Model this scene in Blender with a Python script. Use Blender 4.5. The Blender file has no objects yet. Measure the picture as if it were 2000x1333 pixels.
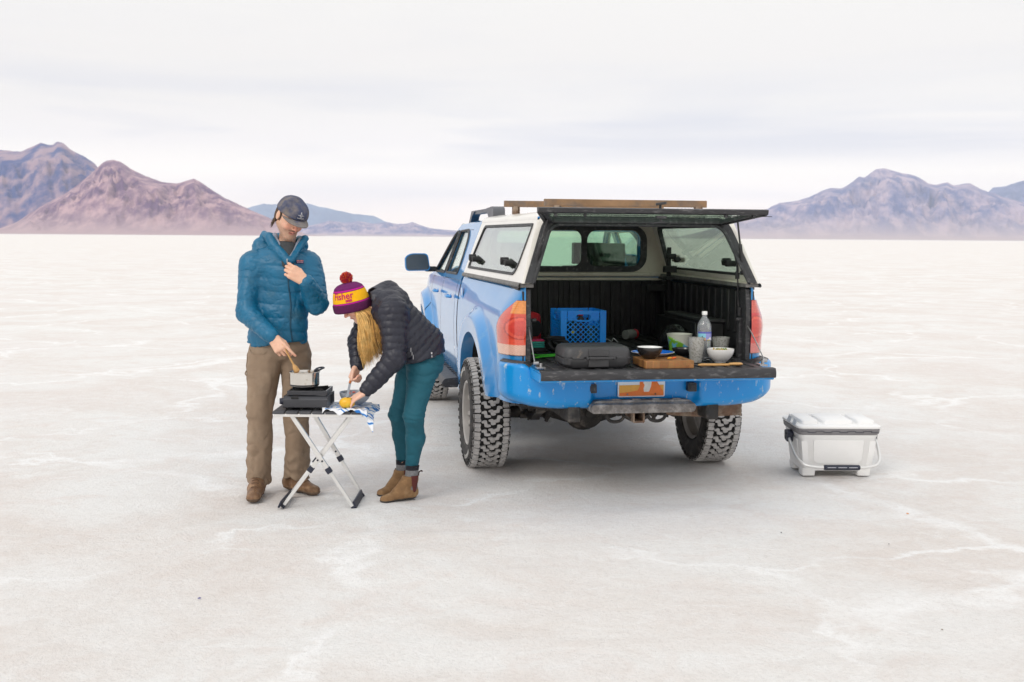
import bpy, bmesh, math, random
import numpy as np
from mathutils import Vector, Matrix
from mathutils.geometry import tessellate_polygon

SC = bpy.context.scene
COL = SC.collection
# ------------------------------------------------------------------ camera
CAM_H = 1.64
cam_d = bpy.data.cameras.new('camera')
cam_d.sensor_width = 36.0
cam_d.lens = 40.5
cam_d.clip_start = 0.05
cam_d.clip_end = 90000.0
cam_d.dof.use_dof = True
cam_d.dof.focus_distance = 7.3
cam_d.dof.aperture_fstop = 5.0
cam = bpy.data.objects.new('camera', cam_d)
COL.objects.link(cam)
_p, _r = math.atan(203 / 2250), math.radians(0.40)
_F = Vector((0, math.cos(_p), -math.sin(_p)))
_U0 = Vector((0, math.sin(_p), math.cos(_p)))
_X0 = Vector((1, 0, 0))
_R = _X0 * math.cos(_r) + _U0 * math.sin(_r)
_U = -_X0 * math.sin(_r) + _U0 * math.cos(_r)
cam.matrix_world = Matrix(((_R.x, _U.x, -_F.x, 0), (_R.y, _U.y, -_F.y, 0), (_R.z, _U.z, -_F.z, CAM_H), (0, 0, 0, 1)))
SC.camera = cam
# ------------------------------------------------------------------ exposure
SC.view_settings.view_transform = 'Standard'
SC.view_settings.look = 'None'
SC.view_settings.exposure = 0.14
SC.view_settings.gamma = 1.0
SC.view_settings.use_curve_mapping = False
SC.cycles.max_bounces = 8
SC.cycles.transparent_max_bounces = 16
SC.cycles.volume_bounces = 1
SC.cycles.caustics_reflective = False
SC.cycles.caustics_refractive = False
# ------------------------------------------------------------------ sky: Nishita daylight above a bright thin overcast
SUN_EL, SUN_AZ = math.radians(38), math.radians(215)
W = bpy.data.worlds.new("World")
SC.world = W
W.use_nodes = True
nt = W.node_tree
nt.nodes.clear()
N = nt.nodes.new
L = nt.links.new
w_out = N('ShaderNodeOutputWorld')
w_bg = N('ShaderNodeBackground')
w_sky = N('ShaderNodeTexSky')
w_sky.sky_type = 'NISHITA'
w_sky.sun_disc = False
w_sky.sun_elevation = SUN_EL
w_sky.sun_rotation = SUN_AZ
w_sky.air_density = 1.0
w_sky.dust_density = 2.0
tc = N('ShaderNodeTexCoord')
mp = N('ShaderNodeMapping')
mp.inputs['Scale'].default_value = (1.3, 1.3, 13.0)
mp.inputs['Rotation'].default_value = (0.0, 0.02, 0.3)
n1 = N('ShaderNodeTexNoise')
n1.inputs['Scale'].default_value = 1.6
n1.inputs['Detail'].default_value = 6.0
n1.inputs['Roughness'].default_value = 0.5
n1.inputs['Distortion'].default_value = 0.35
L(tc.outputs['Generated'], mp.inputs['Vector'])
L(mp.outputs[0], n1.inputs['Vector'])
r1 = N('ShaderNodeValToRGB')
r1.color_ramp.elements[0].position = 0.45
r1.color_ramp.elements[0].color = (0, 0, 0, 1)
r1.color_ramp.elements[1].position = 0.62
r1.color_ramp.elements[1].color = (1, 1, 1, 1)
L(n1.outputs['Fac'], r1.inputs['Fac'])
# height above the horizon picks how grey the cloud deck is
sp = N('ShaderNodeSeparateXYZ')
L(tc.outputs['Generated'], sp.inputs[0])
r2 = N('ShaderNodeValToRGB')
e = r2.color_ramp.elements
e[0].position = 0.0
e[0].color = (1.42, 1.18, 0.95, 1)
e[1].position = 1.0
e[1].color = (1.06, 1.05, 1.03, 1)
for p_, c_ in ((0.035, (1.22, 1.08, 0.96, 1)), (0.055, (1.15, 1.07, 0.97, 1)), (0.078, (0.96, 0.91, 0.88, 1)), (0.11, (0.89, 0.855, 0.825, 1)), (0.15, (0.875, 0.84, 0.81, 1)), (0.20, (0.89, 0.865, 0.83, 1)), (0.45, (1.02, 1.005, 0.98, 1))):
    q = e.new(p_)
    q.color = c_
L(sp.outputs['Z'], r2.inputs['Fac'])
r3 = N('ShaderNodeValToRGB')      # streak strength by height
e = r3.color_ramp.elements
e[0].position = 0.015
e[0].color = (0.15, 0.15, 0.15, 1)
e[1].position = 0.3
e[1].color = (0.12, 0.12, 0.12, 1)
for p_, c_ in ((0.035, 0.28), (0.055, 0.10), (0.078, 0.65), (0.10, 0.70), (0.15, 0.16)):
    q = e.new(p_)
    q.color = (c_, c_, c_, 1)
L(sp.outputs['Z'], r3.inputs['Fac'])
mu = N('ShaderNodeMath')
mu.operation = 'MULTIPLY'
L(r1.outputs[0], mu.inputs[0])
L(r3.outputs[0], mu.inputs[1])
mx = N('ShaderNodeMix')
mx.data_type = 'RGBA'
mx.inputs['B'].default_value = (0.66, 0.67, 0.74, 1)
L(mu.outputs[0], mx.inputs['Factor'])
L(r2.outputs[0], mx.inputs['A'])
sk = N('ShaderNodeMix')           # a little of the real sky comes through
sk.data_type = 'RGBA'
sk.inputs['Factor'].default_value = 0.05
mt_ = N('ShaderNodeVectorMath')
mt_.operation = 'SCALE'
mt_.inputs['Scale'].default_value = 0.12
L(w_sky.outputs[0], mt_.inputs[0])
L(mx.outputs['Result'], sk.inputs['A'])
L(mt_.outputs[0], sk.inputs['B'])
L(sk.outputs['Result'], w_bg.inputs['Color'])
w_bg.inputs['Strength'].default_value = 1.0
L(w_bg.outputs[0], w_out.inputs['Surface'])
# ------------------------------------------------------------------ sun, softened by the cloud
sun_d = bpy.data.lights.new('sun', 'SUN')
sun_d.energy = 1.0
sun_d.angle = math.radians(22)
sun_d.color = (1.0, 0.95, 0.88)
sun = bpy.data.objects.new('sun', sun_d)
COL.objects.link(sun)
_d = Vector((math.sin(SUN_AZ) * math.cos(SUN_EL), math.cos(SUN_AZ) * math.cos(SUN_EL), math.sin(SUN_EL)))
sun.rotation_euler = _d.to_track_quat('Z', 'Y').to_euler()
# ------------------------------------------------------------------ helpers
random.seed(7)
RNG = np.random.default_rng(11)
PI = math.pi


def tag(o, label=None, cat=None, group=None, kind=None):
    if label: o['label'] = label
    if cat: o['category'] = cat
    if group: o['group'] = group
    if kind: o['kind'] = kind
    return o


def thing(name, label, cat, loc=(0, 0, 0), rz=0.0, group=None):
    o = bpy.data.objects.new(name, None)
    COL.objects.link(o)
    o.empty_display_size = 0.1
    o.location = loc
    o.rotation_euler = (0, 0, rz)
    return tag(o, label, cat, group)


def mesh_from(name, V, Fc, mats=(), mi=None, smooth=40):
    me = bpy.data.meshes.new(name)
    me.from_pydata(V if isinstance(V, list) else np.asarray(V).tolist(), [], Fc if isinstance(Fc, list) else np.asarray(Fc).tolist())
    for m in (mats if isinstance(mats, (list, tuple)) else [mats]):
        me.materials.append(m)
    if mi is not None:
        me.polygons.foreach_set('material_index', np.asarray(mi, dtype=np.int32))
    if smooth:
        me.polygons.foreach_set('use_smooth', np.ones(len(me.polygons), dtype=bool))
        if smooth < 180:
            me.set_sharp_from_angle(angle=math.radians(smooth))
    me.update()
    return me


def link(name, me, parent=None, bevel=0, loc=None, rot=None, solid=0, sub=0):
    o = bpy.data.objects.new(name, me)
    COL.objects.link(o)
    if parent is not None: o.parent = parent
    if loc is not None: o.location = loc
    if rot is not None: o.rotation_euler = rot
    if solid:
        m = o.modifiers.new('solid', 'SOLIDIFY')
        m.thickness = solid
        m.offset = -1
    if sub:
        m = o.modifiers.new('sub', 'SUBSURF')
        m.levels = m.render_levels = sub
    if bevel:
        m = o.modifiers.new('bevel', 'BEVEL')
        m.width = bevel
        m.segments = 2
        m.limit_method = 'ANGLE'
        m.angle_limit = math.radians(40)
        m.harden_normals = False
    return o


class MB:
    """collects shapes and links them as one mesh object"""

    def __init__(s):
        s.v = []; s.f = []; s.m = []; s.cur = 0

    def add(s, V, Fc, m=None):
        n = len(s.v)
        s.v += [tuple(map(float, p)) for p in V]
        s.f += [tuple(int(i) + n for i in f) for f in Fc]
        s.m += [s.cur if m is None else m] * len(Fc)
        return s

    def box(s, c, d, rz=0, R=None, m=None, taper=1.0):
        x, y, z = d[0] / 2, d[1] / 2, d[2] / 2
        P = [(-x, -y, -z), (x, -y, -z), (x, y, -z), (-x, y, -z), (-x * taper, -y * taper, z), (x * taper, -y * taper, z), (x * taper, y * taper, z), (-x * taper, y * taper, z)]
        M = R if R is not None else Matrix.Rotation(rz, 3, 'Z')
        P = [M @ Vector(p) + Vector(c) for p in P]
        return s.add(P, [(0, 3, 2, 1), (4, 5, 6, 7), (0, 1, 5, 4), (1, 2, 6, 5), (2, 3, 7, 6), (3, 0, 4, 7)], m)

    def bar(s, a, b, w, h, up=(0, 0, 1), m=None):
        a, b = Vector(a), Vector(b)
        d = (b - a); ln = d.length; d.normalize()
        u = Vector(up)
        x = d.cross(u)
        if x.length < 1e-5: x = d.cross(Vector((0, 1, 0)))
        x.normalize(); u = x.cross(d).normalized()
        R = Matrix((x, d, u)).transposed()
        return s.box((a + b) / 2, (w, ln, h), R=R, m=m)

    def tube(s, pts, r, n=12, caps=True, m=None, closed=False):
        P = [Vector(p) for p in pts]
        k = len(P)
        rr = r if hasattr(r, '__len__') else [r] * k
        V = []; prev = None
        for i in range(k):
            if closed: t = P[(i + 1) % k] - P[i - 1]
            else: t = P[min(i + 1, k - 1)] - P[max(i - 1, 0)]
            t.normalize()
            if prev is None:
                x = t.cross(Vector((0, 0, 1)))
                if x.length < 1e-3: x = t.cross(Vector((0, 1, 0)))
            else:
                x = prev - t * prev.dot(t)
            x.normalize(); prev = x
            y = t.cross(x)
            for j in range(n):
                a = 2 * PI * j / n
                V.append(P[i] + (x * math.cos(a) + y * math.sin(a)) * rr[i])
        Fc = []
        for i in range(k if closed else k - 1):
            i2 = (i + 1) % k
            for j in range(n):
                Fc.append((i * n + j, i * n + (j + 1) % n, i2 * n + (j + 1) % n, i2 * n + j))
        if caps and not closed:
            Fc.append(tuple(range(n))[::-1]); Fc.append(tuple((k - 1) * n + j for j in range(n)))
        return s.add(V, Fc, m)

    def lathe(s, prof, c=(0, 0, 0), n=32, axis='z', m=None, R=None):
        """prof: (r, h) pairs; closed where r = 0"""
        V = []; Fc = []; idx = []
        for (r, h) in prof:
            if r <= 1e-6:
                idx.append([len(V)]); V.append((0, 0, h))
            else:
                idx.append(list(range(len(V), len(V) + n)))
                V += [(r * math.cos(2 * PI * j / n), r * math.sin(2 * PI * j / n), h) for j in range(n)]
        for a, b in zip(idx[:-1], idx[1:]):
            for j in range(n):
                j2 = (j + 1) % n
                if len(a) == 1 and len(b) == 1: continue
                if len(a) == 1: Fc.append((a[0], b[j], b[j2]))
                elif len(b) == 1: Fc.append((a[j], a[j2], b[0]))
                else: Fc.append((a[j], a[j2], b[j2], b[j]))
        if R is None:
            R = {'z': Matrix.Identity(3), 'x': Matrix(((0, 0, 1), (1, 0, 0), (0, 1, 0))), 'y': Matrix(((1, 0, 0), (0, 0, 1), (0, -1, 0)))}[axis]
        V = [R @ Vector(v) + Vector(c) for v in V]
        return s.add(V, Fc, m)

    def cyl(s, a, b, r, r2=None, n=20, m=None):
        return s.tube([a, b], [r, r if r2 is None else r2], n, True, m)

    def prism(s, poly, z0, z1, fmap=lambda x, y, z: (x, y, z), m=None):
        """outline extruded z0..z1 in a local frame mapped by fmap"""
        n = len(poly)
        V = [fmap(x, y, z0) for x, y in poly] + [fmap(x, y, z1) for x, y in poly]
        tri = tessellate_polygon([[Vector((x, y, 0)) for x, y in poly]])
        Fc = [tuple(t)[::-1] for t in tri] + [tuple(i + n for i in t) for t in tri]
        Fc += [(i, (i + 1) % n, n + (i + 1) % n, n + i) for i in range(n)]
        return s.add(V, Fc, m)

    def grid(s, fn, nu, nv, m=None, flip=False):
        V = [fn(i / nu, j / nv) for i in range(nu + 1) for j in range(nv + 1)]
        Fc = []
        for i in range(nu):
            for j in range(nv):
                a = i * (nv + 1) + j
                q = (a, a + nv + 1, a + nv + 2, a + 1)
                Fc.append(q[::-1] if flip else q)
        return s.add(V, Fc, m)

    def build(s, name, mats, parent=None, bevel=0, smooth=40, fix=True, **kw):
        me = mesh_from(name, s.v, s.f, mats, s.m, 0)
        if fix:
            b = bmesh.new(); b.from_mesh(me)
            bmesh.ops.recalc_face_normals(b, faces=b.faces)
            b.to_mesh(me); b.free()
        if smooth:
            me.polygons.foreach_set('use_smooth', np.ones(len(me.polygons), dtype=bool))
            if smooth < 180: me.set_sharp_from_angle(angle=math.radians(smooth))
        me.update()
        return link(name, me, parent, bevel, **kw)


def holes_plate(outer, holes, fmap, thick, nrm=None):
    """flat sheet with holes: outline and holes in 2-D mapped to 3-D, both faces and every rim"""
    mb = MB()
    loops = [outer] + list(holes)
    vs = [[Vector((a, b, 0)) for a, b in lp] for lp in loops]
    tri = tessellate_polygon(vs)
    flat = [p for lp in loops for p in lp]
    n = len(flat)
    V = [fmap(a, b, 0) for a, b in flat] + [fmap(a, b, thick) for a, b in flat]
    Fc = [tuple(t) for t in tri] + [tuple(i + n for i in t)[::-1] for t in tri]
    k = 0
    for lp in loops:
        c = len(lp)
        Fc += [(k + i, k + (i + 1) % c, n + k + (i + 1) % c, n + k + i) for i in range(c)]
        k += c
    mb.add(V, Fc)
    return mb


def rrect(x0, y0, x1, y1, r, n=5):
    out = []
    for cx, cy, a0 in ((x1 - r, y1 - r, 0), (x0 + r, y1 - r, 90), (x0 + r, y0 + r, 180), (x1 - r, y0 + r, 270)):
        for i in range(n + 1):
            a = math.radians(a0 + 90 * i / n)
            out.append((cx + r * math.cos(a), cy + r * math.sin(a)))
    return out


def rpoly(pts, r, n=5):
    """polygon with rounded corners"""
    out = []
    k = len(pts)
    rs = r if hasattr(r, '__len__') else [r] * k
    for i in range(k):
        a, b, c = Vector(pts[i - 1]), Vector(pts[i]), Vector(pts[(i + 1) % k])
        u, v = (a - b).normalized(), (c - b).normalized()
        q = min(rs[i], (a - b).length * .48, (c - b).length * .48)
        p0, p2 = b + u * q, b + v * q
        for j in range(n + 1):
            t = j / n
            out.append(tuple(p0 * (1 - t) ** 2 + b * 2 * t * (1 - t) + p2 * t * t))
    return out


def bez(P, n=12):
    """Catmull-Rom through points"""
    P = [Vector(p) for p in P]
    out = []
    for i in range(len(P) - 1):
        p0, p1, p2, p3 = P[max(i - 1, 0)], P[i], P[i + 1], P[min(i + 2, len(P) - 1)]
        for j in range(n):
            t = j / n
            out.append(0.5 * ((2 * p1) + (p2 - p0) * t + (2 * p0 - 5 * p1 + 4 * p2 - p3) * t * t + (3 * p1 - p0 - 3 * p2 + p3) * t ** 3))
    out.append(P[-1])
    return out


# --- numpy value noise
def _h(i, j, k):
    n = (i * 374761393 + j * 668265263 + k * 2147483647 + 1274126177) & 0xFFFFFFFF
    n = ((n ^ (n >> 13)) * 1274126177) & 0xFFFFFFFF
    n = ((n ^ (n >> 16)) * 2246822519) & 0xFFFFFFFF
    return ((n ^ (n >> 15)) & 0xFFFFFF) / 16777215.0


def vnoise(P):
    P = np.asarray(P, dtype=np.float64)
    I = np.floor(P).astype(np.int64)
    f = P - I
    f = f * f * (3 - 2 * f)
    i, j, k = I[..., 0], I[..., 1], I[..., 2]
    x, y, z = f[..., 0], f[..., 1], f[..., 2]
    a = _h(i, j, k) * (1 - x) + _h(i + 1, j, k) * x
    b = _h(i, j + 1, k) * (1 - x) + _h(i + 1, j + 1, k) * x
    c = _h(i, j, k + 1) * (1 - x) + _h(i + 1, j, k + 1) * x
    d = _h(i, j + 1, k + 1) * (1 - x) + _h(i + 1, j + 1, k + 1) * x
    return ((a * (1 - y) + b * y) * (1 - z) + (c * (1 - y) + d * y) * z) * 2 - 1


def fbm(P, oct=4, g=0.5, ridged=False):
    P = np.asarray(P, dtype=np.float64)
    s = 0; a = 1.0; t = 0
    for o in range(oct):
        n = vnoise(P * (2.03 ** o) + o * 17.3)
        if ridged: n = 1 - 2 * np.abs(n)
        s = s + a * n; t += a; a *= g
    return s / t


# --- signed distance shapes
def rc(a, b, ra, rb, k=0.02, q=None, sq=None):
    """tapered capsule; q=(spacing, amp, phase) quilts it along its axis; sq=(dir, scale) flattens it along dir"""
    return ('rc', np.array(a, float), np.array(b, float), ra, rb, k, q, sq)


def el(c, r, k=0.02, R=None):
    return ('el', np.array(c, float), np.array(r, float), None if R is None else np.array(R, float), k)


def sdf(prims, P):
    d = None
    for p in prims:
        if p[0] == 'rc':
            _, a, b, ra, rb, k, q, sq = p
            X = P
            ba = b - a
            pa = X - a
            L2 = float(ba @ ba) + 1e-12
            t = np.clip(pa @ ba / L2, 0, 1)
            v = pa - t[:, None] * ba
            if sq is not None:
                n = np.array(sq[0], float); n /= np.linalg.norm(n)
                comp = v @ n
                v = v + (comp * (1 / sq[1] - 1))[:, None] * n
                e = np.linalg.norm(v, axis=1) - (ra + (rb - ra) * t)
                e = e * (0.5 + 0.5 * min(1, sq[1]))
            else:
                e = np.linalg.norm(v, axis=1) - (ra + (rb - ra) * t)
            if q is not None:
                tt = pa @ ba / math.sqrt(L2)
                e = e - q[1] * (np.sqrt(np.abs(np.sin(PI * (tt + q[2]) / q[0])) + 0.002) - 0.6)
        elif p[0] == 'el':
            _, c, r, R, k = p
            X = P - c
            if R is not None: X = X @ R      # columns of R are the axes
            k0 = np.linalg.norm(X / r, axis=1)
            k1 = np.linalg.norm(X / (r * r), axis=1) + 1e-9
            e = k0 * (k0 - 1) / k1
        elif p[0] == 'cut':
            e = p[1](P); k = p[2]
            h = np.clip(0.5 - 0.5 * (d + e) / k, 0, 1)
            d = d * (1 - h) + (-e) * h + k * h * (1 - h)
            continue
        if d is None: d = e
        elif k <= 0: d = np.minimum(d, e)
        else:
            h = np.clip(0.5 + 0.5 * (d - e) / k, 0, 1)
            d = d * (1 - h) + e * h - k * h * (1 - h)
    return d


def sdf_mesh(fn, lo, hi, h, cf=4, band=1.0):
    """surface nets over a block-sparse grid; returns verts, quads"""
    lo = np.array(lo, float); hi = np.array(hi, float)
    n = (np.ceil((hi - lo) / (h * cf)).astype(int)) * cf + 1
    nc = (n - 1) // cf + 1
    ax = [lo[i] + h * cf * np.arange(nc[i]) for i in range(3)]
    G = np.stack(np.meshgrid(*ax, indexing='ij'), -1).reshape(-1, 3)
    D = np.concatenate([fn(G[i:i + 400000]) for i in range(0, len(G), 400000)]).reshape(nc)
    lim = h * cf * 1.8 * band
    near = np.abs(D) < lim
    # coarse cells to refine: any near corner
    cell = np.zeros(nc - 1, bool)
    for a in (0, 1):
        for b in (0, 1):
            for c in (0, 1):
                cell |= near[a:nc[0] - 1 + a, b:nc[1] - 1 + b, c:nc[2] - 1 + c]
    full = np.where(D[:-1, :-1, :-1] < 0, -1.0, 1.0).astype(np.float32)
    F = np.ones(n, np.float32)
    F[:-1, :-1, :-1] = full.repeat(cf, 0).repeat(cf, 1).repeat(cf, 2)
    m = np.zeros(n, bool)
    m[:-1, :-1, :-1] = cell.repeat(cf, 0).repeat(cf, 1).repeat(cf, 2)
    I = np.argwhere(m)
    for i in range(0, len(I), 400000):
        J = I[i:i + 400000]
        F[J[:, 0], J[:, 1], J[:, 2]] = fn(lo + J * h)
    S = F < 0
    nx, ny, nz = n
    # cells with a sign change
    cs = np.zeros((nx - 1, ny - 1, nz - 1), np.int8)
    for a in (0, 1):
        for b in (0, 1):
            for c in (0, 1):
                cs += S[a:nx - 1 + a, b:ny - 1 + b, c:nz - 1 + c]
    act = (cs > 0) & (cs < 8)
    A = np.argwhere(act)
    ids = -np.ones(act.shape, np.int64)
    ids[act] = np.arange(len(A))
    acc = np.zeros((len(A), 3)); cnt = np.zeros(len(A))
    corners = [(a, b, c) for a in (0, 1) for b in (0, 1) for c in (0, 1)]
    for i, p in enumerate(corners):
        for q in corners[i + 1:]:
            if sum(abs(p[t] - q[t]) for t in range(3)) != 1: continue
            v0 = F[A[:, 0] + p[0], A[:, 1] + p[1], A[:, 2] + p[2]].astype(float)
            v1 = F[A[:, 0] + q[0], A[:, 1] + q[1], A[:, 2] + q[2]].astype(float)
            x = (v0 < 0) != (v1 < 0)
            t = np.where(x, v0 / np.where(x, v0 - v1, 1), 0)
            pos = np.array(p) + t[:, None] * (np.array(q) - np.array(p))
            acc[x] += pos[x]; cnt[x] += 1
    V = lo + (A + acc / np.maximum(cnt, 1)[:, None]) * h
    Q = []
    for ax_ in range(3):
        b, c = (ax_ + 1) % 3, (ax_ + 2) % 3
        sl0 = [slice(None)] * 3; sl1 = [slice(None)] * 3
        sl0[ax_] = slice(0, -1); sl1[ax_] = slice(1, None)
        s0 = S[tuple(sl0)]; s1 = S[tuple(sl1)]
        E = np.argwhere(s0 != s1)
        ok = (E[:, b] > 0) & (E[:, c] > 0) & (E[:, b] < n[b] - 1) & (E[:, c] < n[c] - 1)
        E = E[ok]
        fl = s0[E[:, 0], E[:, 1], E[:, 2]]
        def cid(db, dc):
            X = E.copy(); X[:, b] -= db; X[:, c] -= dc
            return ids[X[:, 0], X[:, 1], X[:, 2]]
        q = np.stack([cid(1, 1), cid(0, 1), cid(0, 0), cid(1, 0)], 1)
        q[~fl] = q[~fl][:, ::-1]
        Q.append(q)
    Q = np.concatenate(Q)
    Q = Q[(Q >= 0).all(1)]
    return V, Q


def sdf_obj(name, fn, lo, hi, h, mats, parent, origin, mi=None, relax=1, col=None):
    V, Q = sdf_mesh(fn, lo, hi, h)
    for _ in range(relax):
        S = np.zeros_like(V); c = np.zeros(len(V))
        for a, b in ((0, 1), (1, 2), (2, 3), (3, 0)):
            np.add.at(S, Q[:, a], V[Q[:, b]]); np.add.at(S, Q[:, b], V[Q[:, a]])
            np.add.at(c, Q[:, a], 1); np.add.at(c, Q[:, b], 1)
        V = V * 0.5 + 0.5 * S / np.maximum(c, 1)[:, None]
    ctr = V[Q].mean(1)
    idx = None if mi is None else mi(ctr)
    me = mesh_from(name, V - np.array(origin), Q, mats, idx, 180)
    if col is not None:
        ca = me.color_attributes.new('tint', 'FLOAT_COLOR', 'POINT')
        C4 = np.ones((len(V), 4)); C4[:, :3] = col(V)
        ca.data.foreach_set('color', C4.ravel())
    return link(name, me, parent)


# ------------------------------------------------------------------ materials
MATS = {}


def mat(name, col, rough=0.5, metal=0.0, var=0.0, vs=6.0, bump=0.0, bs=40.0, coat=0.0, cior=1.5, col2=None, cf=(0.45, 0.6), cs=5.0, spec=0.5, trans=0.0, sss=0.0, vec=None, attr=None, sheen=0.0, rvar=0.0, stretch=None, bdist=0.01, alpha=1.0):
    """Principled material; var = value variation, col2 = second colour blended by noise between thresholds cf"""
    if name in MATS: return MATS[name]
    m = bpy.data.materials.new(name)
    MATS[name] = m
    m.use_nodes = True
    t = m.node_tree
    b = t.nodes['Principled BSDF']
    b.inputs['Base Color'].default_value = (*col, 1)
    b.inputs['Roughness'].default_value = rough
    b.inputs['Metallic'].default_value = metal
    b.inputs['Specular IOR Level'].default_value = spec
    b.inputs['Coat Weight'].default_value = coat
    b.inputs['Coat Roughness'].default_value = 0.06
    b.inputs['Coat IOR'].default_value = cior
    b.inputs['Transmission Weight'].default_value = trans
    b.inputs['Alpha'].default_value = alpha
    if sss:
        b.inputs['Subsurface Weight'].default_value = sss
        b.inputs['Subsurface Radius'].default_value = (0.012, 0.005, 0.003)
        b.inputs['Subsurface Scale'].default_value = 0.6
    if sheen:
        b.inputs['Sheen Weight'].default_value = sheen
    Nn, Ll = t.nodes.new, t.links.new
    tc = Nn('ShaderNodeTexCoord')
    src = tc.outputs['Object']
    if stretch:
        mp = Nn('ShaderNodeMapping'); mp.inputs['Scale'].default_value = stretch
        Ll(src, mp.inputs[0]); src = mp.outputs[0]
    cur = None
    if attr:
        a = Nn('ShaderNodeVertexColor'); a.layer_name = attr
        cur = a.outputs['Color']
    if col2:
        n = Nn('ShaderNodeTexNoise'); n.inputs['Scale'].default_value = cs; n.inputs['Detail'].default_value = 7; n.inputs['Roughness'].default_value = 0.62
        Ll(src, n.inputs['Vector'])
        r = Nn('ShaderNodeMapRange'); r.inputs['From Min'].default_value = cf[0]; r.inputs['From Max'].default_value = cf[1]
        Ll(n.outputs['Fac'], r.inputs['Value'])
        x = Nn('ShaderNodeMix'); x.data_type = 'RGBA'
        x.inputs['A'].default_value = (*col, 1); x.inputs['B'].default_value = (*col2, 1)
        if cur: Ll(cur, x.inputs['A'])
        Ll(r.outputs[0], x.inputs['Factor'])
        cur = x.outputs['Result']
    if var:
        n = Nn('ShaderNodeTexNoise'); n.inputs['Scale'].default_value = vs; n.inputs['Detail'].default_value = 6; n.inputs['Roughness'].default_value = 0.6
        Ll(src, n.inputs['Vector'])
        r = Nn('ShaderNodeMapRange'); r.inputs['From Min'].default_value = 0.3; r.inputs['From Max'].default_value = 0.7
        r.inputs['To Min'].default_value = 1 - var; r.inputs['To Max'].default_value = 1 + var
        Ll(n.outputs['Fac'], r.inputs['Value'])
        x = Nn('ShaderNodeVectorMath'); x.operation = 'SCALE'
        if cur: Ll(cur, x.inputs[0])
        else: x.inputs[0].default_value = col
        Ll(r.outputs[0], x.inputs['Scale'])
        cur = x.outputs[0]
    if cur: Ll(cur, b.inputs['Base Color'])
    if rvar:
        n = Nn('ShaderNodeTexNoise'); n.inputs['Scale'].default_value = vs * 1.7; n.inputs['Detail'].default_value = 5
        Ll(src, n.inputs['Vector'])
        r = Nn('ShaderNodeMapRange'); r.inputs['To Min'].default_value = max(0, rough - rvar); r.inputs['To Max'].default_value = rough + rvar
        Ll(n.outputs['Fac'], r.inputs['Value']); Ll(r.outputs[0], b.inputs['Roughness'])
    if bump:
        n = Nn('ShaderNodeTexNoise'); n.inputs['Scale'].default_value = bs; n.inputs['Detail'].default_value = 5
        Ll(src, n.inputs['Vector'])
        k = Nn('ShaderNodeBump'); k.inputs['Strength'].default_value = bump; k.inputs['Distance'].default_value = bdist
        Ll(n.outputs['Fac'], k.inputs['Height']); Ll(k.outputs[0], b.inputs['Normal'])
    return m


def glassmat(name, tint, ior=1.5, rough=0.02):
    """thin tinted pane: clear tinted transmission plus a Fresnel mirror"""
    if name in MATS: return MATS[name]
    m = bpy.data.materials.new(name); MATS[name] = m
    m.use_nodes = True
    t = m.node_tree; t.nodes.clear()
    o = t.nodes.new('ShaderNodeOutputMaterial')
    a = t.nodes.new('ShaderNodeBsdfTransparent'); a.inputs[0].default_value = (*tint, 1)
    g = t.nodes.new('ShaderNodeBsdfGlossy'); g.inputs['Roughness'].default_value = rough; g.inputs[0].default_value = (1, 1, 1, 1)
    f = t.nodes.new('ShaderNodeLayerWeight'); f.inputs[0].default_value = 0.5
    pw = t.nodes.new('ShaderNodeMath'); pw.operation = 'POWER'; pw.inputs[1].default_value = 5.0 if ior < 1.6 else 3.2
    f0 = ((ior - 1) / (ior + 1)) ** 2
    mr = t.nodes.new('ShaderNodeMapRange'); mr.inputs['To Min'].default_value = f0; mr.inputs['To Max'].default_value = 1.0
    t.links.new(f.outputs['Facing'], pw.inputs[0]); t.links.new(pw.outputs[0], mr.inputs['Value'])
    x = t.nodes.new('ShaderNodeMixShader')
    t.links.new(mr.outputs[0], x.inputs[0]); t.links.new(a.outputs[0], x.inputs[1]); t.links.new(g.outputs[0], x.inputs[2])
    t.links.new(x.outputs[0], o.inputs[0])
    return m


def rot(ax, deg): return Matrix.Rotation(math.radians(deg), 3, ax)


def text_mesh(txt, size, bold=0.0, ext=0.0):
    """letters as flat vertex array + faces in their own plane"""
    cu = bpy.data.curves.new('letters', 'FONT')
    cu.body = txt; cu.size = size; cu.offset = bold; cu.extrude = ext
    cu.align_x = 'CENTER'; cu.resolution_u = 3
    o = bpy.data.objects.new('letters', cu)
    COL.objects.link(o)
    dg = bpy.context.evaluated_depsgraph_get()
    me = bpy.data.meshes.new_from_object(o.evaluated_get(dg))
    V = np.array([v.co[:] for v in me.vertices]).reshape(-1, 3)
    Fc = [tuple(p.vertices) for p in me.polygons]
    bpy.data.objects.remove(o); bpy.data.curves.remove(cu); bpy.data.meshes.remove(me)
    return V, Fc
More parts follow.
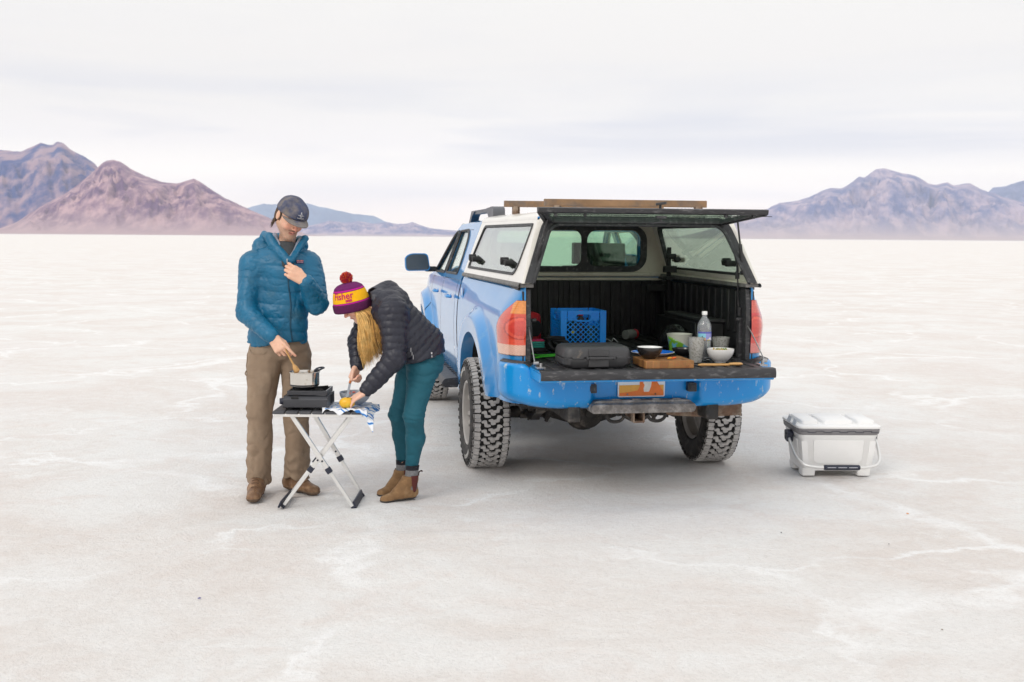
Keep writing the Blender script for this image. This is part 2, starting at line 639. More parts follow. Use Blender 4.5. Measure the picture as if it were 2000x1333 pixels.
# ------------------------------------------------------------------ salt flat
def salt_material():
    m = bpy.data.materials.new('salt_crust'); m.use_nodes = True
    t = m.node_tree; t.nodes.remove(t.nodes['Principled BSDF'])
    Nn, Ll = t.nodes.new, t.links.new
    b = Nn('ShaderNodeBsdfDiffuse'); Ll(b.outputs[0], t.nodes['Material Output'].inputs[0])
    g = Nn('ShaderNodeNewGeometry')
    def noise(scale, det=6, rough=0.6, dist=0.0, st=None):
        n = Nn('ShaderNodeTexNoise'); n.inputs['Scale'].default_value = scale; n.inputs['Detail'].default_value = det
        n.inputs['Roughness'].default_value = rough; n.inputs['Distortion'].default_value = dist
        if st:
            mp = Nn('ShaderNodeMapping'); mp.inputs['Scale'].default_value = st; mp.inputs['Rotation'].default_value = (0, 0, 0.25)
            Ll(g.outputs['Position'], mp.inputs[0]); Ll(mp.outputs[0], n.inputs['Vector'])
        else: Ll(g.outputs['Position'], n.inputs['Vector'])
        return n.outputs['Fac']
    def rng(s, a, c, lo=0.0, hi=1.0):
        r = Nn('ShaderNodeMapRange'); r.inputs['From Min'].default_value = a; r.inputs['From Max'].default_value = c
        r.inputs['To Min'].default_value = lo; r.inputs['To Max'].default_value = hi
        Ll(s, r.inputs['Value']); return r.outputs[0]
    def mix(f, A, B):
        x = Nn('ShaderNodeMix'); x.data_type = 'RGBA'
        Ll(f, x.inputs['Factor'])
        for k, v in (('A', A), ('B', B)):
            if isinstance(v, tuple): x.inputs[k].default_value = (*v, 1)
            else: Ll(v, x.inputs[k])
        return x.outputs['Result']
    c = mix(rng(noise(0.55, 7, 0.6, 0.8), 0.42, 0.60), (0.795, 0.787, 0.775), (0.735, 0.690, 0.660))      # beige stains over white crust
    c = mix(rng(noise(1.9, 7, 0.66, 1.2), 0.50, 0.64, 0, 0.65), c, (0.740, 0.685, 0.655))
    c = mix(rng(noise(0.22, 4, 0.5), 0.50, 0.68, 0, 0.55), c, (0.755, 0.715, 0.70))
    c = mix(rng(noise(1.3, 8, 0.7, 2.2, (0.7, 1.6, 1)), 0.60, 0.66, 0, 0.5), c, (0.845, 0.845, 0.84))  # fresh white salt ridges
    # crust plates a metre or two across, their edges pushed up in thin white salt ridges
    wn = Nn('ShaderNodeTexNoise'); wn.inputs['Scale'].default_value = 1.4; wn.inputs['Detail'].default_value = 6; wn.inputs['Roughness'].default_value = 0.62
    Ll(g.outputs['Position'], wn.inputs['Vector'])
    wm = Nn('ShaderNodeVectorMath'); wm.operation = 'MULTIPLY_ADD'; wm.inputs[1].default_value = (1.3, 1.3, 0)
    Ll(wn.outputs['Color'], wm.inputs[0]); Ll(g.outputs['Position'], wm.inputs[2])
    v = Nn('ShaderNodeTexVoronoi'); v.feature = 'DISTANCE_TO_EDGE'; v.inputs['Scale'].default_value = 0.42
    Ll(wm.outputs[0], v.inputs['Vector'])
    edge = rng(v.outputs['Distance'], 0.0, 0.028, 1.0, 0.0)
    broken = rng(noise(0.9, 3, 0.5), 0.42, 0.56)
    em = Nn('ShaderNodeMath'); em.operation = 'MULTIPLY'; Ll(edge, em.inputs[0]); Ll(broken, em.inputs[1])
    c = mix(em.outputs[0], c, (0.88, 0.88, 0.88))
    c = mix(rng(noise(6.5, 7, 0.72, 0.9), 0.44, 0.62, 0, 0.36), c, (0.84, 0.838, 0.835))      # crusty brighter patches a hand across
    c = mix(rng(noise(34, 8, 0.85), 0.38, 0.50, 0.22, 0), c, (0.50, 0.455, 0.43))                         # grit between the grains
    Ll(c, b.inputs['Color'])
    b1 = Nn('ShaderNodeBump'); b1.inputs['Strength'].default_value = 0.85; b1.inputs['Distance'].default_value = 0.012
    Ll(noise(60, 5, 0.7), b1.inputs['Height'])
    b2 = Nn('ShaderNodeBump'); b2.inputs['Strength'].default_value = 0.6; b2.inputs['Distance'].default_value = 0.02
    Ll(noise(7, 6, 0.65, 0.6), b2.inputs['Height'])
    Ll(b1.outputs[0], b2.inputs['Normal'])
    b3 = Nn('ShaderNodeBump'); b3.inputs['Strength'].default_value = 0.25; b3.inputs['Distance'].default_value = 0.008
    Ll(em.outputs[0], b3.inputs['Height']); Ll(b2.outputs[0], b3.inputs['Normal'])
    Ll(b3.outputs[0], b.inputs['Normal'])
    return m


def make_ground():
    u = np.linspace(-1, 1, 461)
    xs = np.sinh(u * 9.4) / math.sinh(9.4) * 60000
    # y: dense from 2 m to 12 m
    v = np.linspace(0, 1, 640)
    ys = 2.2 + (np.exp(v * 5.5) - 1) * 0.22
    far = np.geomspace(ys[-1] * 1.06, 62000, 60)
    back = -np.geomspace(0.5, 60000, 40)[::-1] + 2.2
    ys = np.concatenate([back, ys, far])
    X, Y = np.meshgrid(xs, ys, indexing='ij')
    P = np.stack([X, Y, np.zeros_like(X)], -1)
    D = np.hypot(X, Y)
    amp = np.clip((400 - D) / 400, 0, 1)
    Z = fbm(P * 0.9, 4) * 0.010 + fbm(P * 6, 4, 0.6) * 0.0055
    cr = fbm(P * 0.55 + 40 + 0.3 * fbm(P * 1.7, 2)[..., None], 3, 0.55, ridged=True)       # low pressure ridges
    Z += np.clip(cr - 0.52, 0, 1) * 0.05
    Z = Z * amp - 0.006
    V = np.stack([X, Y, Z], -1).reshape(-1, 3)
    nx, ny = X.shape
    a = (np.arange(nx - 1)[:, None] * ny + np.arange(ny - 1)[None]).ravel()
    Q = np.stack([a, a + ny, a + ny + 1, a + 1], 1)
    me = mesh_from('ground', V, Q, salt_material(), None, 180)
    tag(link('ground', me), kind='structure')


make_ground()


def at(px, py, Y):
    """the point a line of sight through (px, py) of the 2000 px wide frame reaches at distance Y"""
    d = _F + _R * ((px - 1000) / 2250) + _U * ((666.5 - py) / 2250)
    return Vector((0, 0, CAM_H)) + d * (Y / d.y)


def rock_material(name, c1, c2, c3, sc):
    m = bpy.data.materials.new(name); m.use_nodes = True
    t = m.node_tree; b = t.nodes['Principled BSDF']; b.inputs['Roughness'].default_value = 0.95; b.inputs['Specular IOR Level'].default_value = 0.1
    Nn, Ll = t.nodes.new, t.links.new
    g = Nn('ShaderNodeNewGeometry')
    mp = Nn('ShaderNodeMapping'); mp.inputs['Scale'].default_value = (sc * 2.6, sc * 0.9, sc * 2.6)
    Ll(g.outputs['Position'], mp.inputs[0])
    n = Nn('ShaderNodeTexNoise'); n.inputs['Scale'].default_value = 1; n.inputs['Detail'].default_value = 9; n.inputs['Roughness'].default_value = 0.62; n.inputs['Distortion'].default_value = 0.15
    Ll(mp.outputs[0], n.inputs['Vector'])
    r = Nn('ShaderNodeValToRGB'); e = r.color_ramp.elements
    e[0].position = 0.40; e[0].color = (*c1, 1); e[1].position = 0.60; e[1].color = (*c2, 1)  # rock tones, with contrast raised to paint in gully shading
    q = e.new(0.50); q.color = tuple((a * 0.55 + b_ * 0.45) for a, b_ in zip(c1, c2)) + (1,)
    Ll(n.outputs['Fac'], r.inputs['Fac'])
    a = Nn('ShaderNodeVertexColor'); a.layer_name = 'fan'
    x = Nn('ShaderNodeMix'); x.data_type = 'RGBA'; x.inputs['B'].default_value = (*c3, 1)
    Ll(a.outputs['Color'], x.inputs['Factor']); Ll(r.outputs[0], x.inputs['A'])
    Ll(x.outputs['Result'], b.inputs['Base Color'])
    return m


def range_(name, sky, D, W0, material, seed, nx=420, nv=90, rough=0.26, fanh=0.0):
    """mountain range whose crest runs along Y = D with the given skyline; real slopes run W0 towards the camera and behind"""
    pts = [at(x, y, D) for x, y in sky]
    X = np.linspace(pts[0].x, pts[-1].x, nx)
    H = np.interp(X, [p.x for p in pts], [max(p.z, 0) for p in pts])
    hmax = H.max()
    H = H + fbm(np.stack([X / hmax * 9, X * 0 + seed, X * 0], -1), 4, 0.6) * hmax * 0.012 * np.clip(H / hmax * 4, 0, 1)
    v = np.concatenate([-np.linspace(1, 0, nv) ** 1.0, np.linspace(0, 1, 22)[1:]])
    XX, VV = np.meshgrid(X, v, indexing='ij')
    HH = np.repeat(H[:, None], len(v), 1)
    t = np.abs(VV)
    YY = D + VV * W0
    s = 1.0 / hmax
    P = np.stack([XX * s * 1.5, YY * s * 0.8, np.full_like(XX, seed)], -1)
    w = fbm(P * 1.1 + 9, 3)
    spur = fbm(np.stack([XX * s * 2.4 + w * 0.5, YY * s * 0.55, np.full_like(XX, seed + 3.3)], -1), 5, 0.55, ridged=True)
    fine = fbm(P * 4.0 + 0.4 * w[..., None], 6, 0.66, ridged=True)
    gul = fbm(np.stack([XX * s * 9.0 + w * 0.8, YY * s * 1.2, np.full_like(XX, seed + 8)], -1), 3, 0.5, ridged=True)
    tt = np.clip(t, 0, 1)
    prof = (1 - tt) ** 1.35
    Z = HH * prof + (spur * rough * 0.8 + fine * rough * 0.30 + gul * rough * 0.22) * HH * np.sin(np.clip(tt * 1.15, 0, 1) * PI) ** 0.8
    Z = np.minimum(Z, HH * (1 - tt * 0.5))
    Z = np.maximum(Z, 0) - 2.0 * (tt > 0.999) - 0.5
    XX = XX * (YY / D)           # the range narrows towards the viewer only as its own foot does
    V = np.stack([XX, YY, Z], -1).reshape(-1, 3)
    n0, n1 = XX.shape
    a = (np.arange(n0 - 1)[:, None] * n1 + np.arange(n1 - 1)[None]).ravel()
    Q = np.stack([a, a + n1, a + n1 + 1, a + 1], 1)
    me = mesh_from(name, V, Q, material, None, 180)
    ca = me.color_attributes.new('fan', 'FLOAT_COLOR', 'POINT')
    f = (np.clip(1 - Z / (hmax * fanh + 1), 0, 1) ** 1.3).reshape(-1)
    C4 = np.repeat(f[:, None], 4, 1); ca.data.foreach_set('color', C4.ravel())
    return tag(link(name, me), kind='structure')


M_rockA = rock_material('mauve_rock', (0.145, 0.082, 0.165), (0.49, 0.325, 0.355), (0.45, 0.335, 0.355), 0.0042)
M_rockB = rock_material('slate_rock_hazed', (0.045, 0.075, 0.23), (0.36, 0.26, 0.32), (0.44, 0.35, 0.33), 0.0030)  # blue of haze and shaded slopes painted into the rock
M_rockC = rock_material('pale_rock_hazed', (0.10, 0.125, 0.29), (0.43, 0.35, 0.44), (0.47, 0.385, 0.39), 0.0020)  # bluish part is distance haze put into the base colour
M_rockE = rock_material('haze_blue_rock', (0.035, 0.075, 0.22), (0.14, 0.17, 0.34), (0.34, 0.30, 0.33), 0.0020)  # blue is painted haze, not the rock's own colour
M_rockD = rock_material('far_rock_hazed', (0.03, 0.10, 0.24), (0.08, 0.17, 0.32), (0.15, 0.18, 0.26), 0.0005)  # farthest range: haze blue painted into the rock colour
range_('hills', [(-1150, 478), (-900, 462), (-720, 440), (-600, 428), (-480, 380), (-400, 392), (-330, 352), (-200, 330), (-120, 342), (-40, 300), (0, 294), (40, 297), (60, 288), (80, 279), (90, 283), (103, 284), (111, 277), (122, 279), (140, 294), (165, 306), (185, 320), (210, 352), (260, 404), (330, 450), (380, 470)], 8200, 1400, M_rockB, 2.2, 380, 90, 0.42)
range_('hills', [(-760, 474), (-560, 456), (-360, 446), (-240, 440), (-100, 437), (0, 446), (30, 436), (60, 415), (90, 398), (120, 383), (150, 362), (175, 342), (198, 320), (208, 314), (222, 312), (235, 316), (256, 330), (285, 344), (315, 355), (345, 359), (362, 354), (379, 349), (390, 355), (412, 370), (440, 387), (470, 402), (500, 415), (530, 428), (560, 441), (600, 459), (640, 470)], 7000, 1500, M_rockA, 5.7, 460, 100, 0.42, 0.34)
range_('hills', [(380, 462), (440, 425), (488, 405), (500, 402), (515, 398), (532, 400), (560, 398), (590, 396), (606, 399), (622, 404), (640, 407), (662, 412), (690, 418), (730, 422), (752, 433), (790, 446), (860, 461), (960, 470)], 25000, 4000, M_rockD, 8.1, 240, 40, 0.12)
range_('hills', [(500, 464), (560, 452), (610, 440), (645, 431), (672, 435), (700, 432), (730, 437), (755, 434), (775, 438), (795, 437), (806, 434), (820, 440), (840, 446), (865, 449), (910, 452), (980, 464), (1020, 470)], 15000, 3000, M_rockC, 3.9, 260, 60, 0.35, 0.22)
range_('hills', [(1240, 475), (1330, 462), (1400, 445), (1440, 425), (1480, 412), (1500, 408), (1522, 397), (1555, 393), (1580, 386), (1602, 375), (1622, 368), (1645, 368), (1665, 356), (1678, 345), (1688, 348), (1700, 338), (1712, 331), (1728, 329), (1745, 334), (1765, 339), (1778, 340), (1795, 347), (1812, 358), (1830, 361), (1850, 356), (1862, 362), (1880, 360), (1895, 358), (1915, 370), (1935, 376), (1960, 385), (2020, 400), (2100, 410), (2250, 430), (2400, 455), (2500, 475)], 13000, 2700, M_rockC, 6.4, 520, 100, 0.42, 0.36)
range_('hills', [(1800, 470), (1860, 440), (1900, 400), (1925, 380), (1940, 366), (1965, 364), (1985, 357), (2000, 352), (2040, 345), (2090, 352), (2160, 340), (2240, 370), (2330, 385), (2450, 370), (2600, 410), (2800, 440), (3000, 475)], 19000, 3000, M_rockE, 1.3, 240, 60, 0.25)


def make_haze():
    mb = MB()
    mb.box((0, 14000, 574), (40000, 31000, 1150))
    m = bpy.data.materials.new('haze_air'); m.use_nodes = True
    t = m.node_tree; t.nodes.clear()
    o = t.nodes.new('ShaderNodeOutputMaterial'); v = t.nodes.new('ShaderNodeVolumePrincipled')
    v.inputs['Color'].default_value = (0.80, 0.87, 1.0, 1)
    v.inputs['Density'].default_value = 3.2e-5
    v.inputs['Anisotropy'].default_value = 0.0
    t.links.new(v.outputs[0], o.inputs['Volume'])
    tag(mb.build('haze', m, smooth=0), kind='stuff')


make_haze()
# ------------------------------------------------------------------ pickup truck: x right, y towards its nose, z up
T_LOC, T_RZ = Vector((0.625, 8.34, 0)), math.radians(10)


def t2w(x, y, z=0.0):
    return Matrix.Rotation(T_RZ, 3, 'Z') @ Vector((x, y, z)) + T_LOC


truck = thing('pickup_truck', 'blue pickup truck with white camper shell, open rear hatch and lowered tailgate', 'truck', T_LOC, T_RZ)
WB = 3.50
M_paint = mat('blue_paint', (0.0, 0.235, 0.60), 0.4, 0.05, var=0.05, vs=2.0, coat=1.0, cior=1.5, col2=(0.25, 0.42, 0.52), cf=(0.58, 0.9), cs=4.0, rvar=0.05)
M_paintd = mat('scuffed_blue_paint', (0.0, 0.26, 0.66), 0.4, 0.05, spec=0.3, var=0.06, vs=3.0, coat=0.6, col2=(0.42, 0.52, 0.58), cf=(0.60, 0.68), cs=26.0, stretch=(1, 1, 0.45), rvar=0.1)
M_white = mat('shell_white', (0.80, 0.775, 0.72), 0.28, var=0.03, vs=3, coat=0.5, col2=(0.62, 0.58, 0.52), cf=(0.58, 0.8), cs=7)
M_cream = mat('shell_inner_cream', (0.72, 0.68, 0.58), 0.55, var=0.05, vs=4, col2=(0.45, 0.40, 0.32), cf=(0.58, 0.8), cs=5)
M_blk = mat('black_plastic', (0.030, 0.030, 0.033), 0.5, var=0.25, vs=12, bump=0.15, bs=120, col2=(0.16, 0.155, 0.15), cf=(0.56, 0.85), cs=14)
M_scuff = mat('scuffed_black_plastic', (0.030, 0.030, 0.034), 0.5, var=0.25, vs=12, bump=0.3, bs=60, col2=(0.17, 0.17, 0.17), cf=(0.55, 0.78), cs=34, stretch=(0.5, 1.5, 1.5))
M_liner = mat('bed_liner', (0.012, 0.012, 0.014), 0.55, var=0.3, vs=9, bump=0.2, bs=90, col2=(0.035, 0.034, 0.033), cf=(0.52, 0.8), cs=8)
M_rub = mat('rubber_seal', (0.035, 0.036, 0.04), 0.6, var=0.3, vs=20, bump=0.3, bs=70, col2=(0.16, 0.16, 0.16), cf=(0.55, 0.75), cs=30)
M_steel = mat('dull_steel', (0.42, 0.42, 0.43), 0.35, 0.9, var=0.15, vs=20)
M_rust = mat('rusty_steel', (0.20, 0.125, 0.085), 0.8, 0.2, var=0.3, vs=14, bump=0.5, bs=50, col2=(0.34, 0.27, 0.21), cf=(0.45, 0.62), cs=12)
M_under = mat('dusty_undercarriage', (0.035, 0.033, 0.032), 0.8, var=0.4, vs=10, bump=0.6, bs=30, col2=(0.17, 0.15, 0.13), cf=(0.5, 0.7), cs=9)
M_tglass = glassmat('tinted_glass', (0.78, 0.90, 0.82), 1.5)
M_cglass = glassmat('cab_glass', (0.85, 0.92, 0.88), 1.5)
M_dglass = glassmat('shell_side_glass', (0.80, 0.90, 0.82), 2.0)
M_seat = mat('grey_seat_cloth', (0.05, 0.05, 0.055), 0.9, var=0.2)
M_dark = mat('near_black', (0.010, 0.010, 0.011), 0.7)

PROF = [(0.40, 0.840), (0.50, 0.868), (0.62, 0.888), (0.80, 0.899), (0.95, 0.902), (1.08, 0.897), (1.17, 0.888), (1.24, 0.874), (1.29, 0.858), (1.325, 0.845)]


def xs(z):
    return float(np.interp(z, [p[0] for p in PROF], [p[1] for p in PROF]))


def bed_in(y, z):
    """the bed narrows a little towards the tailgate, more so at the rail"""
    t = min(1.0, max(0.0, (1.03 - y) / 1.83))
    return t * (0.024 + 0.045 * sstep(1.12, 1.32, z))


def sstep(a, b, x):
    t = min(1, max(0, (x - a) / (b - a)))
    return t * t * (3 - 2 * t)


def flare(y, z):
    f = 0.0
    for yc in (0.0, WB):
        rr = math.hypot((y - yc) / 0.60, (z - 0.42) / 0.545)
        f = max(f, (1 - sstep(1.20, 1.33, rr)) * (0.9 + 0.1 * sstep(1.0, 1.2, rr)))
    return 0.062 * f


def body_x(y, z):
    x = xs(z) + flare(y, z)
    if y < 1.04: x -= bed_in(y, z)
    if y > 3.3: x -= 0.16 * ((y - 3.3) / 1.05) ** 2.2
    return x


def arch_z(y, base):
    for yc in (0.0, WB):
        u = (y - yc) / 0.60
        if abs(u) < 1:
            base = max(base, 0.42 + 0.545 * math.sqrt(1 - u * u))
    return base


def arch_cols(y0, y1, n):
    """column positions from y0 to y1, denser where the wheel arch is steep"""
    ys = set(np.linspace(y0, y1, n).tolist())
    for yc in (0.0, WB):
        for k in range(41):
            y = yc + 0.60 * math.cos(PI * k / 40)
            if y0 <= y <= y1: ys.add(y)
        for rr in (1.18, 1.22, 1.26, 1.30, 1.34):
            for s in (-1, 1):
                y = yc + s * 0.6 * rr
                if y0 <= y <= y1: ys.add(y)
    return sorted(ys)


def skin(cols, zlow, ztop, sgn, nz=26, lip=True, top=None):
    """cols: (y, dx) columns; body side surface from zlow(y) up to ztop(y)"""
    V = []; Fc = []; rows = 0
    for (y, dx, zy) in cols:
        zl, zt = zlow(zy), ztop(zy)
        c = []
        inner = dx < -4
        if inner: dx = 0.0
        if inner:
            for j in range(nz + 1 + (1 if lip else 0) + (len(top) if top else 0)):
                z = zl + (zt - zl) * min(1, max(0, (j - 1) / nz)) + (0.010 if j > nz + 1 else 0)
                c.append((sgn * 0.738, y, z))
            rows = len(c); V += c
            continue
        bxf = (lambda z: body_x(zy, z) + dx) if dx > -0.9 else (lambda z: body_x(zy, z) + (body_x(zy, z) - max(body_x(zy, z) - 0.155, 0.748)) * (dx + 1))
        if lip: c.append((sgn * (bxf(zl) - (0.09 if dx > -0.9 else 0.03)), y, zl + 0.004))
        for j in range(nz + 1):
            z = zl + (zt - zl) * j / nz
            c.append((sgn * bxf(z), y, z))
        if top:
            for a, b in top: c.append((sgn * max(bxf(zt) - a, 0.742), y, zt + b))
        rows = len(c); V += c
    for i in range(len(cols) - 1):
        for j in range(rows - 1):
            a = i * rows + j
            q = (a, a + rows, a + rows + 1, a + 1)
            Fc.append(q)
    return V, Fc


# bed: both sides, rear corners and the inner edge beside the tailgate
for sgn in (-1, 1):
    mb = MB()
    cols = [(y, 0, y) for y in reversed(arch_cols(-0.80, 1.03, 26))]
    for k in range(1, 13):
        a = math.radians(90 * k / 12)
        cols.append((-0.80 - 0.27 * math.sin(a), -1.0 - (1 - math.cos(a)), -0.80))
    cols.append((-1.072, -5, -0.80))
    cols.append((-1.04, -5, -0.80))
    V, Fc = skin(cols, lambda y: arch_z(y, 0.47 if y > 0 else 0.60), lambda y: 1.318, sgn, top=[(0.008, 0.010), (0.02, 0.014), (0.05, 0.014)])
    mb.add(V, Fc)
    mb.build('bed_side', M_paint, truck, smooth=35)

# bed interior: ribbed black liner
mb = MB()
mb.box((0, -0.10, 0.848), (1.50, 1.95, 0.02))
for k in range(13): mb.box((-0.66 + k * 0.11, -0.10, 0.862), (0.05, 1.94, 0.012))
mb.box((0, 0.90, 1.07), (1.50, 0.03, 0.46))
for k in range(17): mb.box((-0.68 + k * 0.085, 0.878, 1.07), (0.040, 0.022, 0.45))
for s in (-1, 1):
    mb.box((s * 0.745, -0.10, 1.08), (0.03, 1.94, 0.45))
    for k in range(14): mb.box((s * 0.727, -0.95 + k * 0.13, 1.16), (0.02, 0.05, 0.28))
    mb.box((s * 0.655, 0.0, 0.955), (0.17, 0.98, 0.20), taper=0.93)
    mb.box((s * 0.755, -0.05, 1.318), (0.05, 1.95, 0.02))
mb.build('bed_liner', M_liner, truck, bevel=0.006)
for s in (-1, 1):   # scuffed jambs beside the tailgate opening
    mb = MB()
    mb.prism([(-1.074, 0.62), (-1.074, 1.20), (-1.055, 1.318), (-0.96, 1.318), (-0.93, 1.05), (-0.95, 0.84), (-1.0, 0.62)], 0.705, 0.738, lambda a, b, c: (s * c, a, b))
    mb.box((s * 0.70, -0.985, 0.98), (0.03, 0.05, 0.30))
    mb.cyl((s * 0.69, -1.02, 1.12), (s * 0.66, -1.02, 1.12), 0.012)
    mb.build('tailgate_jamb', M_scuff, truck, bevel=0.004)

# cab: rear quarter strips, front fenders, rocker, roof, hood
ZT = lambda y: 1.29 - 0.15 * sstep(3.15, 4.35, y)
mb = MB()
for sgn in (-1, 1):
    for y0, y1, n, zl in ((1.075, 1.235, 4, 0.50), (3.045, 4.32, 22, 0.46)):
        V, Fc = skin([(y, 0, y) for y in arch_cols(y0, y1, n)], lambda y: arch_z(y, zl), ZT, sgn, top=[(0.012, 0.012), (0.05, 0.02)])
        mb.add(V, Fc)
    mb.prism([(1.08, 0.40), (2.95, 0.40), (2.95, 0.488), (1.08, 0.488)], 0.70, 0.868, lambda a, b, c: (sgn * c, a, b))
# hood and nose
mb.grid(lambda u, v: ((v * 2 - 1) * (body_x(3.2 + 1.12 * u, ZT(3.2 + 1.12 * u)) - 0.04), 3.2 + 1.12 * u, ZT(3.2 + 1.12 * u) + 0.018 + 0.05 * (1 - abs(v * 2 - 1) ** 3) * (1 - u ** 6)), 14, 16)
mb.grid(lambda u, v: ((v * 2 - 1) * 0.76, 4.32 + 0.06 * (1 - (v * 2 - 1) ** 2), 0.5 + u * 0.65), 4, 12)
mb.build('cab_body', M_paint, truck, smooth=35)
mb = MB()
mb.box((0, 4.40, 0.62), (1.66, 0.16, 0.24)); mb.box((0, 4.375, 0.93), (0.80, 0.06, 0.26))
mb.build('front_bumper', M_blk, truck, bevel=0.03)

gh = lambda s: (lambda a, b, t: (s * (0.872 - (b - 1.27) * 0.37 - t), a, b))
RW = rpoly([(1.40, 1.335), (2.16, 1.325), (2.16, 1.69), (1.66, 1.70), (1.50, 1.62)], [0.05, 0.03, 0.03, 0.08, 0.08])
FW = rpoly([(2.27, 1.322), (2.99, 1.312), (2.60, 1.60), (2.42, 1.685), (2.27, 1.69)], [0.03, 0.03, 0.10, 0.08, 0.03])
for s in (-1, 1):
    holes_plate(rpoly([(1.08, 1.29), (3.20, 1.27), (2.66, 1.63), (2.36, 1.752), (1.14, 1.752), (1.08, 1.70)], [0.001, 0.02, 0.2, 0.15, 0.05, 0.03]), [RW, FW], gh(s), 0.03).build('cab_pillars', M_paint, truck, bevel=0.004)
# roof with rounded edges
def cabroof(u, v):
    a = (v * 2 - 1)
    y = 1.08 + u * 1.30
    x = 0.694 * math.copysign(abs(a) ** 0.8, a)
    z = 1.750 + 0.068 * (1 - abs(a) ** 3.2) * (1 - 0.75 * sstep(0.72, 1.0, u)) * (0.8 + 0.2 * sstep(0, .15, u))
    return (x, y + 0.10 * (1 - a * a) * sstep(0.6, 1, u), z)
MB().grid(cabroof, 16, 22).build('cab_roof', M_paint, truck, solid=0.02)
# cab rear wall with its window
holes_plate([(-0.86, 0.6), (0.86, 0.6), (0.862, 1.29), (0.70, 1.745), (-0.70, 1.745), (-0.862, 1.29)], [rrect(-0.60, 1.35, 0.60, 1.69, 0.06)], lambda a, b, t: (a, 1.10 - t, b), 0.02).build('cab_rear_wall', M_paint, truck)
MB().prism(rrect(-0.605, 1.345, 0.605, 1.695, 0.06), 0.0, 0.005, lambda a, b, t: (a, 1.105 + t, b)).build('rear_window', M_cglass, truck)
MB().grid(lambda u, v: ((v * 2 - 1) * (0.835 - 0.16 * u), 3.19 - 0.76 * u + 0.12 * (1 - (v * 2 - 1) ** 2), 1.285 + 0.475 * u), 6, 12).build('windshield', M_cglass, truck, solid=0.005)
for s in (-1, 1):
    for k, (y0, y1, Wp, hy) in enumerate(((1.247, 2.208, RW, 1.40), (2.220, 3.033, FW, 2.37))):
        V, Fc = skin([(y, 0, y) for y in np.linspace(y0, y1, 16)], lambda y: 0.495, ZT, s, nz=30, top=[(0.012, 0.008)])
        d = MB().add(V, Fc).build('door', M_paint, truck, smooth=35)
        ref = [tuple(x) for x in [(1.34, 0), (1.34, 0)]]
        h = MB()
        h.tube(bez([(s * 0.915, hy - 0.09, 1.15), (s * 0.945, hy - 0.06, 1.15), (s * 0.948, hy + 0.05, 1.15), (s * 0.918, hy + 0.09, 1.15)], 5), 0.013, 10)
        h.lathe([(0, 0.0), (0.022, 0.002), (0.02, 0.005), (0, 0.004)], (s * 0.903, hy - 0.0, 1.155), 14, R=Matrix(((0, 0, s), (0, 1, 0), (1, 0, 0))))
        h.build('door_handle', M_paint, d)
        g = [gh(s)(a, b, 0.014) for a, b in Wp]
        MB().prism(Wp, 0.012, 0.017, gh(s)).build('door_window', M_cglass, d)
        # black rubber round the pane
        MB().tube([gh(s)(a, b, -0.002) for a, b in Wp], 0.011, 6, closed=True).build('window_seal', M_rub, d)
mb = MB()
mb.box((0, 1.15, 0.9), (1.66, 0.02, 0.6)); mb.box((0, 2.15, 0.52), (1.66, 2.1, 0.03)); mb.box((0, 3.10, 0.95), (1.6, 0.25, 0.55))
mb.build('cab_interior', M_dark, truck)
for x, y in ((-0.40, 2.25), (0.40, 2.25), (-0.38, 1.45), (0.38, 1.45)):
    c = MB(); c.box((x, y, 0.80), (0.50, 0.50, 0.18)); c.box((x, y - 0.24, 1.08), (0.48, 0.13, 0.62), taper=0.9); c.box((x, y - 0.25, 1.50), (0.27, 0.10, 0.19)); c.cyl((x - .06, y - .25, 1.36), (x - .06, y - .25, 1.44), 0.008); c.cyl((x + .06, y - .25, 1.36), (x + .06, y - .25, 1.44), 0.008)
    c.build('seat', M_seat, truck, bevel=0.045)
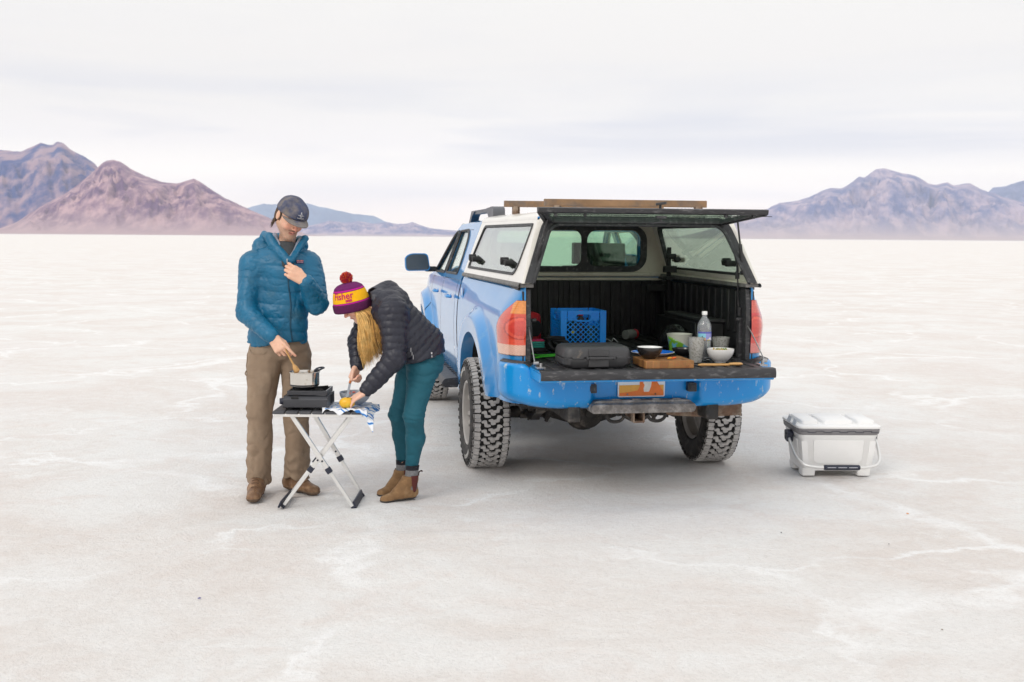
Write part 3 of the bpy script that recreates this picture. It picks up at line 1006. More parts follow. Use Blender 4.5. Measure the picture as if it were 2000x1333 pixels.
for s in (-1, 1):  # door mirrors
    m_ = MB()
    m_.prism(rpoly([(-0.125, -0.08), (0.115, -0.085), (0.12, 0.055), (0.06, 0.085), (-0.10, 0.085)], 0.04), 0, 0.09, lambda a, b, c: (s * (1.045 + a), 2.90 + c * 1.0, 1.395 + b * (1 - 0.25 * (c > 0.05))))
    o = m_.build('wing_mirror', M_paint, truck, bevel=0.012)
    MB().prism(rpoly([(-0.115, -0.07), (0.105, -0.075), (0.11, 0.048), (0.055, 0.076), (-0.09, 0.076)], 0.035), -0.004, 0.002, lambda a, b, c: (s * (1.045 + a), 2.898 + c, 1.395 + b)).build('mirror_glass', mat('mirror_pane', (0.05, 0.075, 0.10), 0.12, 0.2, spec=0.6), o)
    MB().bar((s * 0.86, 2.98, 1.33), (s * 0.96, 2.94, 1.33), 0.06, 0.05).build('mirror_arm', M_blk, o, bevel=0.01)
    # running board
    b_ = MB()
    b_.prism(rpoly([(0.91, 0.455), (1.02, 0.455), (1.045, 0.49), (1.02, 0.525), (0.91, 0.535)], 0.015), 0.86, 2.95, lambda a, b, c: (s * a, c, b))
    for k in range(16): b_.box((s * 0.885, 0.90 + k * 0.132, 0.50), (0.07, 0.05, 0.05))
    b_.build('running_board', M_scuff, truck, bevel=0.006)
    # cab roof rail with its end blocks
    r_ = MB()
    r_.bar((s * 0.58, 1.02, 1.858), (s * 0.57, 2.30, 1.856), 0.055, 0.034)
    r_.prism(rpoly([(0.92, 1.765), (0.92, 1.86), (0.97, 1.883), (1.30, 1.872), (1.22, 1.83), (1.12, 1.765)], [0.01, 0.03, 0.03, 0.01, 0.03, 0.01]), 0.535, 0.63, lambda a, b, c: (s * c, a, b))
    r_.prism(rpoly([(2.10, 1.865), (2.30, 1.872), (2.52, 1.74), (2.36, 1.76), (2.28, 1.82)], 0.02), 0.54, 0.61, lambda a, b, c: (s * c, a, b))
    r_.build('roof_rail', mat('grey_plastic', (0.10, 0.105, 0.12), 0.45, var=0.15), truck, bevel=0.008)
mb = MB()
for x, y in ((0.0, 0.0),):
    pass
MB().prism(rpoly([(0.0, 0.0), (0.10, 0.03), (0.10, 0.12), (0.01, 0.13)], 0.02), 0.0, 0.004, lambda a, b, c: (-(xs(1.2) + flare(0.75 + a, 1.14 + b) + 0.001 + c), 0.80 + a, 1.12 + b)).build('fuel_door', M_paint, truck)

# ------------------------------------------------------------------ camper shell
shell_x = lambda z: 0.848 - (z - 1.355) * 0.365
stp = lambda y: 1.0 - 0.088 * (1.03 - y) / 2.14
ry = lambda z: -1.115 + (z - 1.355) * 0.40          # lean of the rear face
SW = rpoly([(0.93, 1.40), (-0.85, 1.40), (-0.89, 1.725), (0.83, 1.725)], [0.05, 0.10, 0.03, 0.05])
shell = MB()
for s in (-1, 1):
    q = holes_plate([(1.03, 1.355), (ry(1.355), 1.355), (ry(1.75), 1.75), (1.03, 1.75)], [SW], lambda a, b, t: (s * (shell_x(b) - t) * stp(a), a, b), 0.02)
    shell.add(q.v, q.f)
def sroof(u, v):
    a = v * 2 - 1
    an = a * PI / 2
    x = 0.7035 * math.copysign(abs(math.sin(an)) ** 0.75, an)
    z = 1.75 + 0.080 * max(0, math.cos(an)) ** 0.62
    y = 1.03 + (ry(z) - 1.03) * u
    return (x * stp(y), y, z)
shell.grid(sroof, 10, 40)
q = holes_plate(rpoly([(-0.846, 1.356), (-0.70, 1.75), (-0.62, 1.80), (0, 1.826), (0.62, 1.80), (0.70, 1.75), (0.846, 1.356), (0.775, 1.356), (0.635, 1.735), (-0.635, 1.735), (-0.775, 1.356)], [0.001, 0.04, 0.04, .3, 0.04, 0.04, 0.001, 0.001, 0.07, 0.07, 0.001]), [], lambda a, b, t: (a * stp(ry(b)), ry(b) + t + 0.001, b), 0.03)
shell.add(q.v, q.f)
shell = shell.build('camper_shell', M_white, truck, smooth=50)
# front wall of the shell, cream inside, with a wide sliding window into the cab
holes_plate([(-0.845, 1.325), (0.845, 1.325), (0.70, 1.75), (-0.70, 1.75)], [rrect(-0.62, 1.385, 0.62, 1.725, 0.11, 7)], lambda a, b, t: (a, 0.985 + t, b), 0.02).build('front_wall', M_cream, shell)
w_ = holes_plate(rrect(-0.645, 1.365, 0.645, 1.742, 0.13, 8), [rrect(-0.595, 1.41, 0.10, 1.70, 0.07, 5), rrect(0.145, 1.41, 0.595, 1.70, 0.08, 6)], lambda a, b, t: (a, 0.962 + t, b), 0.022)
w_ = w_.build('front_window', M_rub, shell)
MB().box((-0.25, 0.972, 1.555), (0.72, 0.004, 0.31)).box((0.37, 0.976, 1.555), (0.48, 0.004, 0.31)).build('pane', M_tglass, w_)
mb = MB(); mb.box((0, 0.955, 1.345), (1.60, 0.03, 0.03)); mb.box((0, 0.965, 1.305), (1.62, 0.03, 0.03))
for s in (-1, 1):
    mb.bar((s * 0.795, 0.95, 1.345), (s * 0.735, -1.05, 1.345), 0.05, 0.03)
mb.grid(lambda u, v: ((v * 2 - 1) * 0.60, 0.96 - 1.88 * u, 1.742 + 0.02 * math.cos((v - .5) * PI)), 3, 10)
mb.build('inner_trim', M_cream, shell, bevel=0.005)
for s in (-1, 1):
    fm = lambda a, b, t: (s * (shell_x(b) * stp(a) + 0.006 - t), a, b)
    # outline frame of the side window
    inner = [(a * 0.978 + 0.0, 1.5625 + (b - 1.5625) * 0.925) for a, b in SW]
    f = holes_plate([(a * 1.006, 1.5625 + (b - 1.5625) * 1.03) for a, b in SW], [inner], fm, 0.03).build('side_window', M_rub, shell, bevel=0.003)
    MB().prism([(a * 0.985, 1.5625 + (b - 1.5625) * 0.94) for a, b in SW], 0.008, 0.013, fm).build('pane', M_dglass, f)
    for yy in (-0.62, 0.62):
        k = MB()
        X = lambda z, o=0: s * (shell_x(z) * stp(yy) + o)
        k.bar((X(1.475, 0.01), yy, 1.47), (X(1.475, 0.04), yy + 0.11, 1.48), 0.022, 0.03)
        k.cyl((X(1.475, -0.03), yy - 0.02, 1.47), (X(1.475, 0.05), yy - 0.02, 1.47), 0.020)
        k.cyl((X(1.475, 0.0), yy + 0.12, 1.48), (X(1.475, 0.055), yy + 0.12, 1.48), 0.026)
        k.build('window_latch', M_dark, f, bevel=0.003)
    # grey gasket between shell and bed rail
    g_ = MB()
    g_.prism([(0.0, 0), (0.0, 0)], 0, 0) if False else None
    g_.grid(lambda u, v: (s * ([0.858, 0.864, 0.858, 0.847][int(round(v * 3))] - 0.070 * u), 1.035 + (-1.105 - 1.035) * u, [1.328, 1.338, 1.352, 1.358][int(round(v * 3))]), 30, 3)
    g_.bar((s * 0.80, 1.02, 1.340), (s * 0.735, -1.09, 1.340), 0.085, 0.022)
    g_.build('rail_gasket', mat('grey_gasket', (0.17, 0.165, 0.16), 0.75, var=0.3, vs=15, bump=0.3, bs=60), shell)
# black weather seal round the rear opening
pts_o = rpoly([(-0.828, 1.358), (-0.655, 1.775), (0.655, 1.775), (0.828, 1.358)], [0.001, 0.09, 0.09, 0.001], 8)
pts_i = rpoly([(-0.768, 1.358), (-0.612, 1.722), (0.612, 1.722), (0.768, 1.358)], [0.001, 0.07, 0.07, 0.001], 8)
holes_plate(pts_o + pts_i[::-1], [], lambda a, b, t: (a * stp(ry(b)), ry(b) - 0.012 + t, b), 0.012).build('opening_seal', M_rub, shell, bevel=0.004)
tb = MB()
tb.tube([(a * stp(ry(b)), ry(b) - 0.012, b) for a, b in pts_i], 0.011, 8)
tb.build('bulb_seal', M_rub, shell)

# open rear hatch: glazed frame lifted level, hinged along the shell's top edge
hy0, hz0, hy1, hz1 = -0.965, 1.752, -1.385, 1.812
hm = lambda a, b, t: (a * 0.965 - 0.012, hy0 + (hy1 - hy0) * b, hz0 + (hz1 - hz0) * b - t)
hatch = holes_plate(rpoly([(-0.60, 0.0), (0.60, 0.0), (0.735, 1.0), (-0.735, 1.0)], 0.02), [rpoly([(-0.565, 0.08), (0.565, 0.08), (0.675, 0.90), (-0.675, 0.90)], 0.04)], hm, 0.024).build('rear_hatch', M_rub, truck, bevel=0.004)
MB().prism(rpoly([(-0.57, 0.07), (0.57, 0.07), (0.68, 0.91), (-0.68, 0.91)], 0.04), 0.008, 0.013, hm).build('pane', M_tglass, hatch)
hb_ = MB()
hb_.prism(rpoly([(-1.36, 1.782), (-1.400, 1.786), (-1.408, 1.814), (-1.36, 1.820)], 0.006), -0.730, 0.704, lambda a, b, c: (c, a, b))
hb_.bar((-0.720, -1.385, 1.792), (-0.59, -0.965, 1.734), 0.022, 0.024); hb_.bar((0.694, -1.385, 1.792), (0.565, -0.965, 1.734), 0.022, 0.024)
hb_.build('lower_rail', M_scuff, hatch, bevel=0.004)
k = MB()
for x in (-0.62, -0.44, 0.44, 0.62):
    k.box((x, -1.375, 1.776), (0.016, 0.02, 0.016)); k.cyl((x, -1.385, 1.764), (x, -1.37, 1.785), 0.005)
k.bar((-0.72, -1.37, 1.778), (-0.05, -1.37, 1.774), 0.004, 0.004); k.bar((0.10, -1.37, 1.774), (0.74, -1.37, 1.776), 0.004, 0.004)
k.build('latch_rods', M_rub, hatch)
k = MB(); k.box((0.03, -1.375, 1.765), (0.06, 0.04, 0.018)); k.cyl((0.03, -1.375, 1.77), (0.03, -1.375, 1.73), 0.007); k.bar((-0.03, -1.38, 1.728), (0.06, -1.38, 1.738), 0.010, 0.008)
k.build('latch_lever', M_rub, hatch, bevel=0.002); k = MB()
k.cyl((0.03, -1.36, 1.80), (0.03, -1.36, 1.845), 0.008); k.bar((0.0, -1.365, 1.842), (0.062, -1.375, 1.852), 0.022, 0.016)
k.build('twist_handle', M_blk, hatch, bevel=0.003)
for s in (-1, 1):
    k = MB(); a, b = Vector((s * 0.615, -1.12, 1.752)), Vector((s * 0.690, -1.045, 1.42))
    m_ = a.lerp(b, 0.45)
    k.cyl(a, m_, 0.006); k.cyl(m_, b, 0.012); k.cyl(b + Vector((s * .02, 0, 0)), b - Vector((s * .02, 0, 0)), 0.012)
    k.build('gas_strut', M_blk, hatch)
    c = MB(); c.tube(bez([(s * 0.715, -1.04, 1.10), (s * 0.722, -1.15, 1.03), (s * 0.73, -1.34, 0.885)], 6), 0.004, 6)
    c.cyl((s * .71, -1.35, .885), (s * .74, -1.35, .885), .012)
    c.build('tailgate_cable', M_steel, truck)
# ratchet clamp standing at the inner corner, T bracket behind the window
k = MB(); k.box((0.70, 0.55, 1.36), (0.03, 0.03, 0.42)); k.box((0.70, 0.52, 1.40), (0.10, 0.05, 0.05)); k.cyl((0.66, 0.5, 1.50), (0.74, 0.5, 1.50), 0.02); k.box((0.68, 0.50, 1.33), (0.06, 0.08, 0.03)); k.box((0.62, 0.6, 1.25), (0.16, 0.04, 0.05))
k.build('shell_clamp', M_dark, truck, bevel=0.004)
k = MB()
k.bar((0.665, -1.0, 1.47), (0.69, -0.98, 1.20), 0.006, 0.010); k.box((0.69, -0.99, 1.17), (0.018, 0.018, 0.05)); k.box((0.668, -1.0, 1.40), (0.022, 0.022, 0.04))
k.build('hatch_latch', M_blk, truck)

# crossbars on the shell roof
for y_, x0, x1, zt in ((-0.60, -0.530, 0.585, 1.893), (0.36, -0.636, 0.585, 1.908)):
    b_ = holes_plate(rrect(-0.022, 0, 0.022, 0.046, 0.004, 2), [], lambda a, b, t: (x0 + t, y_ + a, zt - 0.046 + b), x1 - x0)
    b_ = b_.build('roof_crossbar', mat('rusty_crossbar', (0.27, 0.165, 0.09), 0.75, 0.1, var=0.2, vs=9, bump=0.2, bs=40, col2=(0.14, 0.12, 0.11), cf=(0.5, 0.7), cs=6), truck, smooth=20)
    for x in (x0 + 0.08, x1 - 0.06):
        p_ = MB(); p_.box((x, y_, (1.80 + zt - 0.046) / 2), (0.035, 0.05, zt - 0.046 - 1.79)); p_.cyl((x + 0.03, y_, 1.80), (x + 0.03, y_, zt - 0.046), 0.008)
        p_.build('bracket', M_rust, b_)

# ------------------------------------------------------------------ tail lights
def tail_light(s):
    xs = lambda z: globals()['xs'](z) - bed_in(-0.8, z)
    cx_ = lambda z: max(xs(z) - 0.155, 0.748)
    def f(u, v, off=0.008):
        z = 0.902 + 0.346 * v
        # u: 0 at the inner edge of the rear face, 1 well round the flank
        nar = 1 - 0.46 * (max(0.0, v - 0.42) / 0.58) ** 2.2 - 0.04 * (1 - sstep(0, .2, v))
        q = u * nar
        bulge = 0.012 * math.exp(-((v - 0.52) / 0.22) ** 2)
        if q < 0.22:
            x = 0.738 + (cx_(z) + 0.004 - 0.738) * (q / 0.22); y = -1.072 - off - bulge
            return (s * x, y, z)
        a = math.radians(90 - 78 * (q - 0.22) / 0.78)
        y = -0.80 - (0.272 + off + bulge) * math.sin(a)
        x = cx_(z) + (xs(z) - cx_(z) + off + bulge) * math.cos(a)
        return (s * x, y, z)
    nu, nv = 34, 60
    V = [f(i / nu, j / nv) for i in range(nu + 1) for j in range(nv + 1)]
    Fc = [(i * (nv + 1) + j, (i + 1) * (nv + 1) + j, (i + 1) * (nv + 1) + j + 1, i * (nv + 1) + j + 1) for i in range(nu) for j in range(nv)]
    if s > 0: Fc = [q[::-1] for q in Fc]
    # rim closing the lens to the body
    n = len(V); ring = [i * (nv + 1) for i in range(nu + 1)] + [nu * (nv + 1) + j for j in range(1, nv + 1)] + [i * (nv + 1) + nv for i in range(nu - 1, -1, -1)] + [j for j in range(nv - 1, 0, -1)]
    B = []
    for r in ring:
        i, j = divmod(r, nv + 1)
        B.append(f(i / nu, j / nv, -0.012))
    V += B
    Fc += [(ring[k], ring[(k + 1) % len(ring)], n + (k + 1) % len(ring), n + k) for k in range(len(ring))]
    me = mesh_from('tail_light', V, Fc, mat('tail_lens', (0.5, 0.06, 0.03), 0.14, coat=1.0, attr='tint', var=0.10, vs=60, spec=0.6), None, 30)
    ca = me.color_attributes.new('tint', 'FLOAT_COLOR', 'POINT')
    C4 = []
    for k, p in enumerate(V):
        if k < n: i, j = divmod(k, nv + 1)
        else: i, j = divmod(ring[k - n], nv + 1)
        u, v = i / nu, j / nv
        u *= 1 - 0.46 * (max(0.0, v - 0.42) / 0.58) ** 2.2
        c = np.array((0.66, 0.07, 0.035) if s < 0 else (0.64, 0.05, 0.055))
        g = 0.96 + 0.04 * math.cos(v * 150)
        if v > 0.76 and u < 0.62: c = np.array((0.85, 0.30, 0.06) if s < 0 else (0.72, 0.13, 0.10)); g = 0.86 + 0.14 * math.cos(v * 210)
        rr = math.hypot((u - 0.30) / 0.42, (v - 0.50) / 0.20)
        if rr < 1: c = np.array((0.60, 0.055, 0.04) if rr < 0.72 else (0.72, 0.10, 0.06)); g = 1
        if 0.94 < rr < 1.06: c = np.array((0.42, 0.04, 0.03)); g = 1
        if v < 0.19: c = np.array((0.86, 0.52, 0.40) if s < 0 else (0.75, 0.22, 0.20)); g = 0.85 + 0.15 * (math.cos(v * 170) * math.cos(u * 60))
        if 0.19 <= v < 0.30 and u < 0.62: c = np.array((0.80, 0.10, 0.05) if s < 0 else (0.66, 0.07, 0.06))
        if k >= n or i in (0, nu) or j in (0, nv): c = np.array((0.05, 0.01, 0.01)); g = 1
        C4.append((*(c * g), 1))
    ca.data.foreach_set('color', np.array(C4).ravel())
    link('tail_light', me, truck)
for s in (-1, 1): tail_light(s)

# ------------------------------------------------------------------ rear bumper
def bx_plan(t):
    """plan curve of the bumper, t in -1..1: straight across the back, rounded to the flank"""
    a = abs(t); s = math.copysign(1, t)
    if a < 0.72: return s * a / 0.72 * 0.70, -1.25 + 0.025 * (a / 0.72) ** 2
    q = (a - 0.72) / 0.28 * 90
    r = math.radians(q)
    return s * (0.70 + 0.197 * math.sin(r)), -1.225 + 0.235 * (1 - math.cos(r))
def bumper_pt(u, v):
    t = u * 2 - 1
    x, y = bx_plan(t)
    a = abs(x)
    up = sstep(0.67, 0.78, a)
    z1 = 0.800 + 0.065 * up
    z0 = 0.582 + 0.045 * sstep(0.50, 0.92, a) ** 1.5
    z = z0 + (z1 - z0) * v
    cx, cy = (x * 0.97, y + 0.02)
    # belly: tucks under at the bottom, rounds at the top
    k = 0.055 * max(0, 1 - v / 0.28) ** 2 + 0.02 * max(0, (v - 0.9) / 0.1) ** 2
    rec = (1 - sstep(0.315, 0.365, a)) * 0.055 * sstep(0.0, 0.12, v)
    nx, ny = (0, 1) if a < 0.72 else ((-math.copysign(1, x)) * min(1, (a - .72) / .215), 1 - min(1, (a - .72) / .215) ** 2)
    return (x + nx * k, y + ny * k + rec, z)
bumper = MB().grid(bumper_pt, 130, 20).build('rear_bumper', M_paintd, truck, solid=0.012, smooth=50)
# black top pads, step pad, lamps
mb = MB()
def pad(u, v):
    t = u * 2 - 1
    x, y = bx_plan(t)
    a = abs(x); z = 0.8005 + 0.066 * sstep(0.68, 0.79, a)
    sc = 1 - v * 0.14
    yy = y + 0.015 + v * (0.17 if a < 0.70 else 0.13) + (1 - sstep(0.315, 0.365, a)) * 0.05 * (v < 0.1)
    return (x * (0.985 - 0.12 * v * sstep(.6, .9, a)), min(yy, -1.02) if a < .8 else yy, z + 0.010 * math.sin(PI * min(1, v * 1.5)))
mb.grid(pad, 90, 6)
mb.build('top_pad', M_scuff, bumper, solid=0.01)
sp_ = MB()
sp_.prism(rpoly([(-0.36, 0.560), (0.30, 0.560), (0.315, 0.60), (0.27, 0.638), (-0.33, 0.638), (-0.365, 0.60)], 0.02, 3), -1.285, -1.13, lambda a, b, c: (a + 0.0, c + 0.02 * (b > .62), b))
for k in range(4): sp_.box((-0.20 + k * 0.13, -1.25, 0.640), (0.05, 0.02, 0.012))
sp_.build('step_pad', mat('dusty_step_rubber', (0.20, 0.18, 0.165), 0.85, var=0.3, vs=16, bump=0.7, bs=28, bdist=0.02, col2=(0.42, 0.39, 0.36), cf=(0.45, 0.65), cs=14), bumper, bevel=0.008)
for x in (-0.345, 0.300):
    k = MB(); k.prism(rpoly([(x - 0.028, 0.682), (x + 0.028, 0.682), (x + 0.026, 0.738), (x - 0.028, 0.738)], 0.008), -1.238, -1.19, lambda a, b, c: (a, c, b))
    k.box((x, -1.240, 0.71), (0.034, 0.006, 0.034))
    k.build('plate_lamp', M_rub, bumper, bevel=0.004)
# licence plate: pale sky over orange ground with a rock arch
px0, px1, pz0, pz1, py_ = -0.178, 0.128, 0.650, 0.800, -1.212
plate = MB(); plate.prism(rrect(px0, pz0, px1, pz1, 0.012, 3), py_, py_ + 0.004, lambda a, b, c: (a, c, b))
plate = plate.build('licence_plate', mat('plate_white', (0.74, 0.77, 0.80), 0.35, col2=(0.6, 0.6, 0.6), cf=(.6, .8), cs=20), truck, bevel=0.001)
def flat(name, poly, col, off):
    MB().prism(poly, py_ - off, py_ - off + 0.0008, lambda a, b, c: (px0 + a * (px1 - px0), c, pz0 + b * (pz1 - pz0))).build(name, mat(name + '_ink', col, 0.4, var=.1, vs=30), plate, smooth=0)
flat('plate_ground', [(0.03, 0.05), (0.97, 0.05), (0.97, 0.50), (0.6, 0.52), (0.03, 0.50)], (0.75, 0.36, 0.05), 0.0012)
flat('plate_rock', rpoly([(0.03, 0.05), (0.97, 0.05), (0.97, 0.20), (0.90, 0.42), (0.84, 0.60), (0.80, 0.85), (0.70, 0.93), (0.53, 0.93), (0.50, 0.84), (0.49, 0.72), (0.46, 0.62), (0.46, 0.45), (0.42, 0.28), (0.25, 0.22), (0.03, 0.18)], 0.01, 3), (0.80, 0.17, 0.015), 0.0022)
flat('plate_arch_opening', rpoly([(0.55, 0.22), (0.66, 0.22), (0.70, 0.45), (0.71, 0.62), (0.66, 0.80), (0.60, 0.80), (0.555, 0.68), (0.53, 0.60), (0.565, 0.50), (0.54, 0.36)], 0.02, 3), (0.74, 0.70, 0.62), 0.0032)
k = MB()
for x in (-0.115, 0.065):
    k = MB(); k.lathe([(0, 0), (0.006, 0.0), (0.005, 0.003), (0, 0.004)], (x, py_ - 0.0035, 0.668), 10, R=Matrix(((1, 0, 0), (0, 0, -1), (0, 1, 0))))
    k.build('plate_bolt', M_rust, plate)


# ------------------------------------------------------------------ lowered tailgate
tg = MB()
tg.prism(rpoly([(-1.085, 0.795), (-1.56, 0.802), (-1.575, 0.815), (-1.575, 0.850), (-1.56, 0.860), (-1.085, 0.860)], 0.01, 3), -0.736, 0.698, lambda a, b, c: (c, a, b))
tg = tg.build('tailgate', M_paintd, truck, bevel=0.004)
lm = MB()
lm.box((-0.01, -1.325, 0.866), (1.36, 0.46, 0.010))
for k_ in range(16): lm.box((-0.63 + k_ * 0.083, -1.32, 0.873), (0.030, 0.42, 0.008))
lm.build('tailgate_liner', M_scuff, tg, bevel=0.003)
lm = MB()
lm.prism(rpoly([(-1.535, 0.878), (-1.590, 0.876), (-1.600, 0.850), (-1.598, 0.822), (-1.580, 0.816), (-1.577, 0.862), (-1.535, 0.866)], 0.005, 3), -0.742, 0.700, lambda a, b, c: (c, a, b))
lm.build('edge_moulding', M_scuff, tg, bevel=0.002)
for s in (-1, 1):
    k = MB(); k.box((s * 0.70, -1.36, 0.872), (0.05, 0.09, 0.012)); k.cyl((s * 0.70, -1.38, 0.87), (s * 0.70, -1.38, 0.90), 0.010)
    k.build('cable_anchor', M_steel, tg, bevel=0.002)
tg.location.z = -0.012
# ------------------------------------------------------------------ underside
mb = MB()
mb.box((0, 1.6, 0.58), (1.30, 5.0, 0.05))
for s in (-1, 1):
    mb.box((s * 0.45, 1.3, 0.56), (0.08, 5.0, 0.13))
mb.build('chassis_frame', M_under, truck, bevel=0.01)
ax = MB()
ax.tube([(-0.78, 0, 0.385), (-0.4, 0, 0.385), (-0.15, 0, 0.385), (0.5, 0, 0.385), (0.78, 0, 0.385)], [0.042, 0.045, 0.05, 0.042, 0.042], 16)
ax.lathe([(0, -0.12), (0.08, -0.115), (0.135, -0.06), (0.15, 0), (0.14, 0.05), (0.09, 0.16), (0.05, 0.28), (0, 0.28)], (-0.10, 0, 0.39), 24, axis='y')
ax.lathe([(0, 0), (0.10, 0), (0.105, 0.012), (0.03, 0.02), (0.03, 0.035), (0, 0.035)], (-0.10, -0.155, 0.39), 18, R=Matrix(((1, 0, 0), (0, 0, -1), (0, 1, 0))))
ax.tube([(-0.34, 0, 0.385), (-0.10, 0, 0.39), (0.14, 0, 0.385)], [0.05, 0.125, 0.05], 18)
ax.build('rear_axle', M_under, truck)
for s in (-1, 1):
    l_ = MB()
    for kk in range(4):
        pts = [(s * 0.52, -0.62 + kk * 0.10, 0.50 - 0.10 - kk * .011 + 0.10), (s * 0.52, -0.3, 0.41 - kk * .011), (s * 0.52, 0, 0.375 - kk * .011 + .04), (s * 0.52, 0.3, 0.41 - kk * .011), (s * 0.52, 0.62 - kk * 0.10, 0.50 - kk * .011)]
        P_ = bez(pts, 5)
        for a, b in zip(P_[:-1], P_[1:]): l_.bar(a, b, 0.06, 0.010)
    l_.bar((s * 0.52, -0.63, 0.50), (s * 0.52, -0.70, 0.60), 0.05, 0.02)
    l_.box((s * 0.52, 0, 0.36), (0.12, 0.12, 0.03))
    for dy in (-0.05, 0.05): l_.cyl((s * 0.52, dy, 0.33), (s * 0.52, dy, 0.46), 0.008)
    l_.build('leaf_spring', M_under, truck)
    sh = MB(); sh.cyl((s * 0.40, -0.10, 0.36), (s * 0.34, -0.30, 0.60), 0.028); sh.cyl((s * 0.40, -0.10, 0.33), (s * 0.36, -0.2, 0.5), 0.014)
    sh.build('shock_absorber', M_under, truck)
hr = MB()
hr.bar((-0.70, -0.95, 0.590), (0.70, -0.95, 0.590), 0.07, 0.05)
for s in (-1, 1): hr.bar((s * 0.16, -1.0, 0.56), (s * 0.13, -1.10, 0.535), 0.03, 0.05); hr.bar((s * 0.45, -1.0, 0.60), (s * 0.22, -1.04, 0.53), 0.05, 0.012)
hr.build('hitch_crossbar', M_under, truck, bevel=0.006)
rcv = holes_plate(rrect(-0.038, -0.038, 0.038, 0.038, 0.008, 3), [rrect(-0.027, -0.027, 0.027, 0.027, 0.004, 2)], lambda a, b, t: (-0.045 + a, -1.235 + t, 0.528 + b), 0.28)
rcv.build('hitch_receiver', M_rust, truck)
for s in (-1, 1):
    lp = MB(); c = Vector((-0.045 + s * 0.135, -1.17, 0.525))
    lp.tube([c + Vector((0.055 * math.cos(a), 0, 0.036 * math.sin(a))) for a in np.linspace(0, 2 * PI, 19)[:-1]], 0.011, 8, closed=True)
    lp.bar(c + Vector((-s * 0.055, 0, 0)), (-0.045 + s * 0.03, -1.17, 0.50), 0.03, 0.02)
    lp.build('chain_loop', M_under, truck)
mb = MB()
mb.prism(rpoly([(0.10, 0.560), (0.45, 0.575), (0.70, 0.575), (0.70, 0.492), (0.45, 0.484), (0.22, 0.500)], 0.01, 2), -1.02, -0.94, lambda a, b, c: (a, c, b))
mb.box((0.705, -0.98, 0.533), (0.012, 0.085, 0.09))
mb.build('rusty_crossmember', M_rust, truck, bevel=0.006)
mb = MB()
mb.box((-0.62, -0.72, 0.585), (0.20, 0.12, 0.10)); mb.box((-0.55, -0.70, 0.53), (0.30, 0.06, 0.03))
for k_ in range(6): mb.cyl((-0.70 + k_ * 0.055, -0.70, 0.53), (-0.70 + k_ * 0.055 + .01, -0.71, 0.50), 0.010)
mb.tube(bez([(-0.5, -0.75, .57), (-0.35, -0.78, 0.545), (-0.25, -0.8, 0.56), (-0.15, -0.8, .60)], 6), 0.006, 6)
mb.cyl((0.10, 0.55, 0.50), (0.10, 2.2, 0.50), 0.11); mb.tube([(-0.35, 0.5, .52), (-0.35, -0.2, .56), (-0.32, -0.8, .57)], 0.03)
mb.build('exhaust_and_shackles', M_under, truck)
for s in (-1, 1):
    for yc in (0, WB):
        wl = MB()
        wl.grid(lambda u, v: (s * (0.60 + 0.27 * v), yc + 0.615 * math.cos(PI * (0.1 + 0.8 * u)), 0.42 + 0.56 * math.sin(PI * (0.1 + 0.8 * u))), 20, 2)
        wl.grid(lambda u, v: (s * 0.60, yc + 0.60 * (2 * u - 1), 0.62 + v * max(0.0, 0.36 * math.sqrt(max(0, 1 - (2 * u - 1) ** 2)) - 0.02)), 20, 3)
        wl.build('wheel_liner', M_dark, truck)

# ------------------------------------------------------------------ wheels
M_tyre = mat('tyre_rubber', (0.022, 0.021, 0.021), 0.75, var=0.3, vs=20, bump=0.2, bs=60, col2=(0.10, 0.09, 0.085), cf=(0.5, 0.75), cs=14)
M_tread = mat('salt_dusted_tread', (0.52, 0.505, 0.495), 0.85, var=0.18, vs=25, bump=0.4, bs=80, col2=(0.33, 0.32, 0.32), cf=(0.55, 0.78), cs=24)
M_groove = mat('tread_groove', (0.012, 0.012, 0.012), 0.9)
M_rim = mat('dusty_alloy', (0.46, 0.44, 0.42), 0.5, 0.4, var=0.12, vs=8)
def thick(poly, w):
    """outline of a polyline w wide"""
    P = [Vector(p) for p in poly]; Lf = []; Rt = []
    for i, p in enumerate(P):
        d = (P[min(i + 1, len(P) - 1)] - P[max(i - 1, 0)]).normalized(); n = Vector((-d.y, d.x))
        Lf.append(tuple(p + n * w / 2)); Rt.append(tuple(p - n * w / 2))
    return Lf + Rt[::-1]
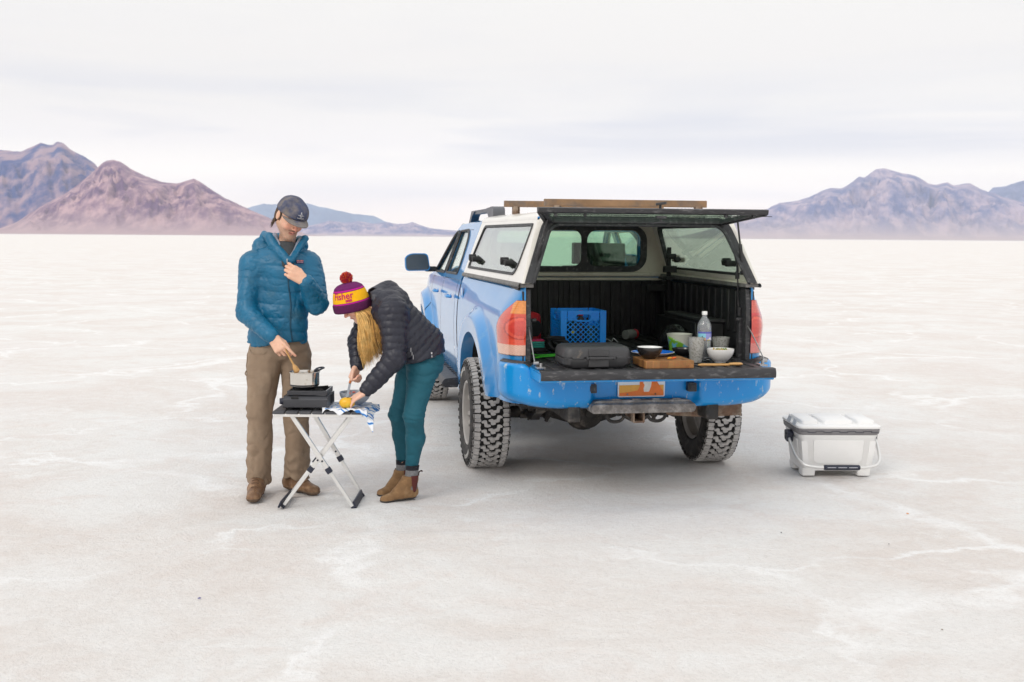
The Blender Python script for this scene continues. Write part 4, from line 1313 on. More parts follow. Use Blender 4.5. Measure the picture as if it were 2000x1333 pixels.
def tyre_mesh():
    R_, Wd = 0.384, 0.265
    t = MB()
    h = Wd / 2
    prof = [(0.222, h - 0.030), (0.240, h - 0.006), (0.285, h + 0.006), (0.330, h + 0.003), (0.358, h - 0.006), (R_ - 0.008, h - 0.020), (R_, h - 0.045), (R_, 0)]
    prof = [(r, x) for r, x in prof] + [(r, -x) for r, x in prof[-2::-1]]
    n0 = 0
    t.lathe(prof, n=72, axis='x', m=0)
    t.m = [2 if (len(prof) - 1 and 5 <= k // 72 <= len(prof) - 7) else 0 for k in range(len(t.m))]
    NP = 38; du = 2 * PI / NP
    shapes = []
    hw = 0.126
    for s, ph in ((1, 0.0), (-1, 0.5)):
        shapes.append(([(s * 0.62, 0.10 + ph), (s * 0.70, 0.02 + ph), (s * 1.0, 0.04 + ph), (s * 1.0, 0.42 + ph), (s * 0.88, 0.44 + ph), (s * 0.88, 0.50 + ph), (s * 1.0, 0.52 + ph), (s * 1.0, 0.82 + ph), (s * 0.68, 0.86 + ph), (s * 0.60, 0.72 + ph), (s * 0.66, 0.44 + ph)]))
    shapes.append([(-0.56, 0.30), (-0.40, 0.18), (-0.30, 0.22), (-0.26, 0.60), (-0.10, 0.66), (-0.08, 0.84), (-0.24, 0.92), (-0.40, 0.86), (-0.44, 0.50), (-0.56, 0.48)])
    shapes.append([(0.56, 0.80), (0.40, 0.68), (0.30, 0.72), (0.26, 1.10), (0.10, 1.16), (0.08, 1.34), (0.24, 1.42), (0.40, 1.36), (0.44, 1.0), (0.56, 0.98)])
    shapes.append([(-0.18, 0.14), (-0.02, 0.06), (0.06, 0.10), (0.10, 0.40), (0.20, 0.46), (0.18, 0.62), (0.04, 0.70), (-0.05, 0.64), (-0.08, 0.36), (-0.18, 0.30)])
    for i in range(NP):
        for poly in shapes:
            cx_ = sum(p[0] for p in poly) / len(poly); cy_ = sum(p[1] for p in poly) / len(poly)
            P_ = rpoly([(cx_ + (p[0] - cx_) * 1.06, cy_ + (p[1] - cy_) * 1.06) for p in poly], 0.035, 2)
            def fm(a, b, c, i=i):
                drop = 0.012 * max(0, (abs(a) - 0.82) / 0.18) ** 2
                r = (R_ - 0.004 if c == 0 else R_ + 0.0115) - drop
                th = (i + b) * du
                return (a * hw, r * math.cos(th), r * math.sin(th))
            k0 = len(t.f)
            t.prism(P_, 0, 1, fm, m=1)
    # shoulder blocks reaching down the sidewall
    for s in (-1, 1):
        for i in range(NP):
            a0 = (i + (0.0 if s > 0 else 0.5)) * du
            t.prism([(0.04, 0.352), (0.42, 0.352), (0.42, 0.385), (0.04, 0.385)], 0, 0.010, lambda a, b, c: (s * (h - 0.012 + (0.385 - b) * 0.25 + c * (1 if b < .37 else .4)), b * math.cos(a0 + a * du), b * math.sin(a0 + a * du)), m=0)
            t.prism([(0.54, 0.362), (0.82, 0.362), (0.82, 0.387), (0.54, 0.387)], 0, 0.010, lambda a, b, c: (s * (h - 0.012 + (0.385 - b) * 0.25 + c * .6), b * math.cos(a0 + a * du), b * math.sin(a0 + a * du)), m=0)
    me = mesh_from('tyre', t.v, t.f, [M_tyre, M_tread, M_groove], t.m, 0)
    b = bmesh.new(); b.from_mesh(me); bmesh.ops.recalc_face_normals(b, faces=b.faces); b.to_mesh(me); b.free()
    me.polygons.foreach_set('use_smooth', np.ones(len(me.polygons), dtype=bool)); me.set_sharp_from_angle(angle=math.radians(35))
    return me
def rim_mesh():
    t = MB()
    t.lathe([(0.0, 0.055), (0.05, 0.060), (0.075, 0.045), (0.08, 0.02), (0.08, -0.02)], n=40, axis='x')
    t.lathe([(0.232, 0.118), (0.226, 0.126), (0.214, 0.120), (0.208, 0.09), (0.20, 0.03), (0.20, -0.10), (0.225, -0.12)], n=60, axis='x')
    t.lathe([(0.195, -0.03), (0.0, -0.03)], n=40, axis='x')
    for k in range(6):
        a = 2 * PI * k / 6
        for sg in (-1, 1):
            b0 = a + sg * 0.10; b1 = a + sg * 0.20
            t.bar((0.045, 0.06 * math.cos(b0), 0.06 * math.sin(b0)), (0.075, 0.208 * math.cos(b1), 0.208 * math.sin(b1)), 0.034, 0.03, up=(1, 0, 0))
        t.cyl((0.05, 0.052 * math.cos(a + .5), 0.052 * math.sin(a + .5)), (0.068, 0.052 * math.cos(a + .5), 0.052 * math.sin(a + .5)), 0.009, n=8)
    m_ = MB(); m_.v, m_.f, m_.m = t.v, t.f, t.m
    return m_
TM = tyre_mesh()
RB = rim_mesh()
first = None
LV, LF = text_mesh('ALL TERRAIN', 0.036, 0.0012)
for s, y in ((-1, 0.0), (1, 0.0), (-1, WB), (1, WB)):
    w = bpy.data.objects.new('wheel', None); COL.objects.link(w); w.parent = truck
    w.location = (s * 0.838, y, 0.386)
    w.rotation_euler = (0.37 * (y + 1) * s, 0, 0 if s > 0 else 0)
    ty = link('tyre', TM, w)
    if first is None:
        first = RB.build('rim', M_rim, w, bevel=0.004); rm = first
    else: rm = link('rim', first.data, w, bevel=0.004)
    if s < 0: rm.rotation_euler = (0, 0, PI)
    # raised pale lettering on the outer sidewall
    V = []
    for (a, b, c) in LV:
        th = a / 0.30; r = 0.302 + b
        V.append((s * (0.1385 + 0.0), r * math.sin(th), r * math.cos(th)))
    for VV_ in (V, [(p[0], -p[1], -p[2]) for p in V]):
        lt = MB(); lt.add(VV_, LF)
        lt.build('sidewall_lettering', mat('white_letters', (0.55, 0.54, 0.52), 0.7), w, solid=0.002, smooth=0)
# ------------------------------------------------------------------ things standing in the truck bed and on the tailgate
def on_truck(name, label, cat, x, y, z, rz=0.0, group=None):
    return thing(name, label, cat, t2w(x, y, z), T_RZ + math.radians(rz), group)


ZF, ZG = 0.869, 0.8655      # bed ribs, tailgate liner ribs
M_crate = mat('crate_blue', (0.0, 0.30, 1.0), 0.35, var=0.05, vs=10)
M_bowlb = mat('black_glaze', (0.018, 0.017, 0.018), 0.22, coat=0.4)
M_bowlw = mat('white_glaze', (0.80, 0.80, 0.79), 0.2, coat=0.4)
M_wood = mat('pale_wood', (0.58, 0.33, 0.12), 0.5, var=0.12, vs=4, stretch=(14, 2, 14))

# milk crate with lattice sides
cr = on_truck('milk_crate', 'blue plastic milk crate with lattice sides standing in the truck bed', 'crate', -0.166, -0.06, ZF, 1)
cr.scale = (1.0, 1.0, 0.94)
w, d, h = 0.330, 0.325, 0.275
f = MB()
for s in (-1, 1):
    for q in (-1, 1):
        f.box((s * (w / 2 - 0.022), q * (d / 2 - 0.005), h / 2), (0.044, 0.010, h)); f.box((s * (w / 2 - 0.005), q * (d / 2 - 0.022), h / 2), (0.010, 0.043, h - 0.001))
for q in (-1, 1):
    # upper band with the hand hole, front/back and sides
    for ax in (0, 1):
        fm = (lambda a, b, c, q=q: (a, q * (d / 2 - 0.010 + c), b)) if ax == 0 else (lambda a, b, c, q=q: (q * (w / 2 - 0.010 + c), a, b))
        g = holes_plate([(-0.115, 0.20), (-0.055, 0.20), (-0.05, 0.192), (0.05, 0.192), (0.055, 0.20), (0.115, 0.20), (0.115, h), (-0.115, h)], [rrect(-0.052, 0.205, 0.052, 0.246, 0.018, 4)], fm, 0.009)
        f.add(g.v, g.f)
        for k in range(9):
            x = -0.14 + k * 0.035
            f.add(*(lambda m_: (m_.v, m_.f))(MB().prism([(x - 0.004, 0.203), (x + 0.004, 0.203), (x + 0.004, 0.272), (x - 0.004, 0.272)], 0.009 if abs(x) > .06 else .009, 0.0125, fm))) if abs(x) > 0.055 else None
        for zz in (0.222, 0.240, 0.258): f.add(*(lambda m_: (m_.v, m_.f))(MB().prism([(-0.16, zz - .0025), (-0.056, zz - .0025), (-0.056, zz + .0025), (-0.16, zz + .0025)], 0.009, 0.0118, fm))); f.add(*(lambda m_: (m_.v, m_.f))(MB().prism([(0.056, zz - .0025), (0.16, zz - .0025), (0.16, zz + .0025), (0.056, zz + .0025)], 0.009, 0.0118, fm)))
        # diagonal lattice
        for sg in (-1, 1):
            for k in range(-9, 10):
                x0 = k * 0.0375
                pts = []
                a0, a1, b0, b1 = -0.118, 0.118, 0.02, 0.202
                # line x = x0 + sg*(z-b0)
                za, zb = b0, b1
                lo_, hi_ = sorted([(a0 - x0) * sg + b0, (a1 - x0) * sg + b0])
                za, zb = max(za, lo_), min(zb, hi_)
                if zb - za < 0.004: continue
                A = fm(x0 + sg * (za - b0), za, 0.004); B = fm(x0 + sg * (zb - b0), zb, 0.004)
                f.bar(A, B, 0.0045, 0.006)
f.box((0, 0, 0.010), (w - 0.02, d - 0.02, 0.006))
for s in (-1, 1):
    f.box((0, s * (d / 2 - 0.005), 0.012), (w - 0.09, 0.009, 0.024)); f.box((s * (w / 2 - 0.005), 0, 0.012), (0.009, d - 0.09, 0.024))
f.build('crate_body', M_crate, cr, bevel=0.0012)
co = on_truck('fuel_canister', 'dark green round canister with yellow dot standing inside the blue crate', 'canister', -0.215, -0.12, ZF + 0.016)
MB().lathe([(0, 0), (0.052, 0), (0.055, 0.006), (0.055, 0.13), (0.048, 0.15), (0.02, 0.16), (0.02, 0.175), (0, 0.175)], n=24).build('canister_body', mat('dark_green', (0.01, 0.06, 0.045), 0.4), co)
MB().lathe([(0, 0), (0.014, 0), (0.012, 0.003), (0, 0.003)], (-0.012, -0.0535, 0.09), 14, R=Matrix(((1, 0, 0), (0, 0, -1), (0, 1, 0)))).build('yellow_dot', mat('yellow_sticker', (0.75, 0.62, 0.03), 0.5), co)
co = on_truck('fuel_canister', 'teal round canister standing on the right inside the blue crate', 'canister', -0.085, -0.11, ZF + 0.016)
MB().lathe([(0, 0), (0.058, 0), (0.060, 0.006), (0.060, 0.10), (0.05, 0.12), (0.022, 0.13), (0, 0.13)], n=24).build('canister_body', mat('dark_teal', (0.01, 0.09, 0.08), 0.45), co)
co = on_truck('red_bottle', 'small dark bottle with red cap sticking up inside the blue crate', 'bottle', -0.17, -0.165, ZF + 0.016)
MB().lathe([(0, 0), (0.03, 0), (0.032, 0.02), (0.030, 0.17), (0.014, 0.20), (0.014, 0.21), (0, 0.21)], n=18).build('bottle_body', M_blk, co)
MB().lathe([(0, 0.205), (0.018, 0.205), (0.018, 0.235), (0.014, 0.24), (0, 0.24)], n=18).build('bottle_cap', mat('red_cap', (0.6, 0.01, 0.015), 0.4), co)

# black carrying case of the stove
cs = on_truck('stove_case', 'black plastic carrying case with folded handle lying on the tailgate', 'case', -0.375, -1.335, ZG, 1)
cb = MB()
for z0, z1 in ((0.0, 0.058), (0.064, 0.118)):
    o_ = rrect(-0.207, -0.152, 0.207, 0.152, 0.05, 5)
    lo = 0.93 if z0 == 0 else 1.0; hi_ = 1.0 if z0 == 0 else 0.90
    n = len(o_); V = []
    for zz, sc in (((0.0, 0.88), (0.022, 0.99), (0.058, 1.0)) if z0 == 0 else ((0.064, 1.0), (0.100, 0.985), (0.120, 0.94), (0.129, 0.86))):
        V += [(a * sc if True else a, b * sc, zz) for a, b in o_]
    k = len(V) // n; Fq = []
    for i in range(k - 1): Fq += [(i * n + j, i * n + (j + 1) % n, (i + 1) * n + (j + 1) % n, (i + 1) * n + j) for j in range(n)]
    Fq += [tuple(range(n))[::-1], tuple((k - 1) * n + j for j in range(n))]
    cb.add(V, Fq)
cb.box((0, 0, 0.061), (0.40, 0.29, 0.008))
M_case = mat('case_black', (0.045, 0.046, 0.050), 0.45, var=0.12, vs=9, bump=0.1, bs=150, col2=(0.25, 0.21, 0.16), cf=(0.66, 0.8), cs=11, rvar=.1)
cb.build('case_shell', M_case, cs, bevel=0.003)
q = MB(); q.box((-0.00, -0.150, 0.031), (0.125, 0.016, 0.048)); q.box((0.0, -0.149, 0.092), (0.125, 0.018, 0.044))
q.build('clasp_panel', M_case, cs, bevel=0.004)
q = MB(); q.bar((-0.062, -0.166, 0.062), (0.085, -0.166, 0.062), 0.014, 0.016); q.box((-0.070, -0.158, 0.062), (0.016, 0.026, 0.018)); q.box((0.092, -0.158, 0.062), (0.016, 0.026, 0.018))
q.bar((-0.16, -0.153, 0.062), (-0.09, -0.153, 0.062), 0.006, 0.016); q.bar((0.11, -0.153, 0.062), (0.17, -0.153, 0.062), 0.006, 0.016)
q.build('carry_handle', M_case, cs, bevel=0.003)

# end-grain cutting board
bd = on_truck('cutting_board', 'thick end-grain wooden cutting board lying at the tailgate edge', 'cutting board', 0.052, -1.400, ZG, 0)
m = bpy.data.materials.new('end_grain'); m.use_nodes = True
t_ = m.node_tree; b_ = t_.nodes['Principled BSDF']; b_.inputs['Roughness'].default_value = 0.55
tcx = t_.nodes.new('ShaderNodeTexCoord'); mp_ = t_.nodes.new('ShaderNodeMapping'); mp_.inputs['Scale'].default_value = (30, 22, 4)
nz = t_.nodes.new('ShaderNodeTexVoronoi'); nz.inputs['Scale'].default_value = 1.0; nz.distance = 'CHEBYCHEV'; nz.inputs['Randomness'].default_value = 0.6
ns = t_.nodes.new('ShaderNodeTexNoise'); ns.inputs['Scale'].default_value = 90; ns.inputs['Detail'].default_value = 5
rm_ = t_.nodes.new('ShaderNodeValToRGB'); e_ = rm_.color_ramp.elements; e_[0].color = (0.20, 0.075, 0.022, 1); e_[1].color = (0.55, 0.26, 0.085, 1)
mxx = t_.nodes.new('ShaderNodeMix'); mxx.data_type = 'RGBA'; mxx.blend_type = 'MULTIPLY'; mxx.inputs['Factor'].default_value = 0.5
t_.links.new(tcx.outputs['Object'], mp_.inputs[0]); t_.links.new(mp_.outputs[0], nz.inputs['Vector']); t_.links.new(tcx.outputs['Object'], ns.inputs['Vector'])
t_.links.new(nz.outputs['Color'], rm_.inputs['Fac']); t_.links.new(rm_.outputs[0], mxx.inputs['A']); t_.links.new(ns.outputs['Color'], mxx.inputs['B']); t_.links.new(mxx.outputs['Result'], b_.inputs['Base Color'])
MB().box((0, 0, 0.023), (0.30, 0.28, 0.046)).build('board', m, bd, bevel=0.003)


def bowl(name, label, x, y, z, r, h, wall, base=0.45, rz=0, parent_fn=on_truck, mats=None, thick=0.005, filling=None):
    o = parent_fn(name, label, 'bowl', x, y, z, rz)
    p = [(0, 0), (r * base, 0), (r * base * 1.02, 0.004)]
    for k in range(1, 9):
        t = k / 8
        p.append((r * base + (r - r * base) * math.sin(t * PI / 2) ** 0.9, 0.004 + (h - 0.004) * (1 - math.cos(t * PI / 2)) ** 0.8 if False else 0.004 + (h - 0.004) * t ** 1.15))
    out = MB()
    out.lathe(p + [(r - thick * .4, h + 0.001)], n=40, m=0)
    inn = [(r - thick * .4, h + 0.001), (r - thick, h - 0.001)] + [((a - thick) if a > thick else 0, b + thick * 0.6) for a, b in reversed(p[2:-1])] + [(0, thick)]
    out.lathe(inn, n=40, m=1)
    out.build('bowl_wall', mats, o, smooth=60)
    if filling:
        filling(o)
    return o


bowl('bowl', 'black bowl with white inside standing on the wooden cutting board', -0.035, -1.405, ZG + 0.0465, 0.079, 0.070, None, mats=[M_bowlb, M_bowlw])
def mash(o):
    m_ = MB()
    m_.grid(lambda u, v: ((0.066 * u) * math.cos(2 * PI * v), (0.066 * u) * math.sin(2 * PI * v), 0.072 + 0.010 * (1 - u) + 0.006 * math.sin(v * 31 + u * 9)), 8, 30)
    m_.build('food', mat('creamy_food', (0.72, 0.60, 0.42), 0.7, col2=(0.70, 0.38, 0.06), cf=(0.52, 0.6), cs=60, bump=.6, bs=80), o)
    q = MB()
    for k in range(9):
        a = k * 2.4; rr = 0.02 + 0.035 * ((k * 37) % 10) / 10
        q.lathe([(0, -0.006), (0.007, 0), (0, 0.007)], (rr * math.cos(a), rr * math.sin(a), 0.083), 6)
    q.tube([(0.03 * math.cos(x_) , 0.03 * math.sin(x_), 0.0825) for x_ in np.linspace(0, 5.5, 14)], 0.003, 5)
    q.build('topping', mat('green_orange_bits', (0.55, 0.30, 0.03), 0.6, col2=(0.08, 0.2, 0.02), cf=(.4, .5), cs=60), o)
bowl('bowl', 'white bowl with creamy food standing beside the water glass', 0.478, -1.235, ZG, 0.086, 0.084, None, base=0.42, mats=[M_bowlw, M_bowlw], filling=mash)
bowl('bowl', 'small dark bowl standing behind the tall glass', 0.36, -0.86, ZF, 0.075, 0.050, None, mats=[M_bowlb, M_bowlb])
pl = on_truck('plate', 'blue enamel plate with white rim lying behind the black bowl', 'plate', 0.040, -1.225, ZG + 0.048)
pb = MB(); pb.lathe([(0, 0.0), (0.085, 0.0), (0.095, 0.006), (0.128, 0.017), (0.134, 0.020)], n=44, m=1); pb.lathe([(0.134, 0.020), (0.135, 0.022), (0.131, 0.0225)], n=44, m=1); pb.lathe([(0.131, 0.0225), (0.126, 0.020), (0.094, 0.009), (0.085, 0.004), (0, 0.004)], n=44, m=0)
pb.build('plate_dish', [mat('enamel_blue', (0.0, 0.13, 0.60), 0.25, coat=.5), mat('enamel_white', (0.75, 0.77, 0.80), 0.3)], pl, smooth=60)
tb_ = on_truck('yogurt_tub', 'round white tub with green wrapper standing behind the bowls', 'tub', 0.385, -0.70, ZF)
x_ = MB(); x_.lathe([(0, 0), (0.058, 0), (0.066, 0.03), (0.084, 0.125), (0.086, 0.132)], n=36); x_.lathe([(0.086, 0.132), (0.082, 0.132), (0.060, 0.03), (0, 0.02)], n=36)
x_.build('tub_wall', mat('tub_white', (0.62, 0.62, 0.55), 0.4), tb_, smooth=60)
MB().grid(lambda u, v: ((0.070 + 0.018 * v + 0.004) * math.cos(-2.9 + 1.75 * u), (0.070 + 0.018 * v + 0.004) * math.sin(-2.9 + 1.75 * u), 0.002 + (0.115 - 0.07 * u ** 1.5) * v), 16, 8).build('wrapper', mat('green_wrapper', (0.14, 0.34, 0.02), 0.35, coat=.4, col2=(0.10, 0.35, 0.55), cf=(0.50, 0.54), cs=14), tb_, solid=0.003)
# bottle
M_clear = mat('clear_plastic', (0.86, 0.90, 0.95), 0.10, trans=0.74, spec=0.5)
bt = on_truck('water_bottle', 'clear ribbed plastic water bottle with white cap and blue mountain label', 'bottle', 0.415, -1.105, ZG)
pr_ = [(0, 0.004), (0.030, 0), (0.040, 0.006), (0.041, 0.018)]
for k in range(9):
    z = 0.022 + k * 0.0125
    pr_ += [(0.0415, z), (0.0385, z + 0.006)]
pr_ += [(0.0415, 0.136), (0.0415, 0.235), (0.039, 0.248), (0.028, 0.275), (0.0155, 0.297), (0.0135, 0.302), (0.0135, 0.314)]
MB().lathe(pr_, n=32).build('bottle_body', M_clear, bt, smooth=60)
bt.scale = (1.08, 1.08, 0.93)
MB().lathe([(0, 0.312), (0.0165, 0.312), (0.0165, 0.334), (0.014, 0.337), (0, 0.337)], n=24).build('bottle_cap', M_bowlw, bt)
m = bpy.data.materials.new('bottle_label'); m.use_nodes = True; t_ = m.node_tree; b_ = t_.nodes['Principled BSDF']; b_.inputs['Roughness'].default_value = 0.35
a_ = t_.nodes.new('ShaderNodeVertexColor'); a_.layer_name = 'tint'; t_.links.new(a_.outputs['Color'], b_.inputs['Base Color'])
lb = MB().grid(lambda u, v: (0.0424 * math.cos(-2.9 + 2.75 * u), 0.0424 * math.sin(-2.9 + 2.75 * u), 0.140 + 0.058 * v), 44, 22).build('label', m, bt, solid=0.0006)
ca = lb.data.color_attributes.new('tint', 'FLOAT_COLOR', 'POINT')
for i, v_ in enumerate(lb.data.vertices):
    u = (i // 23) / 44; v = (i % 23) / 22
    c = (0.10, 0.12, 0.45) if v > 0.78 else (0.28, 0.30, 0.66)
    if v <= 0.78 and u < 0.45: c = (0.25, 0.60, 0.75) if v > 0.3 else (0.75, 0.40, 0.12)
    if 0.2 < u < 0.34 and v < 0.55 - abs(u - .27) * 4: c = (0.04, 0.10, 0.06)
    if v < 0.42 - abs(u - 0.72) * 2.2: c = (0.82, 0.82, 0.85)
    if v < 0.12 and u > .5: c = (0.7, 0.6, 0.15) if u < .7 else (.6, .6, .75)
    ca.data[i].color = (*c, 1)


def tumbler(label, x, y, z, r0, r1, h):
    o = on_truck('drinking_glass', label, 'glass', x, y, z)
    g = MB()
    prf = [(0, 0), (r0, 0.0), (r0 + 0.001, 0.006), (r1 - 0.001, h), (r1 - 0.004, h), (r0 - 0.003, 0.014), (0, 0.012)]
    g.lathe(prf, n=30)
    g.build('glass_wall', mat('pressed_glass', (0.93, 0.93, 0.89), 0.14, trans=0.62, bump=0.9, bs=95, bdist=0.006, col2=(0.55, 0.53, 0.48), cf=(0.5, 0.62), cs=90), o, smooth=50)
    return o
tumbler('tall pressed clear glass standing in front of the water bottle', 0.325, -1.215, ZG, 0.038, 0.054, 0.155)
tumbler('shorter clear glass standing behind the white bowl', 0.615, -0.87, ZF, 0.044, 0.060, 0.122)
sp = on_truck('wooden_spoon', 'wooden spoon lying on the tailgate edge beside the cutting board', 'spoon', 0.405, -1.445, ZG)
x_ = MB(); x_.tube([(-0.145, 0.0, 0.008), (-0.12, 0, 0.008), (0.03, 0, 0.007), (0.07, 0, 0.007)], [0.006, 0.0095, 0.008, 0.007], 12)
x_.lathe([(0, -0.05), (0.016, -0.04), (0.022, 0), (0.018, 0.035), (0, 0.05)], (0.095, 0, 0.011), 16, R=Matrix(((0, 0, 1), (1, 0, 0), (0, .5, 0))))
x_.build('spoon_body', M_wood, sp)
for lab, x, y, c, sz in (('orange pepper piece lying on the cutting board', 0.105, -1.44, (0.80, 0.12, 0.01), .013), ('yellow pepper piece lying on the cutting board', 0.075, -1.445, (0.80, 0.38, 0.02), .012), ('yellow green scrap beside the tall glass', 0.215, -1.27, (0.50, 0.48, 0.03), .012)):
    o = on_truck('pepper_piece', lab, 'food', x, y, (ZG + 0.0465) if x < .15 else ZG, 30 * x, 'pepper scraps around the cutting board')
    x_ = MB()
    for k in range(3): x_.bar((-sz + k * 0.006, -0.008 + k * .007, 0.004 + k * .002), (sz + k * 0.004, 0.004 * k, 0.007), 0.010, 0.006)
    x_.build('piece', mat('pepper_%d' % int(c[1] * 100), c, 0.4), o, bevel=0.002)
# things deeper in the bed
o = on_truck('paper_scrap', 'crumpled white paper behind the black case', 'paper', -0.22, -1.02, ZF)
MB().grid(lambda u, v: (-0.05 + 0.10 * u, -0.03 + 0.06 * v, 0.004 + 0.05 * u * abs(math.sin(u * 5 + v * 3))), 7, 6).build('sheet', mat('paper', (0.75, 0.75, 0.76), 0.7), o, solid=0.001)
o = on_truck('paper_scrap', 'thin twisted foil scrap lying in the bed right of the blue crate', 'foil', 0.09, 0.0, ZF)
MB().tube(bez([(-.05, 0, .01), (-.02, .02, .035), (.01, -.01, .02), (.03, .02, .04), (.06, 0, .012)], 5), 0.004, 6).build('strip', M_steel, o)
o = on_truck('jar', 'glass jar with red lid lying on its side deep in the bed', 'jar', 0.34, 0.35, ZF + 0.04, 35)
MB().lathe([(0, -0.06), (0.036, -0.055), (0.038, 0.0), (0.038, 0.03), (0.032, 0.045)], axis='x', n=20).build('jar_body', mat('jar_glass', (0.25, 0.25, 0.24), 0.2), o)
MB().lathe([(0.036, 0.042), (0.038, 0.045), (0.038, 0.062), (0, 0.064)], axis='x', n=20).build('jar_lid', mat('jar_red', (0.45, 0.012, 0.02), 0.4), o)
o = on_truck('storage_bag', 'red storage bag with black panel beside the blue crate', 'bag', -0.50, 0.22, ZF)
MB().box((0, 0, 0.11), (0.22, 0.20, 0.22), taper=0.94).build('bag_body', mat('bag_red', (0.50, 0.01, 0.02), 0.6, var=.15, bump=.3), o, bevel=0.03)
MB().prism(rrect(-0.02, 0.05, 0.10, 0.17, 0.04), -0.106, -0.098, lambda a, b, c: (a, c, b)).build('bag_panel', M_dark, o, bevel=.002)
o = on_truck('strap_pack', 'stack of pink and teal folded straps left of the blue crate', 'straps', -0.55, -0.50, ZF)
for k, c in enumerate(((0.02, 0.35, 0.28), (0.02, 0.30, 0.25), (0.03, 0.38, 0.30), (0.62, 0.02, 0.12))):
    MB().prism(rrect(-0.045, 0.014 * k + 0.001, 0.045, 0.014 * k + 0.013, 0.006, 3), -0.03, 0.03, lambda a, b, c_: (a, c_, b + 0.03)).build('folded_strap', mat('strap_%d' % k, c, 0.6), o)
MB().box((0, 0, 0.015), (0.10, 0.07, 0.03)).build('buckle_block', M_dark, o, bevel=.005)
o = on_truck('tangled_gear', 'black tangled gear between the green strap and crate', 'gear', -0.43, -0.55, ZF)
x_ = MB(); R2 = random.Random(5)
pts = [(R2.uniform(-.07, .07), R2.uniform(-.05, .05), R2.uniform(0.012, .10)) for _ in range(16)]
x_.tube(bez(pts, 6), 0.012, 8)
x_.build('gear_cord', M_dark, o)
o = on_truck('green_strap', 'bright green strap lying crumpled beside the black case', 'strap', -0.47, -0.78, ZF)
x_ = MB()
P_ = bez([(-0.20, -0.02, 0.03), (-0.15, -0.04, 0.012), (-0.08, 0.0, 0.008), (0.02, 0.02, 0.014), (0.09, 0.03, 0.05), (0.12, 0.01, 0.075), (0.09, -0.03, 0.03), (0.02, -0.04, 0.01), (-0.13, -0.10, 0.006), (-0.17, -0.14, 0.004)], 6)
for a, b in zip(P_[:-1], P_[1:]): x_.bar(a, b + (b - a) * .2, 0.034, 0.004)
x_.build('webbing', mat('strap_green', (0.05, 0.55, 0.02), 0.5), o, bevel=.001)
o = on_truck('storage_box', 'long low black box with grey lid edge along the right bed wall', 'storage box', 0.655, -0.18, ZF)
MB().box((0, 0, 0.10), (0.14, 0.90, 0.20)).build('box_body', M_liner, o, bevel=.01)
MB().box((0, 0, 0.211), (0.15, 0.92, 0.022)).build('box_lid', M_blk, o, bevel=.006)
o = on_truck('black_bag', 'shiny black plastic bag lying in the bed behind the bottle', 'bag', 0.50, -0.25, ZF)
bb = MB(); bb.grid(lambda u, v: ((lambda r: (r * math.cos(2 * PI * v) * 0.11, r * math.sin(2 * PI * v) * 0.20, 0.16 * math.cos(u * PI / 2) ** .8 + 0.001))((math.sin(u * PI / 2)) * (1 + 0.10 * math.sin(v * 37 + u * 6) * (1 - u)))), 14, 40)
bb.build('bag_body', mat('bin_bag', (0.008, 0.008, 0.009), 0.22, bump=1.0, bs=14, bdist=.03), o)

# ------------------------------------------------------------------ cooler on the salt
ck = thing('cooler', 'white hard cooler with grey band and swing handle standing on the salt', 'cooler', (2.262, 8.085, 0.0), math.radians(1.0))
ck.scale = (1.06, 1.20, 1.05)
M_cool = mat('cooler_white', (0.82, 0.82, 0.815), 0.38, var=0.02, bump=0.05, bs=100, col2=(0.78, 0.775, 0.76), cf=(0.5, 0.8), cs=5)
M_coolg = mat('cooler_grey', (0.22, 0.215, 0.225), 0.5, var=.05)
M_navy = mat('navy_plastic', (0.018, 0.022, 0.042), 0.45)
M_alu = mat('brushed_aluminium', (0.78, 0.78, 0.77), 0.32, 0.75, var=0.05, vs=10)
def ring_stack(mb, levels, r, c=(0, 0), n=4):
    """rounded-rectangle sections: (z, half width, half depth)"""
    V = []; k = None
    for z, a, b in levels:
        P_ = rrect(-a, -b, a, b, r, n); k = len(P_)
        V += [(x + c[0], y + c[1], z) for x, y in P_]
    m_ = len(levels); Fq = []
    for i in range(m_ - 1): Fq += [(i * k + j, i * k + (j + 1) % k, (i + 1) * k + (j + 1) % k, (i + 1) * k + j) for j in range(k)]
    Fq += [tuple(range(k))[::-1], tuple((m_ - 1) * k + j for j in range(k))]
    return mb.add(V, Fq)
x_ = MB()
ring_stack(x_, [(0.035, 0.222, 0.150), (0.05, 0.226, 0.154), (0.255, 0.252, 0.172), (0.262, 0.257, 0.177), (0.280, 0.259, 0.179)], 0.035)
for s in (-1, 1):
    for q in (-1, 1): ring_stack(x_, [(0.0, 0.042, 0.045), (0.05, 0.046, 0.048)], 0.014, (s * 0.182, q * 0.104))
x_.build('cooler_body', M_cool, ck, bevel=0.003)
x_ = MB()
x_.prism(rpoly([(-0.165, 0.245), (0.165, 0.245), (0.158, 0.105), (0.130, 0.085), (-0.130, 0.085), (-0.158, 0.105)], 0.012), 0, 0.006, lambda a, b, c: (a, -0.1545 - (b - 0.05) * 0.088 - c, b))
for s in (-1, 1): x_.prism(rpoly([(s * 0.205, 0.235), (s * 0.245, 0.24), (s * 0.225, 0.07), (s * 0.190, 0.07)], 0.008), 0, 0.008, lambda a, b, c: (a, -0.150 - (b - 0.05) * 0.088 - c, b))
for s in (-1, 1): x_.prism(rpoly([(-0.11, 0.24), (0.11, 0.24), (0.10, 0.09), (-0.10, 0.09)], 0.012), 0, 0.006, lambda a, b, c: (s * (0.2265 + (b - 0.05) * 0.128 + c), a, b))
x_.build('side_panel', M_cool, ck, bevel=0.002)
x_ = MB()
